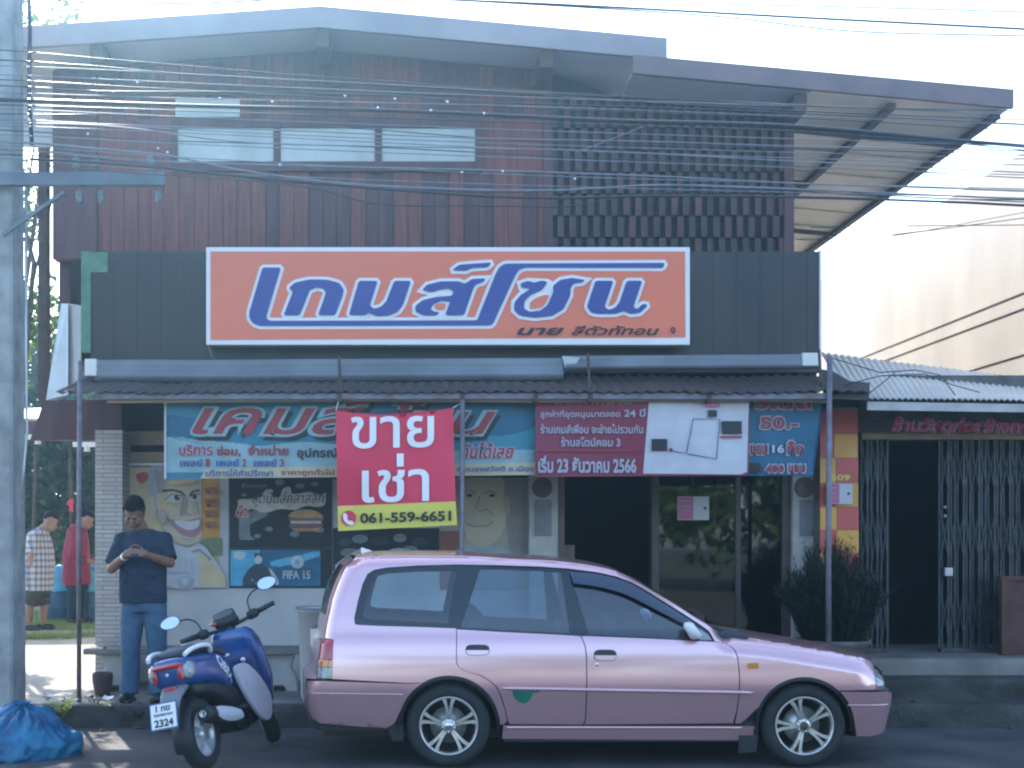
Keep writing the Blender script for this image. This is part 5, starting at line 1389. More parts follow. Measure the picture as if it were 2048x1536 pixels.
fglass = [(1141,1149),(1195,1154),(1234,1163),(1262,1174),(1292,1191),(1331,1215),(1368,1238),(1384,1249),(1384,1279.5),(1293,1274),(1178,1269)]
sglass = [(1392,1253),(1404,1259),(1418,1269),(1425,1280.5),(1392,1279.5)]
for s in (1, -1):
    panel(cpoly(shell), MC['paint'], s, step=0.02).build('body_shell', None, car, weld=False)
    rd = panel(cpoly(rdoor), MC['paint'], s).build('door', None, car, weld=False)
    fd = panel(cpoly(fdoor), MC['paint'], s).build('door', None, car, weld=False)
    panel(cpoly(fender), MC['paint'], s, step=0.02).build('fender', None, car, weld=False)
    panel(cpoly(sill), MC['paint'], s, off=0.012, W=lambda x, z: Wb(z)).build('sill', None, car, weld=False)
    holes = [cpoly(g) for g in (qglass, rglass, fglass, sglass)]
    # keep the black pillars together with the rubber surround
    dl = [(p[0], p[1] - 1.2) for p in DLOtop] + [(p[0], p[1] + 2.5) for p in DLObot[1:]]
    panel(cpoly(dl), MC['trim'], s, holes, off=-0.010, th=0.006, step=0.03).build('window_surround', None, car, weld=False)
    gm = MB()
    for g, dm, nm, par in ((qglass, MC['glass'], 'side_window', car), (rglass, MC['glassdk'], 'window', rd), (fglass, MC['glassdk'], 'window', fd), (sglass, MC['lampclear'], 'corner_window', fd)):
        panel(cpoly(g), dm, s, off=-0.014, th=0, step=0.06).build(nm, None, par, weld=False)
    # door handles
    for (x0, y0, x1, y1), d_ in (((931, 1289, 979, 1311), rd), ((1187.5, 1299, 1233, 1322), fd)):
        xm, ym = (x0 + x1) / 2, (y0 + y1) / 2
        pill = [(xm + (x1 - x0) / 2 * math.copysign(abs(math.cos(a)) ** 0.5, math.cos(a)), ym + (y1 - y0) / 2 * math.copysign(abs(math.sin(a)) ** 0.7, math.sin(a))) for a in [2 * math.pi * k / 24 for k in range(24)]]
        h = panel(cpoly(pill), MC['rubber'], s, off=0.003, th=0.004, step=0.02)
        lo_ = [p for p in pill if p[1] >= ym - 0.5]; lo_ = [(xm + (p[0] - xm) * 0.94, ym + (p[1] - ym) * 0.9) for p in lo_]
        panel(cpoly(lo_), MC['paint'], s, off=0.014, th=0.012, step=0.02, mb=h)
        h.build('handle', None, d_, weld=False)
    # protective strip
    mb = MB()
    L = [cpx(1003 + (1507 - 1003) * i / 30, 1376.5 + (1385.5 - 1376.5) * i / 30) for i in range(31)]
    mb.tube([Vector((p.x, YC - s * (Wb(p.y) + 0.001), p.y)) for p in L], [0.004] + [0.0125] * 29 + [0.004], 8, MC['paint'])
    mb.build('side_moulding', None, car)
    mb = MB(); L = [cpx(1012 + (1484 - 1012) * i / 24, 1454.5 + 0.5 * i / 24) for i in range(25)]
    mb.tube([Vector((p.x, YC - s * (Wb(p.y) + 0.012), p.y)) for p in L], 0.0085, 8, MC['paint']); mb.build('sill_trim', None, car)
    # lamps
    if s == 1 or True:
        tl = PanelMB(); tl.W = Wside
        panel(cpoly([(641,1279),(667,1280),(666,1319),(637,1319)]), MC['lampred'], s, off=0.004, mb=tl)
        panel(cpoly([(637,1320),(666,1320),(665.5,1334),(635.5,1334)]), MC['lampamber'], s, off=0.004, mb=tl)
        panel(cpoly([(635.5,1335),(665,1335),(664,1357),(632.5,1357)]), MC['lampclear'], s, off=0.004, mb=tl)
        tl.build('tail_light', None, car, weld=False)
        panel(cpoly([(1757.5,1342),(1766,1339),(1773,1343),(1777,1358),(1778.5,1381),(1754.5,1381),(1754,1360)]), MC['headlamp'], s, off=0.002).build('headlight', None, car, weld=False)
        panel(cpoly([(1495,1326),(1516,1325.5),(1517,1331),(1516,1337),(1496,1338),(1494,1332)]), MC['lampamber'], s, off=0.008, step=0.02).build('side_marker', None, car, weld=False)
    # wheel arch linings
    for A in (RA, FA):
        mb = MB()
        pts = cpoly(arc(*A, -8, 188, 28))
        rows = [[Vector((p.x, YC - s * d, p.y)) for p in pts] for d in (0.795, 0.48)]
        mb.grid(rows, MC['rubber']); mb.raw(rows[1], [tuple(range(len(pts)))], MC['rubber'])
        rows = [[Vector((p.x, YC - s * (Wb(p.y) - 0.004), p.y)) for p in cpoly(arc(A[0], A[1], A[2] + k, -6, 186, 28))] for k in (1.5, -7)]
        mb.grid(rows, MC['rubber'])
        mb.build('wheel_arch', None, car, weld=False)
    for L in ([(776,1456),(789,1446),(800,1420),(806,1425),(806,1480),(786,1482)], [(1486,1436),(1500,1412),(1516,1404),(1519,1440),(1510,1502),(1474,1504),(1478,1455)]):
        panel(cpoly(L), MC['rubber'], s, W=lambda x, z: Wb(max(z, 0.3)) - 0.012, th=0.02).build('mud_flap', None, car, weld=False)
panel(cpoly([(1025,1380),(1082,1382),(1074,1385),(1066,1386),(1061,1399),(1050,1407),(1040,1405),(1033,1400),(1026,1391)]), MC['sticker'], 1, off=0.0035, th=0.002, step=0.02).build('torn_sticker', None, car, weld=False)
mb = MB(); p = cpx(1194, 1329); mb.lathe([(0.0, 0.004), (0.010, 0.004), (0.013, 0.0)], (p.x, YC - Wb(p.y), p.y), (0, -1, 0), 14, MC['chrome']); mb.build('key_lock', None, car)
# smoked wind deflector above the front door glass
vis = MB()
va = [(1139,1143.5),(1195,1149),(1234,1158),(1262,1169),(1292,1186),(1331,1210),(1371,1235),(1386,1246)]
vb = [(1146,1166),(1190,1172),(1228,1181),(1258,1192),(1290,1208),(1330,1229),(1368,1248),(1386,1252)]
rows = []
for k in range(5):
    t = k / 4; rr = []
    for a, b in zip(cr_smooth(va, 4, False), cr_smooth(vb, 4, False)):
        p = cpx(a[0] + (b[0] - a[0]) * t, a[1] + (b[1] - a[1]) * t)
        rr.append(Vector((p.x, YC - Wb(p.y) - 0.004 - 0.028 * math.sin(t * 1.6), p.y)))
    rows.append(rr)
vis.grid(rows, MC['visor']); vis.build('wind_deflector', None, car)

# across the car
def across(line, W, bulge, m, n=14, v0=-1, v1=1, drop=0.0):
    rows = []
    for p in line:
        w = W(p.x, p.y)
        r_ = []
        for k in range(n + 1):
            v = v0 + (v1 - v0) * k / n
            bx, bz = bulge(p, v)
            r_.append(Vector((p.x + bx, YC + v * w, p.y + bz - drop)))
        rows.append(r_)
    return MB().grid(rows, m)
Ts = TOP; Hs = HOOD; Rs = cr_smooth(REAR, 3, False)
xA = cpx(1246, 1148).x
tr = [p for p in Ts if p.x <= xA]; ws = [p for p in Ts if p.x >= tr[-1].x]
across(tr, Wside, lambda p, v: (0, 0.030 * (1 - v * v)), MC['paint']).build('roof', None, car)
across(ws, Wside, lambda p, v: (0.05 * (1 - v * v), 0.022 * (1 - v * v)), MC['glass'], v0=-0.95, v1=0.95, drop=0.004).build('windscreen', None, car)
for v0_, v1_ in ((-1, -0.93), (0.93, 1)): across(ws, Wside, lambda p, v: (0.05 * (1 - v * v), 0.022 * (1 - v * v)), MC['paint'], n=2, v0=v0_, v1=v1_).build('screen_pillar', None, car)
across(Hs, Wside, lambda p, v: (0.10 * (1 - v * v) * max(0, (p.x - 2.2)), 0.016 * (1 - abs(v) ** 3)), MC['paint'], n=20).build('bonnet', None, car)
bf = lambda p, v: (-0.10 * (1 - v * v), 0.0)
up_ = [p for p in Rs if p.y > 0.98]; dn_ = [p for p in Rs if p.y <= up_[-1].y]
def rear_b(p, v): return (-0.10 * (1 - v * v) * min(1, (1.45 - p.y) / 0.25 + 0.3), 0.03 * (1 - v * v) * max(0, min(1, (p.y - 1.3) / 0.12)))
tg = across(dn_, Wside, rear_b, MC['paint']).build('tailgate', None, car)
across(up_[:4], Wside, rear_b, MC['paint']).build('tailgate_top', None, tg)
across(up_[3:], Wside, rear_b, MC['glass'], v0=-0.90, v1=0.90).build('rear_window', None, tg)
for v0_, v1_ in ((-1, -0.88), (0.88, 1)): across(up_[3:], Wside, rear_b, MC['paint'], n=2, v0=v0_, v1=v1_).build('window_pillar', None, tg)
mb = MB(); rp = dn_[len(dn_) // 2]; mb.box(rp.x - 0.108, rp.x - 0.04, YC - 0.26, YC + 0.26, rp.y - 0.07, rp.y + 0.06, MC['chrome']); mb.build('number_plate_recess', None, tg)
nose = across(FRONT, Wside, lambda p, v: (0.05 * (1 - v * v), 0), MC['paint']).build('nose_panel', None, car)
mb = MB(); fx = FRONT[2].x; mb.box(fx + 0.0, fx + 0.062, YC - 0.42, YC + 0.42, FRONT[3].y + 0.02, FRONT[1].y - 0.03, MC['rubber'])
for k in range(4): mb.box(fx + 0.06, fx + 0.066, YC - 0.41, YC + 0.41, FRONT[3].y + 0.035 + 0.028 * k, FRONT[3].y + 0.043 + 0.028 * k, MC['chrome'])
mb.build('grille', None, car)
for poly, W, line, bx, nm in ((rebump, Wbr, BR, -0.08, 'bumper'), (frbump, Wbf, BF, 0.07, 'bumper')):
    mb = MB()
    for s in (1, -1): panel(cpoly(poly), MC['paint'], s, W=W, mb=mb)
    ends = cr_smooth(line, 3, False)
    a = across(ends, W, lambda p, v: (bx * (1 - v * v), 0), MC['paint']); mb.raw(a.v, a.f, MC['paint'], True)
    # top shelf
    p = ends[0]; xin = p.x + (0.12 if bx < 0 else -0.12)
    sh = [[Vector((q, YC + v * w_, p.y + 0.001)) for v in (-1, -0.5, 0, 0.5, 1)] for q, w_ in ((p.x, W(p.x, p.y)), (xin, Wb(p.y)))]
    for k, v in enumerate((-1, -0.5, 0, 0.5, 1)): sh[0][k].x += bx * (1 - v * v)
    mb.grid(sh, MC['paint'])
    b_ = mb.build(nm, None, car, weld=False)
    for s in (1, -1):
        g = MB()
        if bx < 0: q = [cpx(618 + (806 - 618) * i / 16, 1386 + 2.5 * i / 16) for i in range(17)]
        else: q = [cpx(1694 + (1784 - 1694) * i / 16, 1410) for i in range(17)]
        g.tube([Vector((v.x, YC - s * (W(v.x, v.y) + 0.000), v.y)) for v in q], 0.005, 6, MC['paint'])
        g.build('bumper_ridge', None, b_)
# underside, cabin floor, dashboard, seats, steering wheel
mb = MB()
xr, xf_ = cpx(640, 1400).x, cpx(1770, 1400).x
mb.box(xr, xf_, YC - 0.48, YC + 0.48, 0.17, 0.42, MC['rubber']); xa_, xb_ = cpx(1010, 1400).x, cpx(1500, 1400).x
mb.box(xa_, xb_, YC - 0.74, YC + 0.74, 0.17, 0.34, MC['rubber'])
mb.box(xr, cpx(800, 1400).x, YC - 0.74, YC + 0.74, 0.25, 0.50, MC['rubber']); mb.box(cpx(1715, 1400).x, xf_ - 0.05, YC - 0.70, YC + 0.70, 0.2, 0.50, MC['rubber'])
mb.build('underbody', None, car)
mb = MB(); xd = cpx(1385, 1270).x
mb.prism([(xd - 0.10, YC - 0.70, 0.62), (xd + 0.45, YC - 0.70, 0.62), (xd + 0.40, YC - 0.70, 0.90), (xd + 0.05, YC - 0.70, 0.93), (xd - 0.12, YC - 0.70, 0.86)], (0, 1.40, 0), MC['seat'])
mb.build('dashboard', None, car, bevel=0.02)
mb = MB(); c = Vector((xd - 0.16, YC - 0.36, 0.90))
ring = [c + Vector((0.10 * math.cos(a), 0.185 * math.sin(a), 0.155 * math.cos(a))) for a in [2 * math.pi * k / 28 for k in range(29)]]
mb.tube(ring, 0.016, 8, MC['rubber']); mb.tube([c, c + Vector((0.16, 0, -0.12))], 0.03, 8, MC['rubber']); mb.obox(ring[7], ring[21], 0.03, 0.02, m=MC['rubber'])
mb.build('steering_wheel', None, car)
def seat(px, y0, y1, nm):
    x = cpx(px, 1300).x; mb = MB()
    def blk(pts, ya, yb): mb.prism([(a, ya, b) for a, b in pts], (0, yb - ya, 0), MC['seat'])
    blk([(x - 0.02, 0.42), (x + 0.48, 0.46), (x + 0.50, 0.56), (x + 0.06, 0.58)], y0, y1)
    blk([(x - 0.03, 0.52), (x + 0.10, 0.52), (x - 0.04, 1.02), (x - 0.10, 1.06), (x - 0.17, 1.02)], y0 + 0.01, y1 - 0.01)
    o = mb.build(nm, None, car, bevel=0.03)
    return x, o
for sgn in (-1, 1):
    x, o = seat(1250, YC + sgn * 0.38 - 0.24, YC + sgn * 0.38 + 0.24, 'front_seat')
    mb = MB(); mb.box(x - 0.19, x - 0.09, YC + sgn * 0.38 - 0.13, YC + sgn * 0.38 + 0.13, 1.08, 1.26, MC['seat']); mb.build('headrest', None, o, bevel=0.03)
x, o = seat(985, YC - 0.66, YC + 0.66, 'rear_seat')
mb = MB()
for sgn in (-1, 1): pass
mb = MB(); mb.box(cpx(720, 1300).x, x - 0.12, YC - 0.68, YC + 0.68, 0.5, 0.62, MC['seat']); mb.build('boot_floor', None, car)
# belt pillars inside
# wheels
def wheel(px, py, rot, s):
    c2 = cpx(px, py); Rw = 0.285; cz = Rw
    yo = YC - s * 0.800
    w = bpy.data.objects.new('wheel', None); col.objects.link(w); w.parent = car; BASE[w.name] = BASE[car.name]
    w.empty_display_size = 0.1
    o = Vector((c2.x, yo, cz)); ax = Vector((0, s, 0))      # h grows inwards
    t = MB()
    t.lathe([(0.196, 0.018), (0.205, 0.004), (0.225, -0.004), (0.250, -0.003), (0.268, 0.008), (0.280, 0.028), (0.2855, 0.05), (0.2855, 0.15), (0.278, 0.175), (0.25, 0.19), (0.196, 0.185)], o, ax, 64, MC['tyre'])
    for k in range(60):
        a = 2 * math.pi * k / 60
        e = Vector((math.cos(a), 0, math.sin(a)))
        t.obox(o + e * 0.2853 + ax * 0.035, o + e * 0.2853 + ax * 0.075, 0.012, 0.003, up=e, m=MC['tyre'])
    t.build('tyre', None, w)
    r = MB()
    r.lathe([(0.180, 0.035), (0.186, 0.012), (0.192, 0.004), (0.199, 0.004), (0.201, 0.012), (0.199, 0.022)], o, ax, 64, MC['alloy'])
    r.lathe([(0.180, 0.03), (0.176, 0.06), (0.170, 0.16), (0.0, 0.165)], o, ax, 48, MC['alloydk'])
    r.lathe([(0.0, 0.020), (0.035, 0.020), (0.052, 0.026), (0.055, 0.05), (0.0, 0.05)], o, ax, 32, MC['alloy'])
    for k in range(5):
        a = rot + 2 * math.pi * k / 5
        e = Vector((math.cos(a), 0, math.sin(a))); g = Vector((-math.sin(a), 0, math.cos(a)))
        for q in (-1, 1):
            pa = [o + e * 0.045 + g * q * 0.004 + ax * 0.022, o + e * 0.10 + g * q * 0.011 + ax * 0.016, o + e * 0.150 + g * q * 0.020 + ax * 0.013, o + e * 0.188 + g * q * 0.034 + ax * 0.012]
            wd = [0.020, 0.019, 0.022, 0.032]
            rows = []
            for i, p in enumerate(pa):
                rows.append([p + g * wd[i] / 2 * q * 1.0, p + g * wd[i] / 2 * q + ax * 0.03, p - g * wd[i] / 2 * q + ax * 0.03, p - g * wd[i] / 2 * q])
            r.loft(rows, MC['alloy'], False)
        b = a + math.pi / 5
        eb = Vector((math.cos(b), 0, math.sin(b)))
        r.sphere(o + eb * 0.042 + ax * 0.022, 0.008, MC['chrome'], 5)
    r.build('rim', None, w, weld=False)
    h = MB(); h.lathe([(0.0, 0.008), (0.018, 0.009), (0.027, 0.014), (0.030, 0.024)], o, ax, 24, MC['chrome'] if px < 1000 else MC['alloydk']); h.build('hub_cap', None, w)
    d = MB(); d.lathe([(0.0, 0.07), (0.055, 0.07), (0.06, 0.085), (0.125, 0.085), (0.125, 0.10), (0.0, 0.10)], o, ax, 40, MC['alloy']); d.build('brake_disc', None, w)
    w.location = (0, 0, 0)
for s in (1, -1):
    wheel(897.3, 1455, R(90), s); wheel(1607, 1455, R(100 - 72 + 8), s)
# roof fin, wipers, washer jets, mirrors
mb = MB(); f0 = P(722, 1094.5, YC); f1 = P(762, 1108, YC); f2 = P(722, 1112, YC)
mb.prism([f0 + Vector((0, -0.004, 0)), f1 + Vector((0, -0.02, 0)), f2 + Vector((0, -0.02, 0))], (0, 0.04, 0), M['white']); mb.build('roof_fin', None, car, bevel=0.004)
mb = MB(); mb.tube([Vector((ws[-1].x + 0.02, YC - 0.55, ws[-1].y + 0.02)), Vector((ws[-1].x - 0.15, YC - 0.2, ws[-1].y + 0.10)), Vector((ws[-1].x - 0.22, YC + 0.1, ws[-1].y + 0.16))], 0.008, 6, MC['rubber']); mb.build('wiper', None, car)
for px, py, Y in ((1487, 1266, 9.4), (1523, 1269, 9.55)):
    mb = MB(); mb.sphere(P(px, py + 2, Y), 0.014, MC['chrome'], 6, (1.3, 0.8, 0.7)); mb.build('washer_jet', None, car)
for s in (1, -1):
    mb = MB()
    c = cpx(1381, 1260); y = YC - s * (Wb(c.y) + 0.085)
    secs = [(-0.045, 0.02, 0.030), (-0.036, 0.052, 0.056), (-0.008, 0.060, 0.060), (0.020, 0.050, 0.052), (0.035, 0.025, 0.028)]
    rings = [[Vector((c.x + dx - 0.022 * math.sin(a), y + ry * math.cos(a) * 1.15, c.y + rz * math.sin(a))) for a in [2 * math.pi * k / 16 for k in range(16)]] for dx, ry, rz in secs]
    mb.loft(rings, M['white']); mb.obox((c.x + 0.01, y, c.y - 0.03), (c.x + 0.035, YC - s * (Wb(c.y - 0.06) - 0.005), c.y - 0.055), 0.05, 0.03, m=MC['rubber'])
    mb.build('wing_mirror', None, car)
# ---------------------------------------------------------------- scooter (built upright in its own space: x forward, y left, z up)
MS = {}
MS['blue'] = mat('scooter_blue', (0.007, 0.066, 0.24), 0.25, var=0.15, scale=3, coat=0.7)
MS['blue2'] = mat('scooter_blue_inner', (0.008, 0.036, 0.14), 0.5, var=0.2, scale=3)
MS['grey'] = mat('scooter_pale_grey', (0.50, 0.52, 0.56), 0.45, var=0.08)
MS['silver'] = mat('scooter_silver', (0.66, 0.67, 0.70), 0.3, metal=0.5, var=0.08)
MS['blk'] = mat('scooter_black', (0.014, 0.016, 0.020), 0.5, var=0.25)
MS['bracket'] = mat('bracket_grey', (0.16, 0.17, 0.19), 0.5, var=0.2)
MS['seat'] = mat('scooter_seat', (0.030, 0.045, 0.065), 0.6, var=0.2, bump=0.1)
MS['mirror'] = mat('mirror_glass', (0.80, 0.86, 0.92), 0.03, metal=1.0, var=0.02)
MS['screen'] = mat('meter_screen', (0.06, 0.085, 0.10), 0.15, var=0.2, coat=1)
YAW, ROLL = 75.0, -12.0
sc = thing('scooter', 'blue scooter with pale grey side panel, leaning on its stand behind the pink car', 'scooter', (-1.40, 8.72, 0.008), rot=(R(ROLL), 0, R(YAW)))
WB = 1.08; WR = 0.245
def sring(x, cz, hw, hh, p=3.5, n=24, cy=0.0, tilt=0.0):
    out = []
    for k in range(n):
        a = 2 * math.pi * k / n; ca, sa = math.cos(a), math.sin(a); e = 2 / p
        dz = hh * math.copysign(abs(sa) ** e, sa)
        out.append(Vector((x + tilt * dz, cy + hw * math.copysign(abs(ca) ** e, ca), cz + dz)))
    return out
def zring(z, cx, hd, hw, p=3.5, n=24, slope=0.0):
    out = []
    for k in range(n):
        a = 2 * math.pi * k / n; ca, sa = math.cos(a), math.sin(a); e = 2 / p
        out.append(Vector((cx + hd * math.copysign(abs(ca) ** e, ca), hw * math.copysign(abs(sa) ** e, sa), z + slope * hd * math.copysign(abs(ca) ** e, ca))))
    return out
def swheel(x, tf, tw):
    w = bpy.data.objects.new('wheel', None); col.objects.link(w); w.parent = sc; BASE[w.name] = Vector((0, 0, 0)); w.empty_display_size = 0.1
    o = Vector((x, 0, WR))
    t = MB(); t.lathe([(0.155, -tw * 0.35), (0.18, -tw * 0.48), (0.21, -tw * 0.5), (0.232, -tw * 0.36), (0.243, -tw * 0.15), (0.245, 0), (0.243, tw * 0.15), (0.232, tw * 0.36), (0.21, tw * 0.5), (0.18, tw * 0.48), (0.155, tw * 0.35)], o, (0, 1, 0), 56, MC['tyre']); t.xf(tf); t.build('tyre', None, w)
    r = MB(); hw = tw * 0.36
    r.lathe([(0.150, -hw), (0.163, -hw), (0.163, -hw + 0.012), (0.140, -hw + 0.02), (0.140, hw - 0.02), (0.163, hw - 0.012), (0.163, hw), (0.150, hw)], o, (0, 1, 0), 48, MS['silver'])
    r.lathe([(0.0, -hw), (0.045, -hw), (0.05, 0), (0.045, hw), (0.0, hw)], o, (0, 1, 0), 24, MS['silver'])
    for k in range(5):
        a = 2 * math.pi * k / 5 + 0.3; e = Vector((math.cos(a), 0, math.sin(a)))
        r.obox(o + e * 0.03, o + e * 0.145, 0.05, hw * 1.5, up=(0, 1, 0), m=MS['silver'])
    r.xf(tf); r.build('rim', None, w)
swheel(0, lambda v: v, 0.115)
STEER = R(30); HX = 0.86
rake = Matrix.Rotation(R(-24), 4, 'Y')
hp = Vector((HX, 0, 0.86))
axis = Vector((-math.sin(R(24)), 0, math.cos(R(24))))
SM = Matrix.Translation(hp) @ Matrix.Rotation(STEER, 4, axis) @ Matrix.Translation(-hp)
st = lambda v: SM @ Vector(v)
swheel(WB, st, 0.115)
# tail body
mb = MB(); mb.loft([sring(-0.285, 0.700, 0.095, 0.045), sring(-0.27, 0.69, 0.135, 0.085), sring(-0.20, 0.68, 0.150, 0.100), sring(-0.02, 0.675, 0.160, 0.112), sring(0.18, 0.655, 0.163, 0.125), sring(0.34, 0.615, 0.150, 0.135), sring(0.46, 0.565, 0.120, 0.125), sring(0.50, 0.54, 0.09, 0.10)], MS['blue']); body = mb.build('rear_cowl', None, sc)
# seat
mb = MB(); mb.loft([sring(-0.20, 0.795, 0.06, 0.014), sring(-0.17, 0.80, 0.115, 0.028), sring(0.0, 0.815, 0.135, 0.035), sring(0.18, 0.80, 0.135, 0.036), sring(0.30, 0.775, 0.125, 0.035), sring(0.46, 0.745, 0.10, 0.035), sring(0.52, 0.735, 0.06, 0.02)], MS['seat']); mb.build('seat', None, sc)
# grab rails
for s in (1, -1):
    mb = MB(); mb.tube([Vector(p) for p in cr_smooth([(0.10, s * 0.150, 0.775), (0.04, s * 0.172, 0.815), (-0.08, s * 0.168, 0.825), (-0.20, s * 0.150, 0.812), (-0.27, s * 0.132, 0.785)], 5, False)], 0.0155, 9, M['signwhite']); mb.build('grab_rail', None, sc)
# tail light
mb = MB()
mb.loft([sring(-0.310, 0.728, 0.098, 0.014), sring(-0.265, 0.732, 0.118, 0.017)], MC['lampred'])
for s in (1, -1): mb.loft([sring(-0.305, 0.675, 0.014, 0.048, cy=s * 0.090), sring(-0.25, 0.68, 0.016, 0.05, cy=s * 0.105)], MC['lampred'])
mb.build('tail_light', None, sc)
for s in (1, -1):
    mb = MB(); mb.loft([sring(-0.29, 0.678, 0.010, 0.036, 2.2, cy=s * 0.118), sring(-0.25, 0.685, 0.026, 0.056, 2.2, cy=s * 0.132), sring(-0.20, 0.69, 0.018, 0.05, 2.2, cy=s * 0.144)], MC['lampclear']); mb.build('turn_signal', None, sc)
mb = MB(); mb.lathe([(0, -0.003), (0.010, -0.003), (0.012, 0.0)], (-0.302, 0, 0.675), (1, 0, 0), 14, MS['silver']); mb.build('rear_badge', None, sc)
mb = MB(); mb.box(-0.300, -0.27, -0.045, 0.045, 0.565, 0.592, MC['lampred']); mb.build('reflector', None, sc, bevel=0.006)
# rear fender, plate bracket and plate
mb = MB(); mb.loft([sring(-0.16, 0.60, 0.085, 0.03), sring(-0.24, 0.575, 0.085, 0.035), sring(-0.31, 0.53, 0.075, 0.035), sring(-0.36, 0.47, 0.065, 0.03)], MS['bracket']); mb.build('rear_fender', None, sc)
mb = MB()
nrm = Vector((-math.cos(R(14)), 0, math.sin(R(14)))); upv = Vector((math.sin(R(14)), 0, math.cos(R(14)))); lf = Vector((0, 1, 0)); pc = Vector((-0.395, 0.03, 0.425))
def pq(u, v, d): return pc + lf * (-u) + upv * v + nrm * d        # u to the right seen from behind
def pbox(u0, u1, v0, v1, d0, d1, m):
    c = [pq(u, v, d) for u in (u0, u1) for v in (v0, v1) for d in (d0, d1)]
    mb.raw(c, [(0, 1, 3, 2), (4, 6, 7, 5), (0, 4, 5, 1), (2, 3, 7, 6), (0, 2, 6, 4), (1, 5, 7, 3)], m)
pbox(-0.098, 0.098, -0.088, 0.088, 0, 0.004, MS['blue']); pbox(-0.089, 0.089, -0.079, 0.079, 0.004, 0.0065, M['signwhite'])
for body_, x0, x1, y0, y1, off in (('1 กฆ', -0.052, 0.050, 0.030, 0.072, 0.03), ('กรุงเทพมหานคร', -0.068, 0.068, -0.008, 0.018, 0.02), ('2324', -0.068, 0.068, -0.070, -0.020, 0.035)):
    tv, tf_ = text_polys(body_, off)
    ax0 = min(v.x for v in tv); ax1 = max(v.x for v in tv); ay0 = min(v.y for v in tv); ay1 = max(v.y for v in tv)
    mb.raw([pq(x0 + (x1 - x0) * (v.x - ax0) / (ax1 - ax0), y0 + (y1 - y0) * (v.y - ay0) / (ay1 - ay0), 0.0085) for v in tv], tf_, M['black'])
mb.build('number_plate', None, sc, weld=False)
# black mudguard over the rear wheel, engine, frame, floor
mb = MB(); mb.lathe([(0.262, -0.07), (0.275, -0.055), (0.285, 0), (0.275, 0.055), (0.262, 0.07)], (0, 0, WR), (0, 1, 0), 20, MS['blk'], True, R(-200), R(-50)); mb.build('mudguard', None, sc, weld=False)
mb = MB(); mb.loft([sring(-0.05, 0.30, 0.03, 0.06, cy=0.10), sring(0.10, 0.32, 0.05, 0.10, cy=0.09), sring(0.32, 0.33, 0.09, 0.13, cy=0.03), sring(0.50, 0.30, 0.12, 0.12), sring(0.62, 0.26, 0.11, 0.09)], MS['blk']); mb.loft([sring(-0.12, 0.56, 0.09, 0.05), sring(0.10, 0.54, 0.12, 0.07), sring(0.34, 0.46, 0.13, 0.12), sring(0.52, 0.36, 0.13, 0.13), sring(0.70, 0.26, 0.13, 0.07), sring(0.92, 0.27, 0.12, 0.05)], MS['blk']); mb.build('engine', None, sc)
mb = MB(); mb.loft([sring(0.46, 0.345, 0.17, 0.022), sring(0.55, 0.34, 0.185, 0.025), sring(0.80, 0.34, 0.185, 0.025), sring(0.92, 0.37, 0.17, 0.03)], MS['blk']); mb.build('footboard', None, sc)
for s in (1, -1):
    pts = cr_smooth([(0.37, 0.615), (0.47, 0.645), (0.60, 0.63), (0.76, 0.53), (0.875, 0.40), (0.875, 0.30), (0.80, 0.215), (0.68, 0.215), (0.54, 0.32), (0.42, 0.47)], 5)
    mb = MB(); mb.prism([(p[0], s * (0.165 + 0.03 * (0.6 - p[1])), p[1]) for p in pts], (0, s * 0.028, 0), MS['grey']); mb.build('side_panel', None, sc, bevel=0.008)
# front shield with inner pocket
mb = MB(); mb.loft([zring(0.27, 0.99, 0.05, 0.11), zring(0.34, 0.985, 0.075, 0.165), zring(0.50, 0.955, 0.085, 0.205), zring(0.66, 0.92, 0.085, 0.205), zring(0.80, 0.885, 0.085, 0.185), zring(0.875, 0.865, 0.075, 0.150), zring(0.90, 0.86, 0.05, 0.11)], MS['blue']); fs = mb.build('front_shield', None, sc)
mb = MB(); mb.loft([zring(0.44, 0.87, 0.05, 0.15), zring(0.52, 0.852, 0.055, 0.165), zring(0.66, 0.825, 0.055, 0.16), zring(0.74, 0.81, 0.05, 0.145)], MS['blue2']); mb.build('glove_box', None, fs)
mb = MB(); mb.box(0.755, 0.765, 0.01, 0.065, 0.712, 0.732, M['white']); mb.build('pocket_label', None, fs, bevel=0.003)
mb = MB(); mb.lathe([(0, -0.012), (0.016, -0.012), (0.02, 0)], (0.775, -0.085, 0.665), (1, 0, 0.1), 16, MS['silver']); mb.build('ignition_key', None, fs)
# front fork, fender
mb = MB()
for s in (1, -1): mb.tube([st((WB, s * 0.075, WR)), st((HX + 0.10, s * 0.075, 0.62))], 0.022, 8, MS['blk'])
mb.build('fork', None, sc)
mb = MB(); mb.lathe([(0.255, -0.065), (0.272, -0.05), (0.282, 0), (0.272, 0.05), (0.255, 0.065)], (WB, 0, WR), (0, 1, 0), 20, MS['blue'], True, R(-175), R(-30)); mb.xf(st); mb.build('front_fender', None, sc, weld=False)
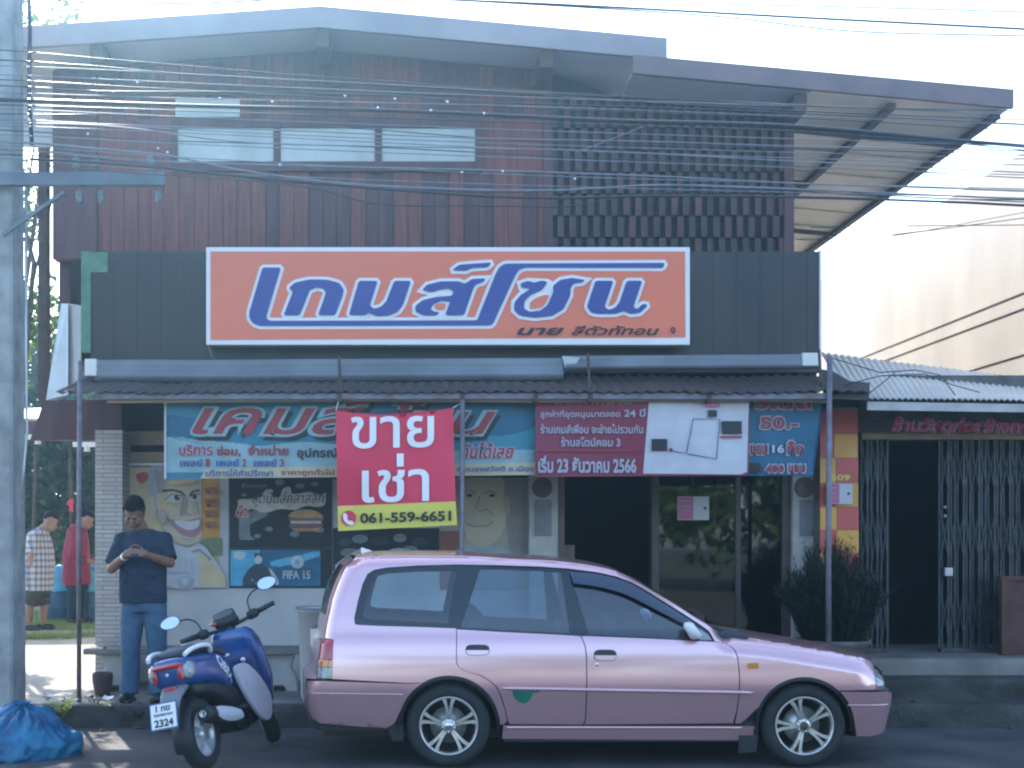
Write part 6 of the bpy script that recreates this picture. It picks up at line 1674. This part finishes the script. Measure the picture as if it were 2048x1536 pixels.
# handlebar
hb = MB(); Zb = 0.93
hb.tube([st(p) for p in cr_smooth([(HX - 0.06, 0.25, Zb + 0.015), (HX, 0.14, Zb), (HX + 0.02, 0, Zb - 0.01), (HX, -0.14, Zb), (HX - 0.06, -0.25, Zb + 0.015)], 5, False)], 0.014, 8, MS['blk'])
hb.tube([st((HX + 0.01, 0, 0.80)), st((HX + 0.02, 0, Zb))], 0.045, 10, MS['blk']); hbo = hb.build('handlebar', None, sc)
for s in (1, -1):
    mb = MB(); mb.tube([st((HX - 0.055, s * 0.235, Zb + 0.015)), st((HX - 0.10, s * 0.365, Zb + 0.022))], [0.020, 0.019], 12, MS['blk']); mb.build('grip', None, hbo)
    mb = MB(); mb.loft([[st(p) for p in sring(HX - 0.08, Zb + 0.01, 0.035, 0.035, cy=s * 0.20)], [st(p) for p in sring(HX - 0.02, Zb + 0.01, 0.04, 0.035, cy=s * 0.19)], [st(p) for p in sring(HX + 0.05, Zb + 0.01, 0.03, 0.025, cy=s * 0.19)]], MS['blk']); mb.build('switch_box', None, hbo)
    mb = MB(); mb.tube([st((HX + 0.05, s * 0.20, Zb)), st((HX + 0.04, s * 0.28, Zb + 0.005)), st((HX + 0.0, s * 0.37, Zb))], 0.006, 6, MS['silver']); mb.build('brake_lever', None, hbo)
    mr = MB(); mr.tube([st(p) for p in cr_smooth([(HX + 0.01, s * 0.19, Zb + 0.03), (HX + 0.03, s * 0.205, Zb + 0.12), (HX + 0.02, s * 0.26, Zb + 0.165), (HX - 0.005, s * 0.33, Zb + 0.175)], 5, False)], 0.006, 6, MS['blk'])
    c = Vector((HX - 0.005, s * 0.375, Zb + 0.185))
    ring = lambda d, k: [st(c + Vector((d + 0.3 * k * 0.045 * math.sin(a), s * 0.075 * k * math.cos(a) * (1 + 0.12 * math.cos(a)), 0.046 * k * math.sin(a)))) for a in [2 * math.pi * i / 24 for i in range(24)]]
    mr.loft([ring(0.03, 0.5), ring(0.02, 0.9), ring(-0.004, 1.03), ring(-0.008, 1.0)], MS['blk']); mo = mr.build('mirror', None, hbo)
    g = MB(); g.raw(ring(-0.0095, 0.93), [tuple(range(24))], MS['mirror']); g.build('mirror_glass', None, hbo, weld=False)
mb = MB(); mb.loft([[st(p) for p in zring(Zb + 0.035 + 0.06 * k, HX + 0.03 - 0.02 * k, 0.055 - 0.012 * k, 0.095 - 0.012 * k, slope=0.7)] for k in (0, 0.5, 1)], MS['blk']); me_ = mb.build('meter', None, hbo)
mb = MB(); r_ = [st(p + Vector((0, 0, 0.002))) for p in zring(Zb + 0.095, HX + 0.01, 0.036, 0.072, slope=0.7)]; mb.raw(r_, [tuple(range(len(r_)))], MS['screen']); mb.build('meter_screen', None, hbo, weld=False)
mb = MB(); mb.sphere(st((HX - 0.04, 0.10, Zb + 0.05)), 0.02, MC['lampred'], 6, (1, 1.4, 0.8)); mb.build('red_reflector', None, hbo)
# silencer with heat shield
mb = MB(); mb.tube([(-0.20, -0.150, 0.38), (-0.17, -0.152, 0.375), (0.22, -0.155, 0.31), (0.34, -0.145, 0.27), (0.48, -0.10, 0.21)], [0.046, 0.060, 0.060, 0.040, 0.022], 18, MS['blk']); sl = mb.build('silencer', None, sc)
mb = MB(); pts = []
rows = []
for i in range(9):
    t = i / 8; x = -0.12 + 0.40 * t; c = Vector((x, -0.154, 0.367 - 0.066 * (x + 0.12) / 0.40)); w = 0.95 * math.sin(math.pi * (0.10 + 0.82 * t)) ** 0.6
    rows.append([c + Vector((0, -math.cos(a) * 0.068, math.sin(a) * 0.068)) for a in [w * (k / 6 - 0.5) * 1.9 + 0.15 for k in range(7)]])
mb.grid(rows, MS['grey']); mb.build('heat_shield', None, sl, weld=False)
mb = MB(); mb.lathe([(0.0, 0.0), (0.022, 0.0), (0.024, -0.012), (0.019, -0.012), (0.017, 0.004)], (-0.20, -0.150, 0.38), (1, 0, -0.15), 14, MS['silver']); mb.build('exhaust_tip', None, sl, weld=False)
mb = MB(); mb.tube([(0.36, 0.10, 0.24), (0.33, 0.20, 0.14), (0.30, 0.27, 0.060)], 0.011, 7, MS['blk']); mb.obox((0.26, 0.275, 0.062), (0.34, 0.275, 0.062), 0.03, 0.008, m=MS['blk']); mb.build('side_stand', None, sc)
# white lettering on the cowl
tv, tf_ = text_polys('QBIX', 0.03, 0.0)
ax0 = min(v.x for v in tv); ax1 = max(v.x for v in tv); ay0 = min(v.y for v in tv); ay1 = max(v.y for v in tv)
mb = MB(); d = Vector((0.80, -0.60)); u = Vector((0.60, 0.80)); o = Vector((0.13, 0.690))
vv = []
for v in tv:
    q = o + d * (0.30 * (v.x - ax0) / (ax1 - ax0)) + u * (0.085 * (v.y - ay0) / (ay1 - ay0))
    vv.append(Vector((q.x, 0, q.y)))
# lay it on the cowl with a sideways ray
from mathutils.bvhtree import BVHTree
tree_ = BVHTree.FromPolygons([v.co for v in body.data.vertices], [tuple(p.vertices) for p in body.data.polygons])
bm = bmesh.new(); bv = [bm.verts.new(v) for v in vv]
for f in tf_:
    try: bm.faces.new([bv[i] for i in f])
    except ValueError: pass
bmesh.ops.triangulate(bm, faces=bm.faces)
for _ in range(3):
    es = [e for e in bm.edges if e.calc_length() > 0.02]
    if es: bmesh.ops.subdivide_edges(bm, edges=es, cuts=1); bmesh.ops.triangulate(bm, faces=[f for f in bm.faces if len(f.verts) > 3])
bm.verts.index_update()
pts = []
for v in bm.verts:
    h = tree_.ray_cast(Vector((v.co.x, -1, v.co.z)), Vector((0, 1, 0)))
    pts.append(Vector((v.co.x, (h[0].y if h[0] else -0.13) - 0.003, v.co.z)))
mb.raw(pts, [[v.index for v in f.verts] for f in bm.faces], M['signwhite'], True); bm.free(); mb.build('decal', None, body, weld=False)
h = tree_.ray_cast(Vector((0.02, -1, 0.61)), Vector((0, 1, 0)))
# ---------------------------------------------------------------- people
MP = {}
MP['skin'] = mat('skin_tan', (0.23, 0.115, 0.075), 0.55, var=0.10, scale=9)
MP['skin2'] = mat('skin_tan_warm', (0.33, 0.18, 0.12), 0.55, var=0.08)
MP['hair'] = mat('hair_black', (0.006, 0.006, 0.008), 0.75, var=0.3, scale=30, bump=0.8, bscale=90, spec=0.2)
MP['tee'] = mat('tee_navy', (0.016, 0.030, 0.058), 0.85, var=0.25, scale=6, bump=0.25, bscale=14)
MP['jeans'] = mat('jeans', (0.075, 0.150, 0.235), 0.85, c2=(0.045, 0.095, 0.165), scale=3.5, bump=0.25, bscale=18)
MP['shoe'] = mat('shoe_black', (0.012, 0.013, 0.015), 0.5, var=0.2)
MP['phone'] = mat('phone_black', (0.006, 0.007, 0.009), 0.15, var=0.1, coat=1)
MP['short'] = mat('shorts_olive', (0.055, 0.050, 0.040), 0.9, var=0.2, bump=0.2)
MP['redshirt'] = mat('shirt_red', (0.26, 0.018, 0.045), 0.85, var=0.2, bump=0.2, bscale=12)
MP['trouser'] = mat('trouser_dark', (0.018, 0.030, 0.045), 0.9, var=0.2)
def plaid(name):
    m = bpy.data.materials.new(name); m.use_nodes = True; nt = m.node_tree; b = nt.nodes['Principled BSDF']
    tc = nt.nodes.new('ShaderNodeTexCoord'); sx = nt.nodes.new('ShaderNodeSeparateXYZ'); nt.links.new(tc.outputs['Object'], sx.inputs[0])
    ad = nt.nodes.new('ShaderNodeMath'); ad.operation = 'ADD'; nt.links.new(sx.outputs['X'], ad.inputs[0]); nt.links.new(sx.outputs['Y'], ad.inputs[1])
    def stripes(sock, f, thr):
        mu_ = nt.nodes.new('ShaderNodeMath'); mu_.operation = 'MULTIPLY'; mu_.inputs[1].default_value = f; nt.links.new(sock, mu_.inputs[0])
        fr = nt.nodes.new('ShaderNodeMath'); fr.operation = 'FRACT'; nt.links.new(mu_.outputs[0], fr.inputs[0])
        lt_ = nt.nodes.new('ShaderNodeMath'); lt_.operation = 'LESS_THAN'; lt_.inputs[1].default_value = thr; nt.links.new(fr.outputs[0], lt_.inputs[0]); return lt_
    a = stripes(ad.outputs[0], 12.0, 0.42); c = stripes(sx.outputs['Z'], 12.0, 0.42)
    s = nt.nodes.new('ShaderNodeMath'); s.operation = 'ADD'; nt.links.new(a.outputs[0], s.inputs[0]); nt.links.new(c.outputs[0], s.inputs[1])
    hf = nt.nodes.new('ShaderNodeMath'); hf.operation = 'MULTIPLY'; hf.inputs[1].default_value = 0.5; nt.links.new(s.outputs[0], hf.inputs[0])
    cr = nt.nodes.new('ShaderNodeValToRGB'); cr.color_ramp.interpolation = 'CONSTANT'
    cr.color_ramp.elements[0].color = (0.50, 0.48, 0.47, 1); cr.color_ramp.elements[1].position = 0.75; cr.color_ramp.elements[1].color = (0.12, 0.12, 0.14, 1)
    e = cr.color_ramp.elements.new(0.4); e.color = (0.29, 0.26, 0.27, 1)
    nt.links.new(hf.outputs[0], cr.inputs[0]); nt.links.new(cr.outputs[0], b.inputs['Base Color']); b.inputs['Roughness'].default_value = 0.9
    return m
MP['plaid'] = plaid('plaid_cloth')
def wrinkle(amp, f, seed):
    def g(v):
        n = noise.noise_vector(Vector((v.x * f, v.y * f, v.z * f * 0.6 + seed))); return v + n * amp
    return g
def folds(amp, f, seed):
    def g(v):
        n = noise.noise_vector(Vector((v.x * 5, v.y * 5, v.z * 3 + seed)))
        r = 1 - abs(noise.noise(Vector((v.x * f + n.x, v.y * f, v.z * f * 1.4 + v.x * 3 + seed)))) * 2
        c = Vector((n.x, n.y - 0.6 * max(0, r) ** 2, n.z * 0.4))
        return v + c * amp
    return g
def finger_chain(mb, base, dirs, lens, r):
    p = Vector(base); pts = [p]
    for d, l in zip(dirs, lens): p = p + Vector(d).normalized() * l; pts.append(p)
    capsule(mb, pts, [r, r * 0.95, r * 0.88, r * 0.8][:len(pts)], 8)

# -- man reading his phone (faces the street)
Yh = 11.05; gz = yardz(-2.3, Yh); ox = PXX(287, Yh)
man = thing('person', 'man in navy t-shirt and jeans looking down at a phone in both hands', 'person', (ox, Yh, gz))
V = lambda x, y, z: Vector((ox + x, Yh + y, gz + z))
hc = V(-0.062, -0.095, 1.605)           # centre of the skull, head bowed towards the phone
HT = Matrix.Rotation(R(34), 3, 'X') @ Matrix.Rotation(R(6), 3, 'Y')
def hd(x, y, z): return hc + HT @ Vector((x, y, z))
b = MB()
def blob(c, r, sc_=(1, 1, 1)):
    m_ = MB(); m_.sphere((0, 0, 0), r, None, 12, sc_); b.raw([c + HT @ v for v in m_.v], m_.f)
blob(hd(0, 0.015, 0.03), 0.1, (0.80, 0.98, 0.98)); blob(hd(0, -0.028, -0.055), 0.1, (0.66, 0.66, 0.72)); blob(hd(0, -0.045, -0.095), 0.1, (0.42, 0.42, 0.28))
capsule(b, [hd(0, -0.092, 0.0), hd(0, -0.112, -0.040)], [0.010, 0.017], 8)
for s in (1, -1):
    blob(hd(s * 0.078, 0.012, -0.025), 0.03, (0.45, 0.8, 1.15)); capsule(b, [hd(s * 0.012, -0.098, 0.014), hd(s * 0.048, -0.088, 0.016)], [0.010, 0.009], 8)
    blob(hd(s * 0.036, -0.070, -0.045), 0.03, (1, 0.8, 1))
capsule(b, [hd(-0.022, -0.095, -0.078), hd(0.022, -0.095, -0.078)], [0.009, 0.009], 8); capsule(b, [hd(-0.017, -0.090, -0.092), hd(0.017, -0.090, -0.092)], [0.009, 0.009], 8)
capsule(b, [hd(0, 0.02, -0.05), V(-0.02, 0.005, 1.45), V(-0.01, 0.02, 1.38)], [0.062, 0.064, 0.075], 14)
ellloft(b, [(ox, Yh + 0.01, gz + z, rx, ry) for z, rx, ry in ((0.84, 0.155, 0.10), (0.95, 0.165, 0.115), (1.10, 0.165, 0.115), (1.25, 0.175, 0.115), (1.36, 0.14, 0.08), (1.42, 0.07, 0.05))])
EL = {-1: V(-0.262, -0.06, 1.125), 1: V(0.238, -0.06, 1.175)}
HD = {-1: V(-0.055, -0.315, 1.265), 1: V(0.058, -0.315, 1.262)}
for s in (-1, 1):
    sh_ = V(s * 0.165, 0.01, 1.365)
    capsule(b, [sh_, sh_.lerp(EL[s], 0.5), EL[s]], [0.050, 0.048, 0.042], 14)
    wr = EL[s].lerp(HD[s], 0.80)
    capsule(b, [EL[s], EL[s].lerp(wr, 0.35), wr], [0.043, 0.043, 0.029], 14)
    # palm and curled fingers round the phone
    pl_ = HD[s]
    capsule(b, [wr, pl_ + Vector((s * 0.012, 0.01, -0.004))], [0.030, 0.034], 12)
    for i in range(4):
        st_ = pl_ + Vector((s * 0.006, -0.012 - 0.004 * i, 0.026 - 0.017 * i))
        finger_chain(b, st_, [(-s * 1, -0.55, 0.10), (-s * 1, 0.05, 0.05), (-s * 0.7, 0.55, 0.0)], [(0.036, 0.040, 0.038, 0.030)[i], 0.022, 0.016], 0.0088)
    finger_chain(b, pl_ + Vector((-s * 0.002, 0.012, 0.030)), [(-s * 0.6, 0.25, 0.75), (-s * 0.9, -0.35, 0.25)], [0.036, 0.028], 0.0105)
for s in (-1, 1):
    hip = V(s * 0.085, 0.01, 0.86); kn = V(s * 0.110, -0.005, 0.47); an = V(s * 0.125, 0.02, 0.09)
    capsule(b, [hip, kn, an], [0.082, 0.055, 0.040], 14); capsule(b, [an + Vector((0, 0.02, -0.045)), an + Vector((s * 0.015, -0.13, -0.055))], [0.032, 0.030], 10)
remesh(b, 'body', 0.0065, MP['skin'], man, smooth_it=1)
# shirt
c = MB()
ellloft(c, [(ox + dx, Yh + 0.008 + dy, gz + z, rx, ry) for z, rx, ry, dx, dy in ((0.835, 0.205, 0.140, 0.0, 0), (0.90, 0.205, 0.143, 0.0, 0), (1.00, 0.200, 0.148, 0.0, -0.005), (1.10, 0.197, 0.150, 0, -0.006), (1.22, 0.202, 0.145, 0, 0), (1.33, 0.205, 0.130, 0, 0), (1.405, 0.180, 0.105, -0.003, 0.005), (1.45, 0.115, 0.085, -0.008, 0.008), (1.468, 0.082, 0.072, -0.01, 0.008))], 28, 2.3)
for s in (-1, 1):
    sh_ = V(s * 0.178, 0.01, 1.362); e_ = sh_.lerp(EL[s], 0.86)
    c.tube([V(s * 0.09, 0.008, 1.385), sh_, sh_.lerp(e_, 0.5), e_], [0.070, 0.080, 0.076, 0.074], 16)
    c.sphere(sh_, 0.080, None, 10)
remesh(c, 'shirt', 0.010, MP['tee'], man, 2, disp=folds(0.016, 6, 3))
# jeans
c = MB()
ellloft(c, [(ox, Yh + 0.01, gz + z, rx, ry) for z, rx, ry in ((0.76, 0.182, 0.120), (0.84, 0.186, 0.125), (0.90, 0.178, 0.120))], 24, 2.4)
for s in (-1, 1):
    c.tube([V(s * 0.092, 0.01, 0.84), V(s * 0.100, 0.005, 0.68), V(s * 0.112, 0.0, 0.47), V(s * 0.120, 0.012, 0.25), V(s * 0.124, 0.016, 0.06)], [0.098, 0.098, 0.082, 0.076, 0.080], 18)
remesh(c, 'jeans', 0.011, MP['jeans'], man, 2, disp=folds(0.016, 7, 9))
for s in (-1, 1):
    c = MB(); a_ = V(s * 0.125, 0.03, 0.05)
    capsule(c, [a_ + Vector((0, 0.015, 0.0)), a_ + Vector((s * 0.008, -0.08, -0.008)), a_ + Vector((s * 0.02, -0.165, -0.014))], [0.045, 0.045, 0.038], 14)
    c.box(a_.x - 0.045 , a_.x + 0.05, a_.y - 0.19, a_.y + 0.055, gz + 0.001, gz + 0.022)
    remesh(c, 'shoe', 0.008, MP['shoe'], man, 2)
# hair: cap over the skull
c = MB(); m_ = MB(); m_.sphere((0, 0, 0), 0.1, None, 36, (0.93, 1.10, 1.12))
keep = lambda v: (v.z > 0.022 + 0.012 * noise.noise(v * 55) - 1.2 * max(0, v.y + 0.035) - (0.055 if abs(v.x) > 0.068 and v.y > -0.045 else 0)) 
idx = [i for i, v in enumerate(m_.v)]
fs_ = [f for f in m_.f if all(keep(m_.v[i]) for i in f)]
vv = [hd(0, 0.017, 0.032) + HT @ (v * (1 + 0.07 * noise.noise(v * 60) + 0.04 * noise.noise(v * 150))) for v in m_.v]
c.raw(vv, fs_, MP['hair'], True); c.raw([hd(0, 0.017, 0.032) + HT @ (v * 0.93) for v in m_.v], [f[::-1] for f in fs_], MP['hair'], True)
c.build('hair', None, man, weld=False)
for s in (1, -1):
    c = MB(); c.sphere(hd(s * 0.030, -0.088, -0.010), 0.0065, MP['hair'], 6); c.build('eye', None, man)
c = MB(); wv_ = EL[-1].lerp(HD[-1], 0.76); dr = (HD[-1] - EL[-1]).normalized(); c.lathe([(0.030, -0.010), (0.036, -0.009), (0.036, 0.009), (0.030, 0.010)], wv_, dr, 18, MC['chrome']); c.build('wristwatch', None, man)
pm = MB(); pc2 = V(0.002, -0.322, 1.292)
PT = Matrix.Rotation(R(-38), 3, 'X')
bx = MB(); bx.box(-0.036, 0.036, -0.005, 0.005, -0.075, 0.075); pm.raw([pc2 + PT @ v for v in bx.v], bx.f, MP['phone'])
tag(pm.build('mobile_phone', None, None, pc2, bevel=0.003), 'black mobile phone held in both hands by the man in navy', 'phone')

# -- two men in the back yard, both seen from the side, facing right
def side_man(Yd, label, head, neck, sho, waist, hip, elbow, hand, knees, feet, top, bottom, bottom_to, sleeve, hair_m, sc_=1.0, far=None):
    gz_ = yardz(PXX(feet[0][0], Yd), Yd)
    t = thing('person', label, 'person', (P(feet[0][0], 1262, Yd).x, Yd, gz_))
    q = lambda p, dy=0.0: P(p[0], p[1], Yd) + Vector((0, dy, 0))
    b = MB(); h = q(head)
    RT = Matrix.Rotation(R(28), 3, 'Y')
    def bl(off, r, s_):
        m_ = MB(); m_.sphere((0, 0, 0), r, None, 10, s_); b.raw([h + RT @ (Vector(off) + v) for v in m_.v], m_.f)
    bl((-0.012, 0, 0.03), 0.1, (0.98, 0.80, 0.95)); bl((0.035, 0, -0.055), 0.1, (0.64, 0.62, 0.70)); bl((0.095, 0, -0.035), 0.02, (1.1, 0.8, 1.3)); bl((0.075, 0, -0.085), 0.02, (1.1, 1.4, 0.7))
    for s in (1, -1): bl((-0.01, s * 0.078, -0.02), 0.03, (0.8, 0.4, 1.1))
    capsule(b, [h + Vector((-0.02, 0, -0.04)), q(neck), q(sho)], [0.060, 0.062, 0.075], 12)
    capsule(b, [q(sho, 0), q(waist), q(hip)], [0.115, 0.13, 0.12], 16)
    for s in (-1, 1):
        o_ = Vector((0, s * 0.17, 0)); sh_ = q(sho) + o_ + Vector((0.01, 0, -0.02)); dv = Vector((0.02 if s > 0 else 0, 0, 0))
        el = q(elbow) + o_ * 1.25 + dv; hnd = q(hand) + o_ * 0.9 + dv
        capsule(b, [sh_, el, hnd], [0.055, 0.043, 0.030], 12); d = (hnd - el).normalized()
        capsule(b, [hnd, hnd + d * 0.07], [0.032, 0.034], 10)
        for i in range(4): capsule(b, [hnd + d * 0.08 + Vector((0.022 - 0.015 * i, 0, 0)), hnd + d * 0.135 + Vector((0.03 - 0.015 * i, -s * 0.01, 0))], [0.009, 0.008], 6)
        capsule(b, [hnd + d * 0.03 + Vector((0.03, 0, 0)), hnd + d * 0.085 + Vector((0.055, 0, 0))], [0.011, 0.009], 6)
        kn = q(knees[0 if s < 0 else 1], s * 0.09); ft = q(feet[0 if s < 0 else 1], s * 0.09); ft.z = gz_ + 0.08
        capsule(b, [q(hip, s * 0.085), kn, ft], [0.085, 0.058, 0.040], 12); capsule(b, [ft + Vector((-0.03, 0, -0.04)), ft + Vector((0.14, 0, -0.045))], [0.030, 0.026], 8)
    remesh(b, 'body', 0.009, MP['skin2'], t, smooth_it=1)
    c = MB()
    c.tube([q(neck) + Vector((0, 0, -0.02)), q(sho), q(sho).lerp(q(waist), 0.5), q(waist), q(hip) + Vector((0, 0, -0.06))], [0.085, 0.155, 0.178, 0.188, 0.190], 20)
    c.v = [Vector((v.x, Yd + (v.y - Yd) * 1.22, v.z)) for v in c.v]
    for s in (-1, 1):
        o_ = Vector((0, s * 0.17, 0)); sh_ = q(sho) + o_ + Vector((0.01, 0, -0.02)); el = q(elbow) + o_ * 1.25; hnd = q(hand) + o_ * 0.9
        if sleeve < 1: c.tube([q(sho), sh_, sh_.lerp(el, sleeve)], [0.10, 0.085, 0.078], 14)
        else: c.tube([q(sho), sh_, el, el.lerp(hnd, 0.9)], [0.10, 0.080, 0.062, 0.050], 14)
        c.sphere(sh_, 0.085, None, 8)
    remesh(c, 'shirt', 0.014, top, t, 2, disp=wrinkle(0.014, 6, 5))
    c = MB()
    c.tube([q(hip) + Vector((0, 0, 0.05)), q(hip) + Vector((0, 0, -0.12))], [0.165, 0.165], 18)
    for s in (-1, 1):
        kn = q(knees[0 if s < 0 else 1], s * 0.09); ft = q(feet[0 if s < 0 else 1], s * 0.09); ft.z = gz_ + 0.06
        e_ = q(hip, s * 0.085).lerp(kn, bottom_to) if bottom_to <= 1 else kn.lerp(ft, bottom_to - 1)
        mid = [kn] if bottom_to > 1 else []
        c.tube([q(hip, s * 0.085)] + mid + [e_], [0.125] + [0.085] * len(mid) + [0.105 if bottom_to <= 1 else 0.075], 14)
    remesh(c, 'shorts' if bottom_to <= 1 else 'trousers', 0.014, bottom, t, 2, disp=wrinkle(0.012, 7, 2))
    for s in (-1, 1):
        ft = q(feet[0 if s < 0 else 1], s * 0.09); ft.z = gz_ + 0.045; c = MB()
        capsule(c, [ft + Vector((-0.05, 0, 0)), ft + Vector((0.13, 0, -0.01))], [0.043, 0.037], 10); c.box(ft.x - 0.09, ft.x + 0.17, ft.y - 0.045, ft.y + 0.045, gz_ + 0.002, gz_ + 0.02)
        remesh(c, 'shoe', 0.01, MP['shoe'], t, 1)
    c = MB(); m_ = MB(); m_.sphere((0, 0, 0), 0.1, None, 16, (1.06, 0.90, 1.04))
    fs_ = [f for f in m_.f if all(m_.v[i].z > 0.03 - 0.9 * max(0, 0.02 - m_.v[i].x) for i in f)]
    vv = [h + RT @ (Vector((-0.014, 0, 0.032)) + v * (1 + 0.05 * noise.noise(v * 40))) for v in m_.v]
    c.raw(vv, fs_, hair_m, True); c.raw([h + RT @ (Vector((-0.014, 0, 0.032)) + v * 0.93) for v in m_.v], [f[::-1] for f in fs_], hair_m, True)
    c.build('hair', None, t, weld=False)
    return t
side_man(17.4, 'man in a grey and white plaid shirt and dark shorts in the yard', (101, 1043), (88, 1056), (78, 1072), (80, 1128), (78, 1172), (70, 1118), (80, 1152), [(62, 1215), (84, 1216)], [(58, 1262), (82, 1262)], MP['plaid'], MP['short'], 0.86, 0.72, MP['hair'])
side_man(18.6, 'man in a dark red long sleeved shirt beside blue drums, half hidden by the post', (174, 1040), (164, 1050), (156, 1064), (152, 1114), (154, 1160), (154, 1112), (182, 1122), [(150, 1204), (162, 1204)], [(146, 1250), (162, 1250)], MP['redshirt'], MP['trouser'], 1.9, 1.0, MP['hair'])
# blue drums; the lighter blue of the top has sunlight put into it
M['drum'] = mat('drum_blue', (0.05, 0.13, 0.20), 0.6, c2=(0.03, 0.075, 0.12), scale=4, bump=0.2, bscale=10)
M['drum_sunlit'] = mat('drum_sunlit_blue', (0.10, 0.40, 0.55), 0.5, var=0.2, scale=4, bump=0.2, bscale=10)
for k, (px, Yd, w, lab) in enumerate(((124, 19.4, 0.30, 'blue drum with its top coloured as sunlit, between the plaid and red shirted men'), (184, 19.0, 0.28, 'blue drum with its top coloured as sunlit, just left of the brick pillar'))):
    g_ = yardz(PXX(px, Yd), Yd); t = thing('drum', lab, 'drum', (PXX(px, Yd), Yd, g_), 'blue drums in the yard'); o = Vector((PXX(px, Yd), Yd, g_))
    mb = MB(); mb.lathe([(0, 0), (w * 0.92, 0), (w, 0.04), (w * 0.98, 0.2), (w * 1.02, 0.22), (w * 0.98, 0.24), (w, 0.5)], o, (0, 0, 1), 30, M['drum']); mb.build('barrel', None, t)
    mb = MB(); mb.lathe([(w * 1.03, 0.46), (w * 1.05, 0.6), (w * 0.99, 0.74), (w * 0.8, 0.80), (w * 0.4, 0.83), (0, 0.82)], o, (0, 0, 1), 40, M['drum_sunlit']); mb.xf(lambda v: v + noise.noise_vector(v * 9) * 0.018); mb.build('sheet', None, t)
for px, py, Yd, lab in ((148, 1056, 18.64, 'bright pink rag tied to the thin shed post at shoulder height'), (141, 1005, 18.64, 'smaller pink rag tied higher up on the thin shed post')):
    mb = MB(); o = P(px, py, Yd); mb.sphere(o, 0.055, M['red'], 8, (1, 0.6, 0.9)); mb.raw([o + Vector((-0.02, -0.03, -0.02)), o + Vector((0.03, -0.03, -0.02)), o + Vector((0.05, -0.04, -0.14)), o + Vector((-0.01, -0.03, -0.12))], [(0, 1, 2, 3)], M['red']); mb.xf(lambda v: v + noise.noise_vector(v * 12) * 0.02)
    tag(mb.build('rag', None, None, o, weld=False), lab, 'rag', 'pink rags on the shed post')

# ---------------------------------------------------------------- blue plastic bag at the foot of the pole
m = bpy.data.materials.new('blue_plastic'); m.use_nodes = True; nt = m.node_tree; b_ = nt.nodes['Principled BSDF']
n_ = nt.nodes.new('ShaderNodeTexNoise'); n_.inputs['Scale'].default_value = 5; n_.inputs['Detail'].default_value = 8; tc = nt.nodes.new('ShaderNodeTexCoord'); nt.links.new(tc.outputs['Object'], n_.inputs['Vector'])
cr = nt.nodes.new('ShaderNodeValToRGB'); cr.color_ramp.elements[0].position = 0.35; cr.color_ramp.elements[0].color = (0.012, 0.10, 0.23, 1); cr.color_ramp.elements[1].position = 0.7; cr.color_ramp.elements[1].color = (0.05, 0.30, 0.50, 1)
nt.links.new(n_.outputs['Fac'], cr.inputs[0]); nt.links.new(cr.outputs[0], b_.inputs['Base Color']); b_.inputs['Roughness'].default_value = 0.3; b_.inputs['Subsurface Weight'].default_value = 0.0
tr = nt.nodes.new('ShaderNodeBsdfTranslucent'); nt.links.new(cr.outputs[0], tr.inputs[0]); ms = nt.nodes.new('ShaderNodeMixShader'); ms.inputs[0].default_value = 0.35
nt.links.new(b_.outputs[0], ms.inputs[1]); nt.links.new(tr.outputs[0], ms.inputs[2]); nt.links.new(ms.outputs[0], nt.nodes['Material Output'].inputs[0])
o = Vector((PXX(45, 9.35), 9.35, 0.0)); mb = MB(); rows = []
for i in range(60):
    t = i / 59; row = []
    for j in range(120):
        a = 2 * math.pi * j / 120
        r = 0.36 * (1 - t ** 2.2) ** 0.75 + 0.012; z = 0.36 * t
        r *= 1 + 0.10 * math.sin(3 * a + 1) * (1 - t)
        p = Vector((math.cos(a) * r * 1.02, math.sin(a) * r * 0.85, z))
        f = abs(noise.noise(Vector((math.cos(a) * 2.2, math.sin(a) * 2.2, z * 5)))) + 0.5 * abs(noise.noise(Vector((math.cos(a) * 5, math.sin(a) * 5, z * 11 + 3))))
        p *= 1 + 0.20 * (f - 0.28) * (0.4 + 0.6 * (z > 0.01)); p.z = max(0.0, p.z)
        p += noise.noise_vector(p * 16) * 0.013; p.z = max(p.z, 0.002)
        row.append(o + p)
    rows.append(row)
mb.grid(rows, m, True, True); mb.raw(rows[-1], [tuple(range(120))], m)
for k in range(7):
    a = 2 * math.pi * k / 7; tpt = o + Vector((0, 0, 0.34)); e = tpt + Vector((math.cos(a) * 0.07, math.sin(a) * 0.05, 0.05)); w = Vector((-math.sin(a), math.cos(a), 0)) * 0.03
    mb.raw([tpt - w * 0.3, tpt + w * 0.3, e + w, e - w], [(0, 1, 2, 3)], m)
tag(mb.build('plastic_bag', None, None, o, weld=False), 'crumpled blue plastic rubbish bag on the road by the pole', 'bag')

# ---------------------------------------------------------------- haze volume added for the blue glare veil and lifted blacks
mb = MB(); mb.box(-160, 160, -160, 160, -1.1, 11.5)
hz = tag(mb.build('veil_haze'), kind='stuff')
m = bpy.data.materials.new('veil_haze_air'); m.use_nodes = True; nt = m.node_tree; nt.nodes.remove(nt.nodes['Principled BSDF'])
pv = nt.nodes.new('ShaderNodeVolumePrincipled'); pv.inputs['Color'].default_value = (0.36, 0.68, 1.0, 1); pv.inputs['Density'].default_value = 0.0037; pv.inputs['Anisotropy'].default_value = 0.86
nt.links.new(pv.outputs[0], nt.nodes['Material Output'].inputs['Volume'])
hz.data.materials.append(m)
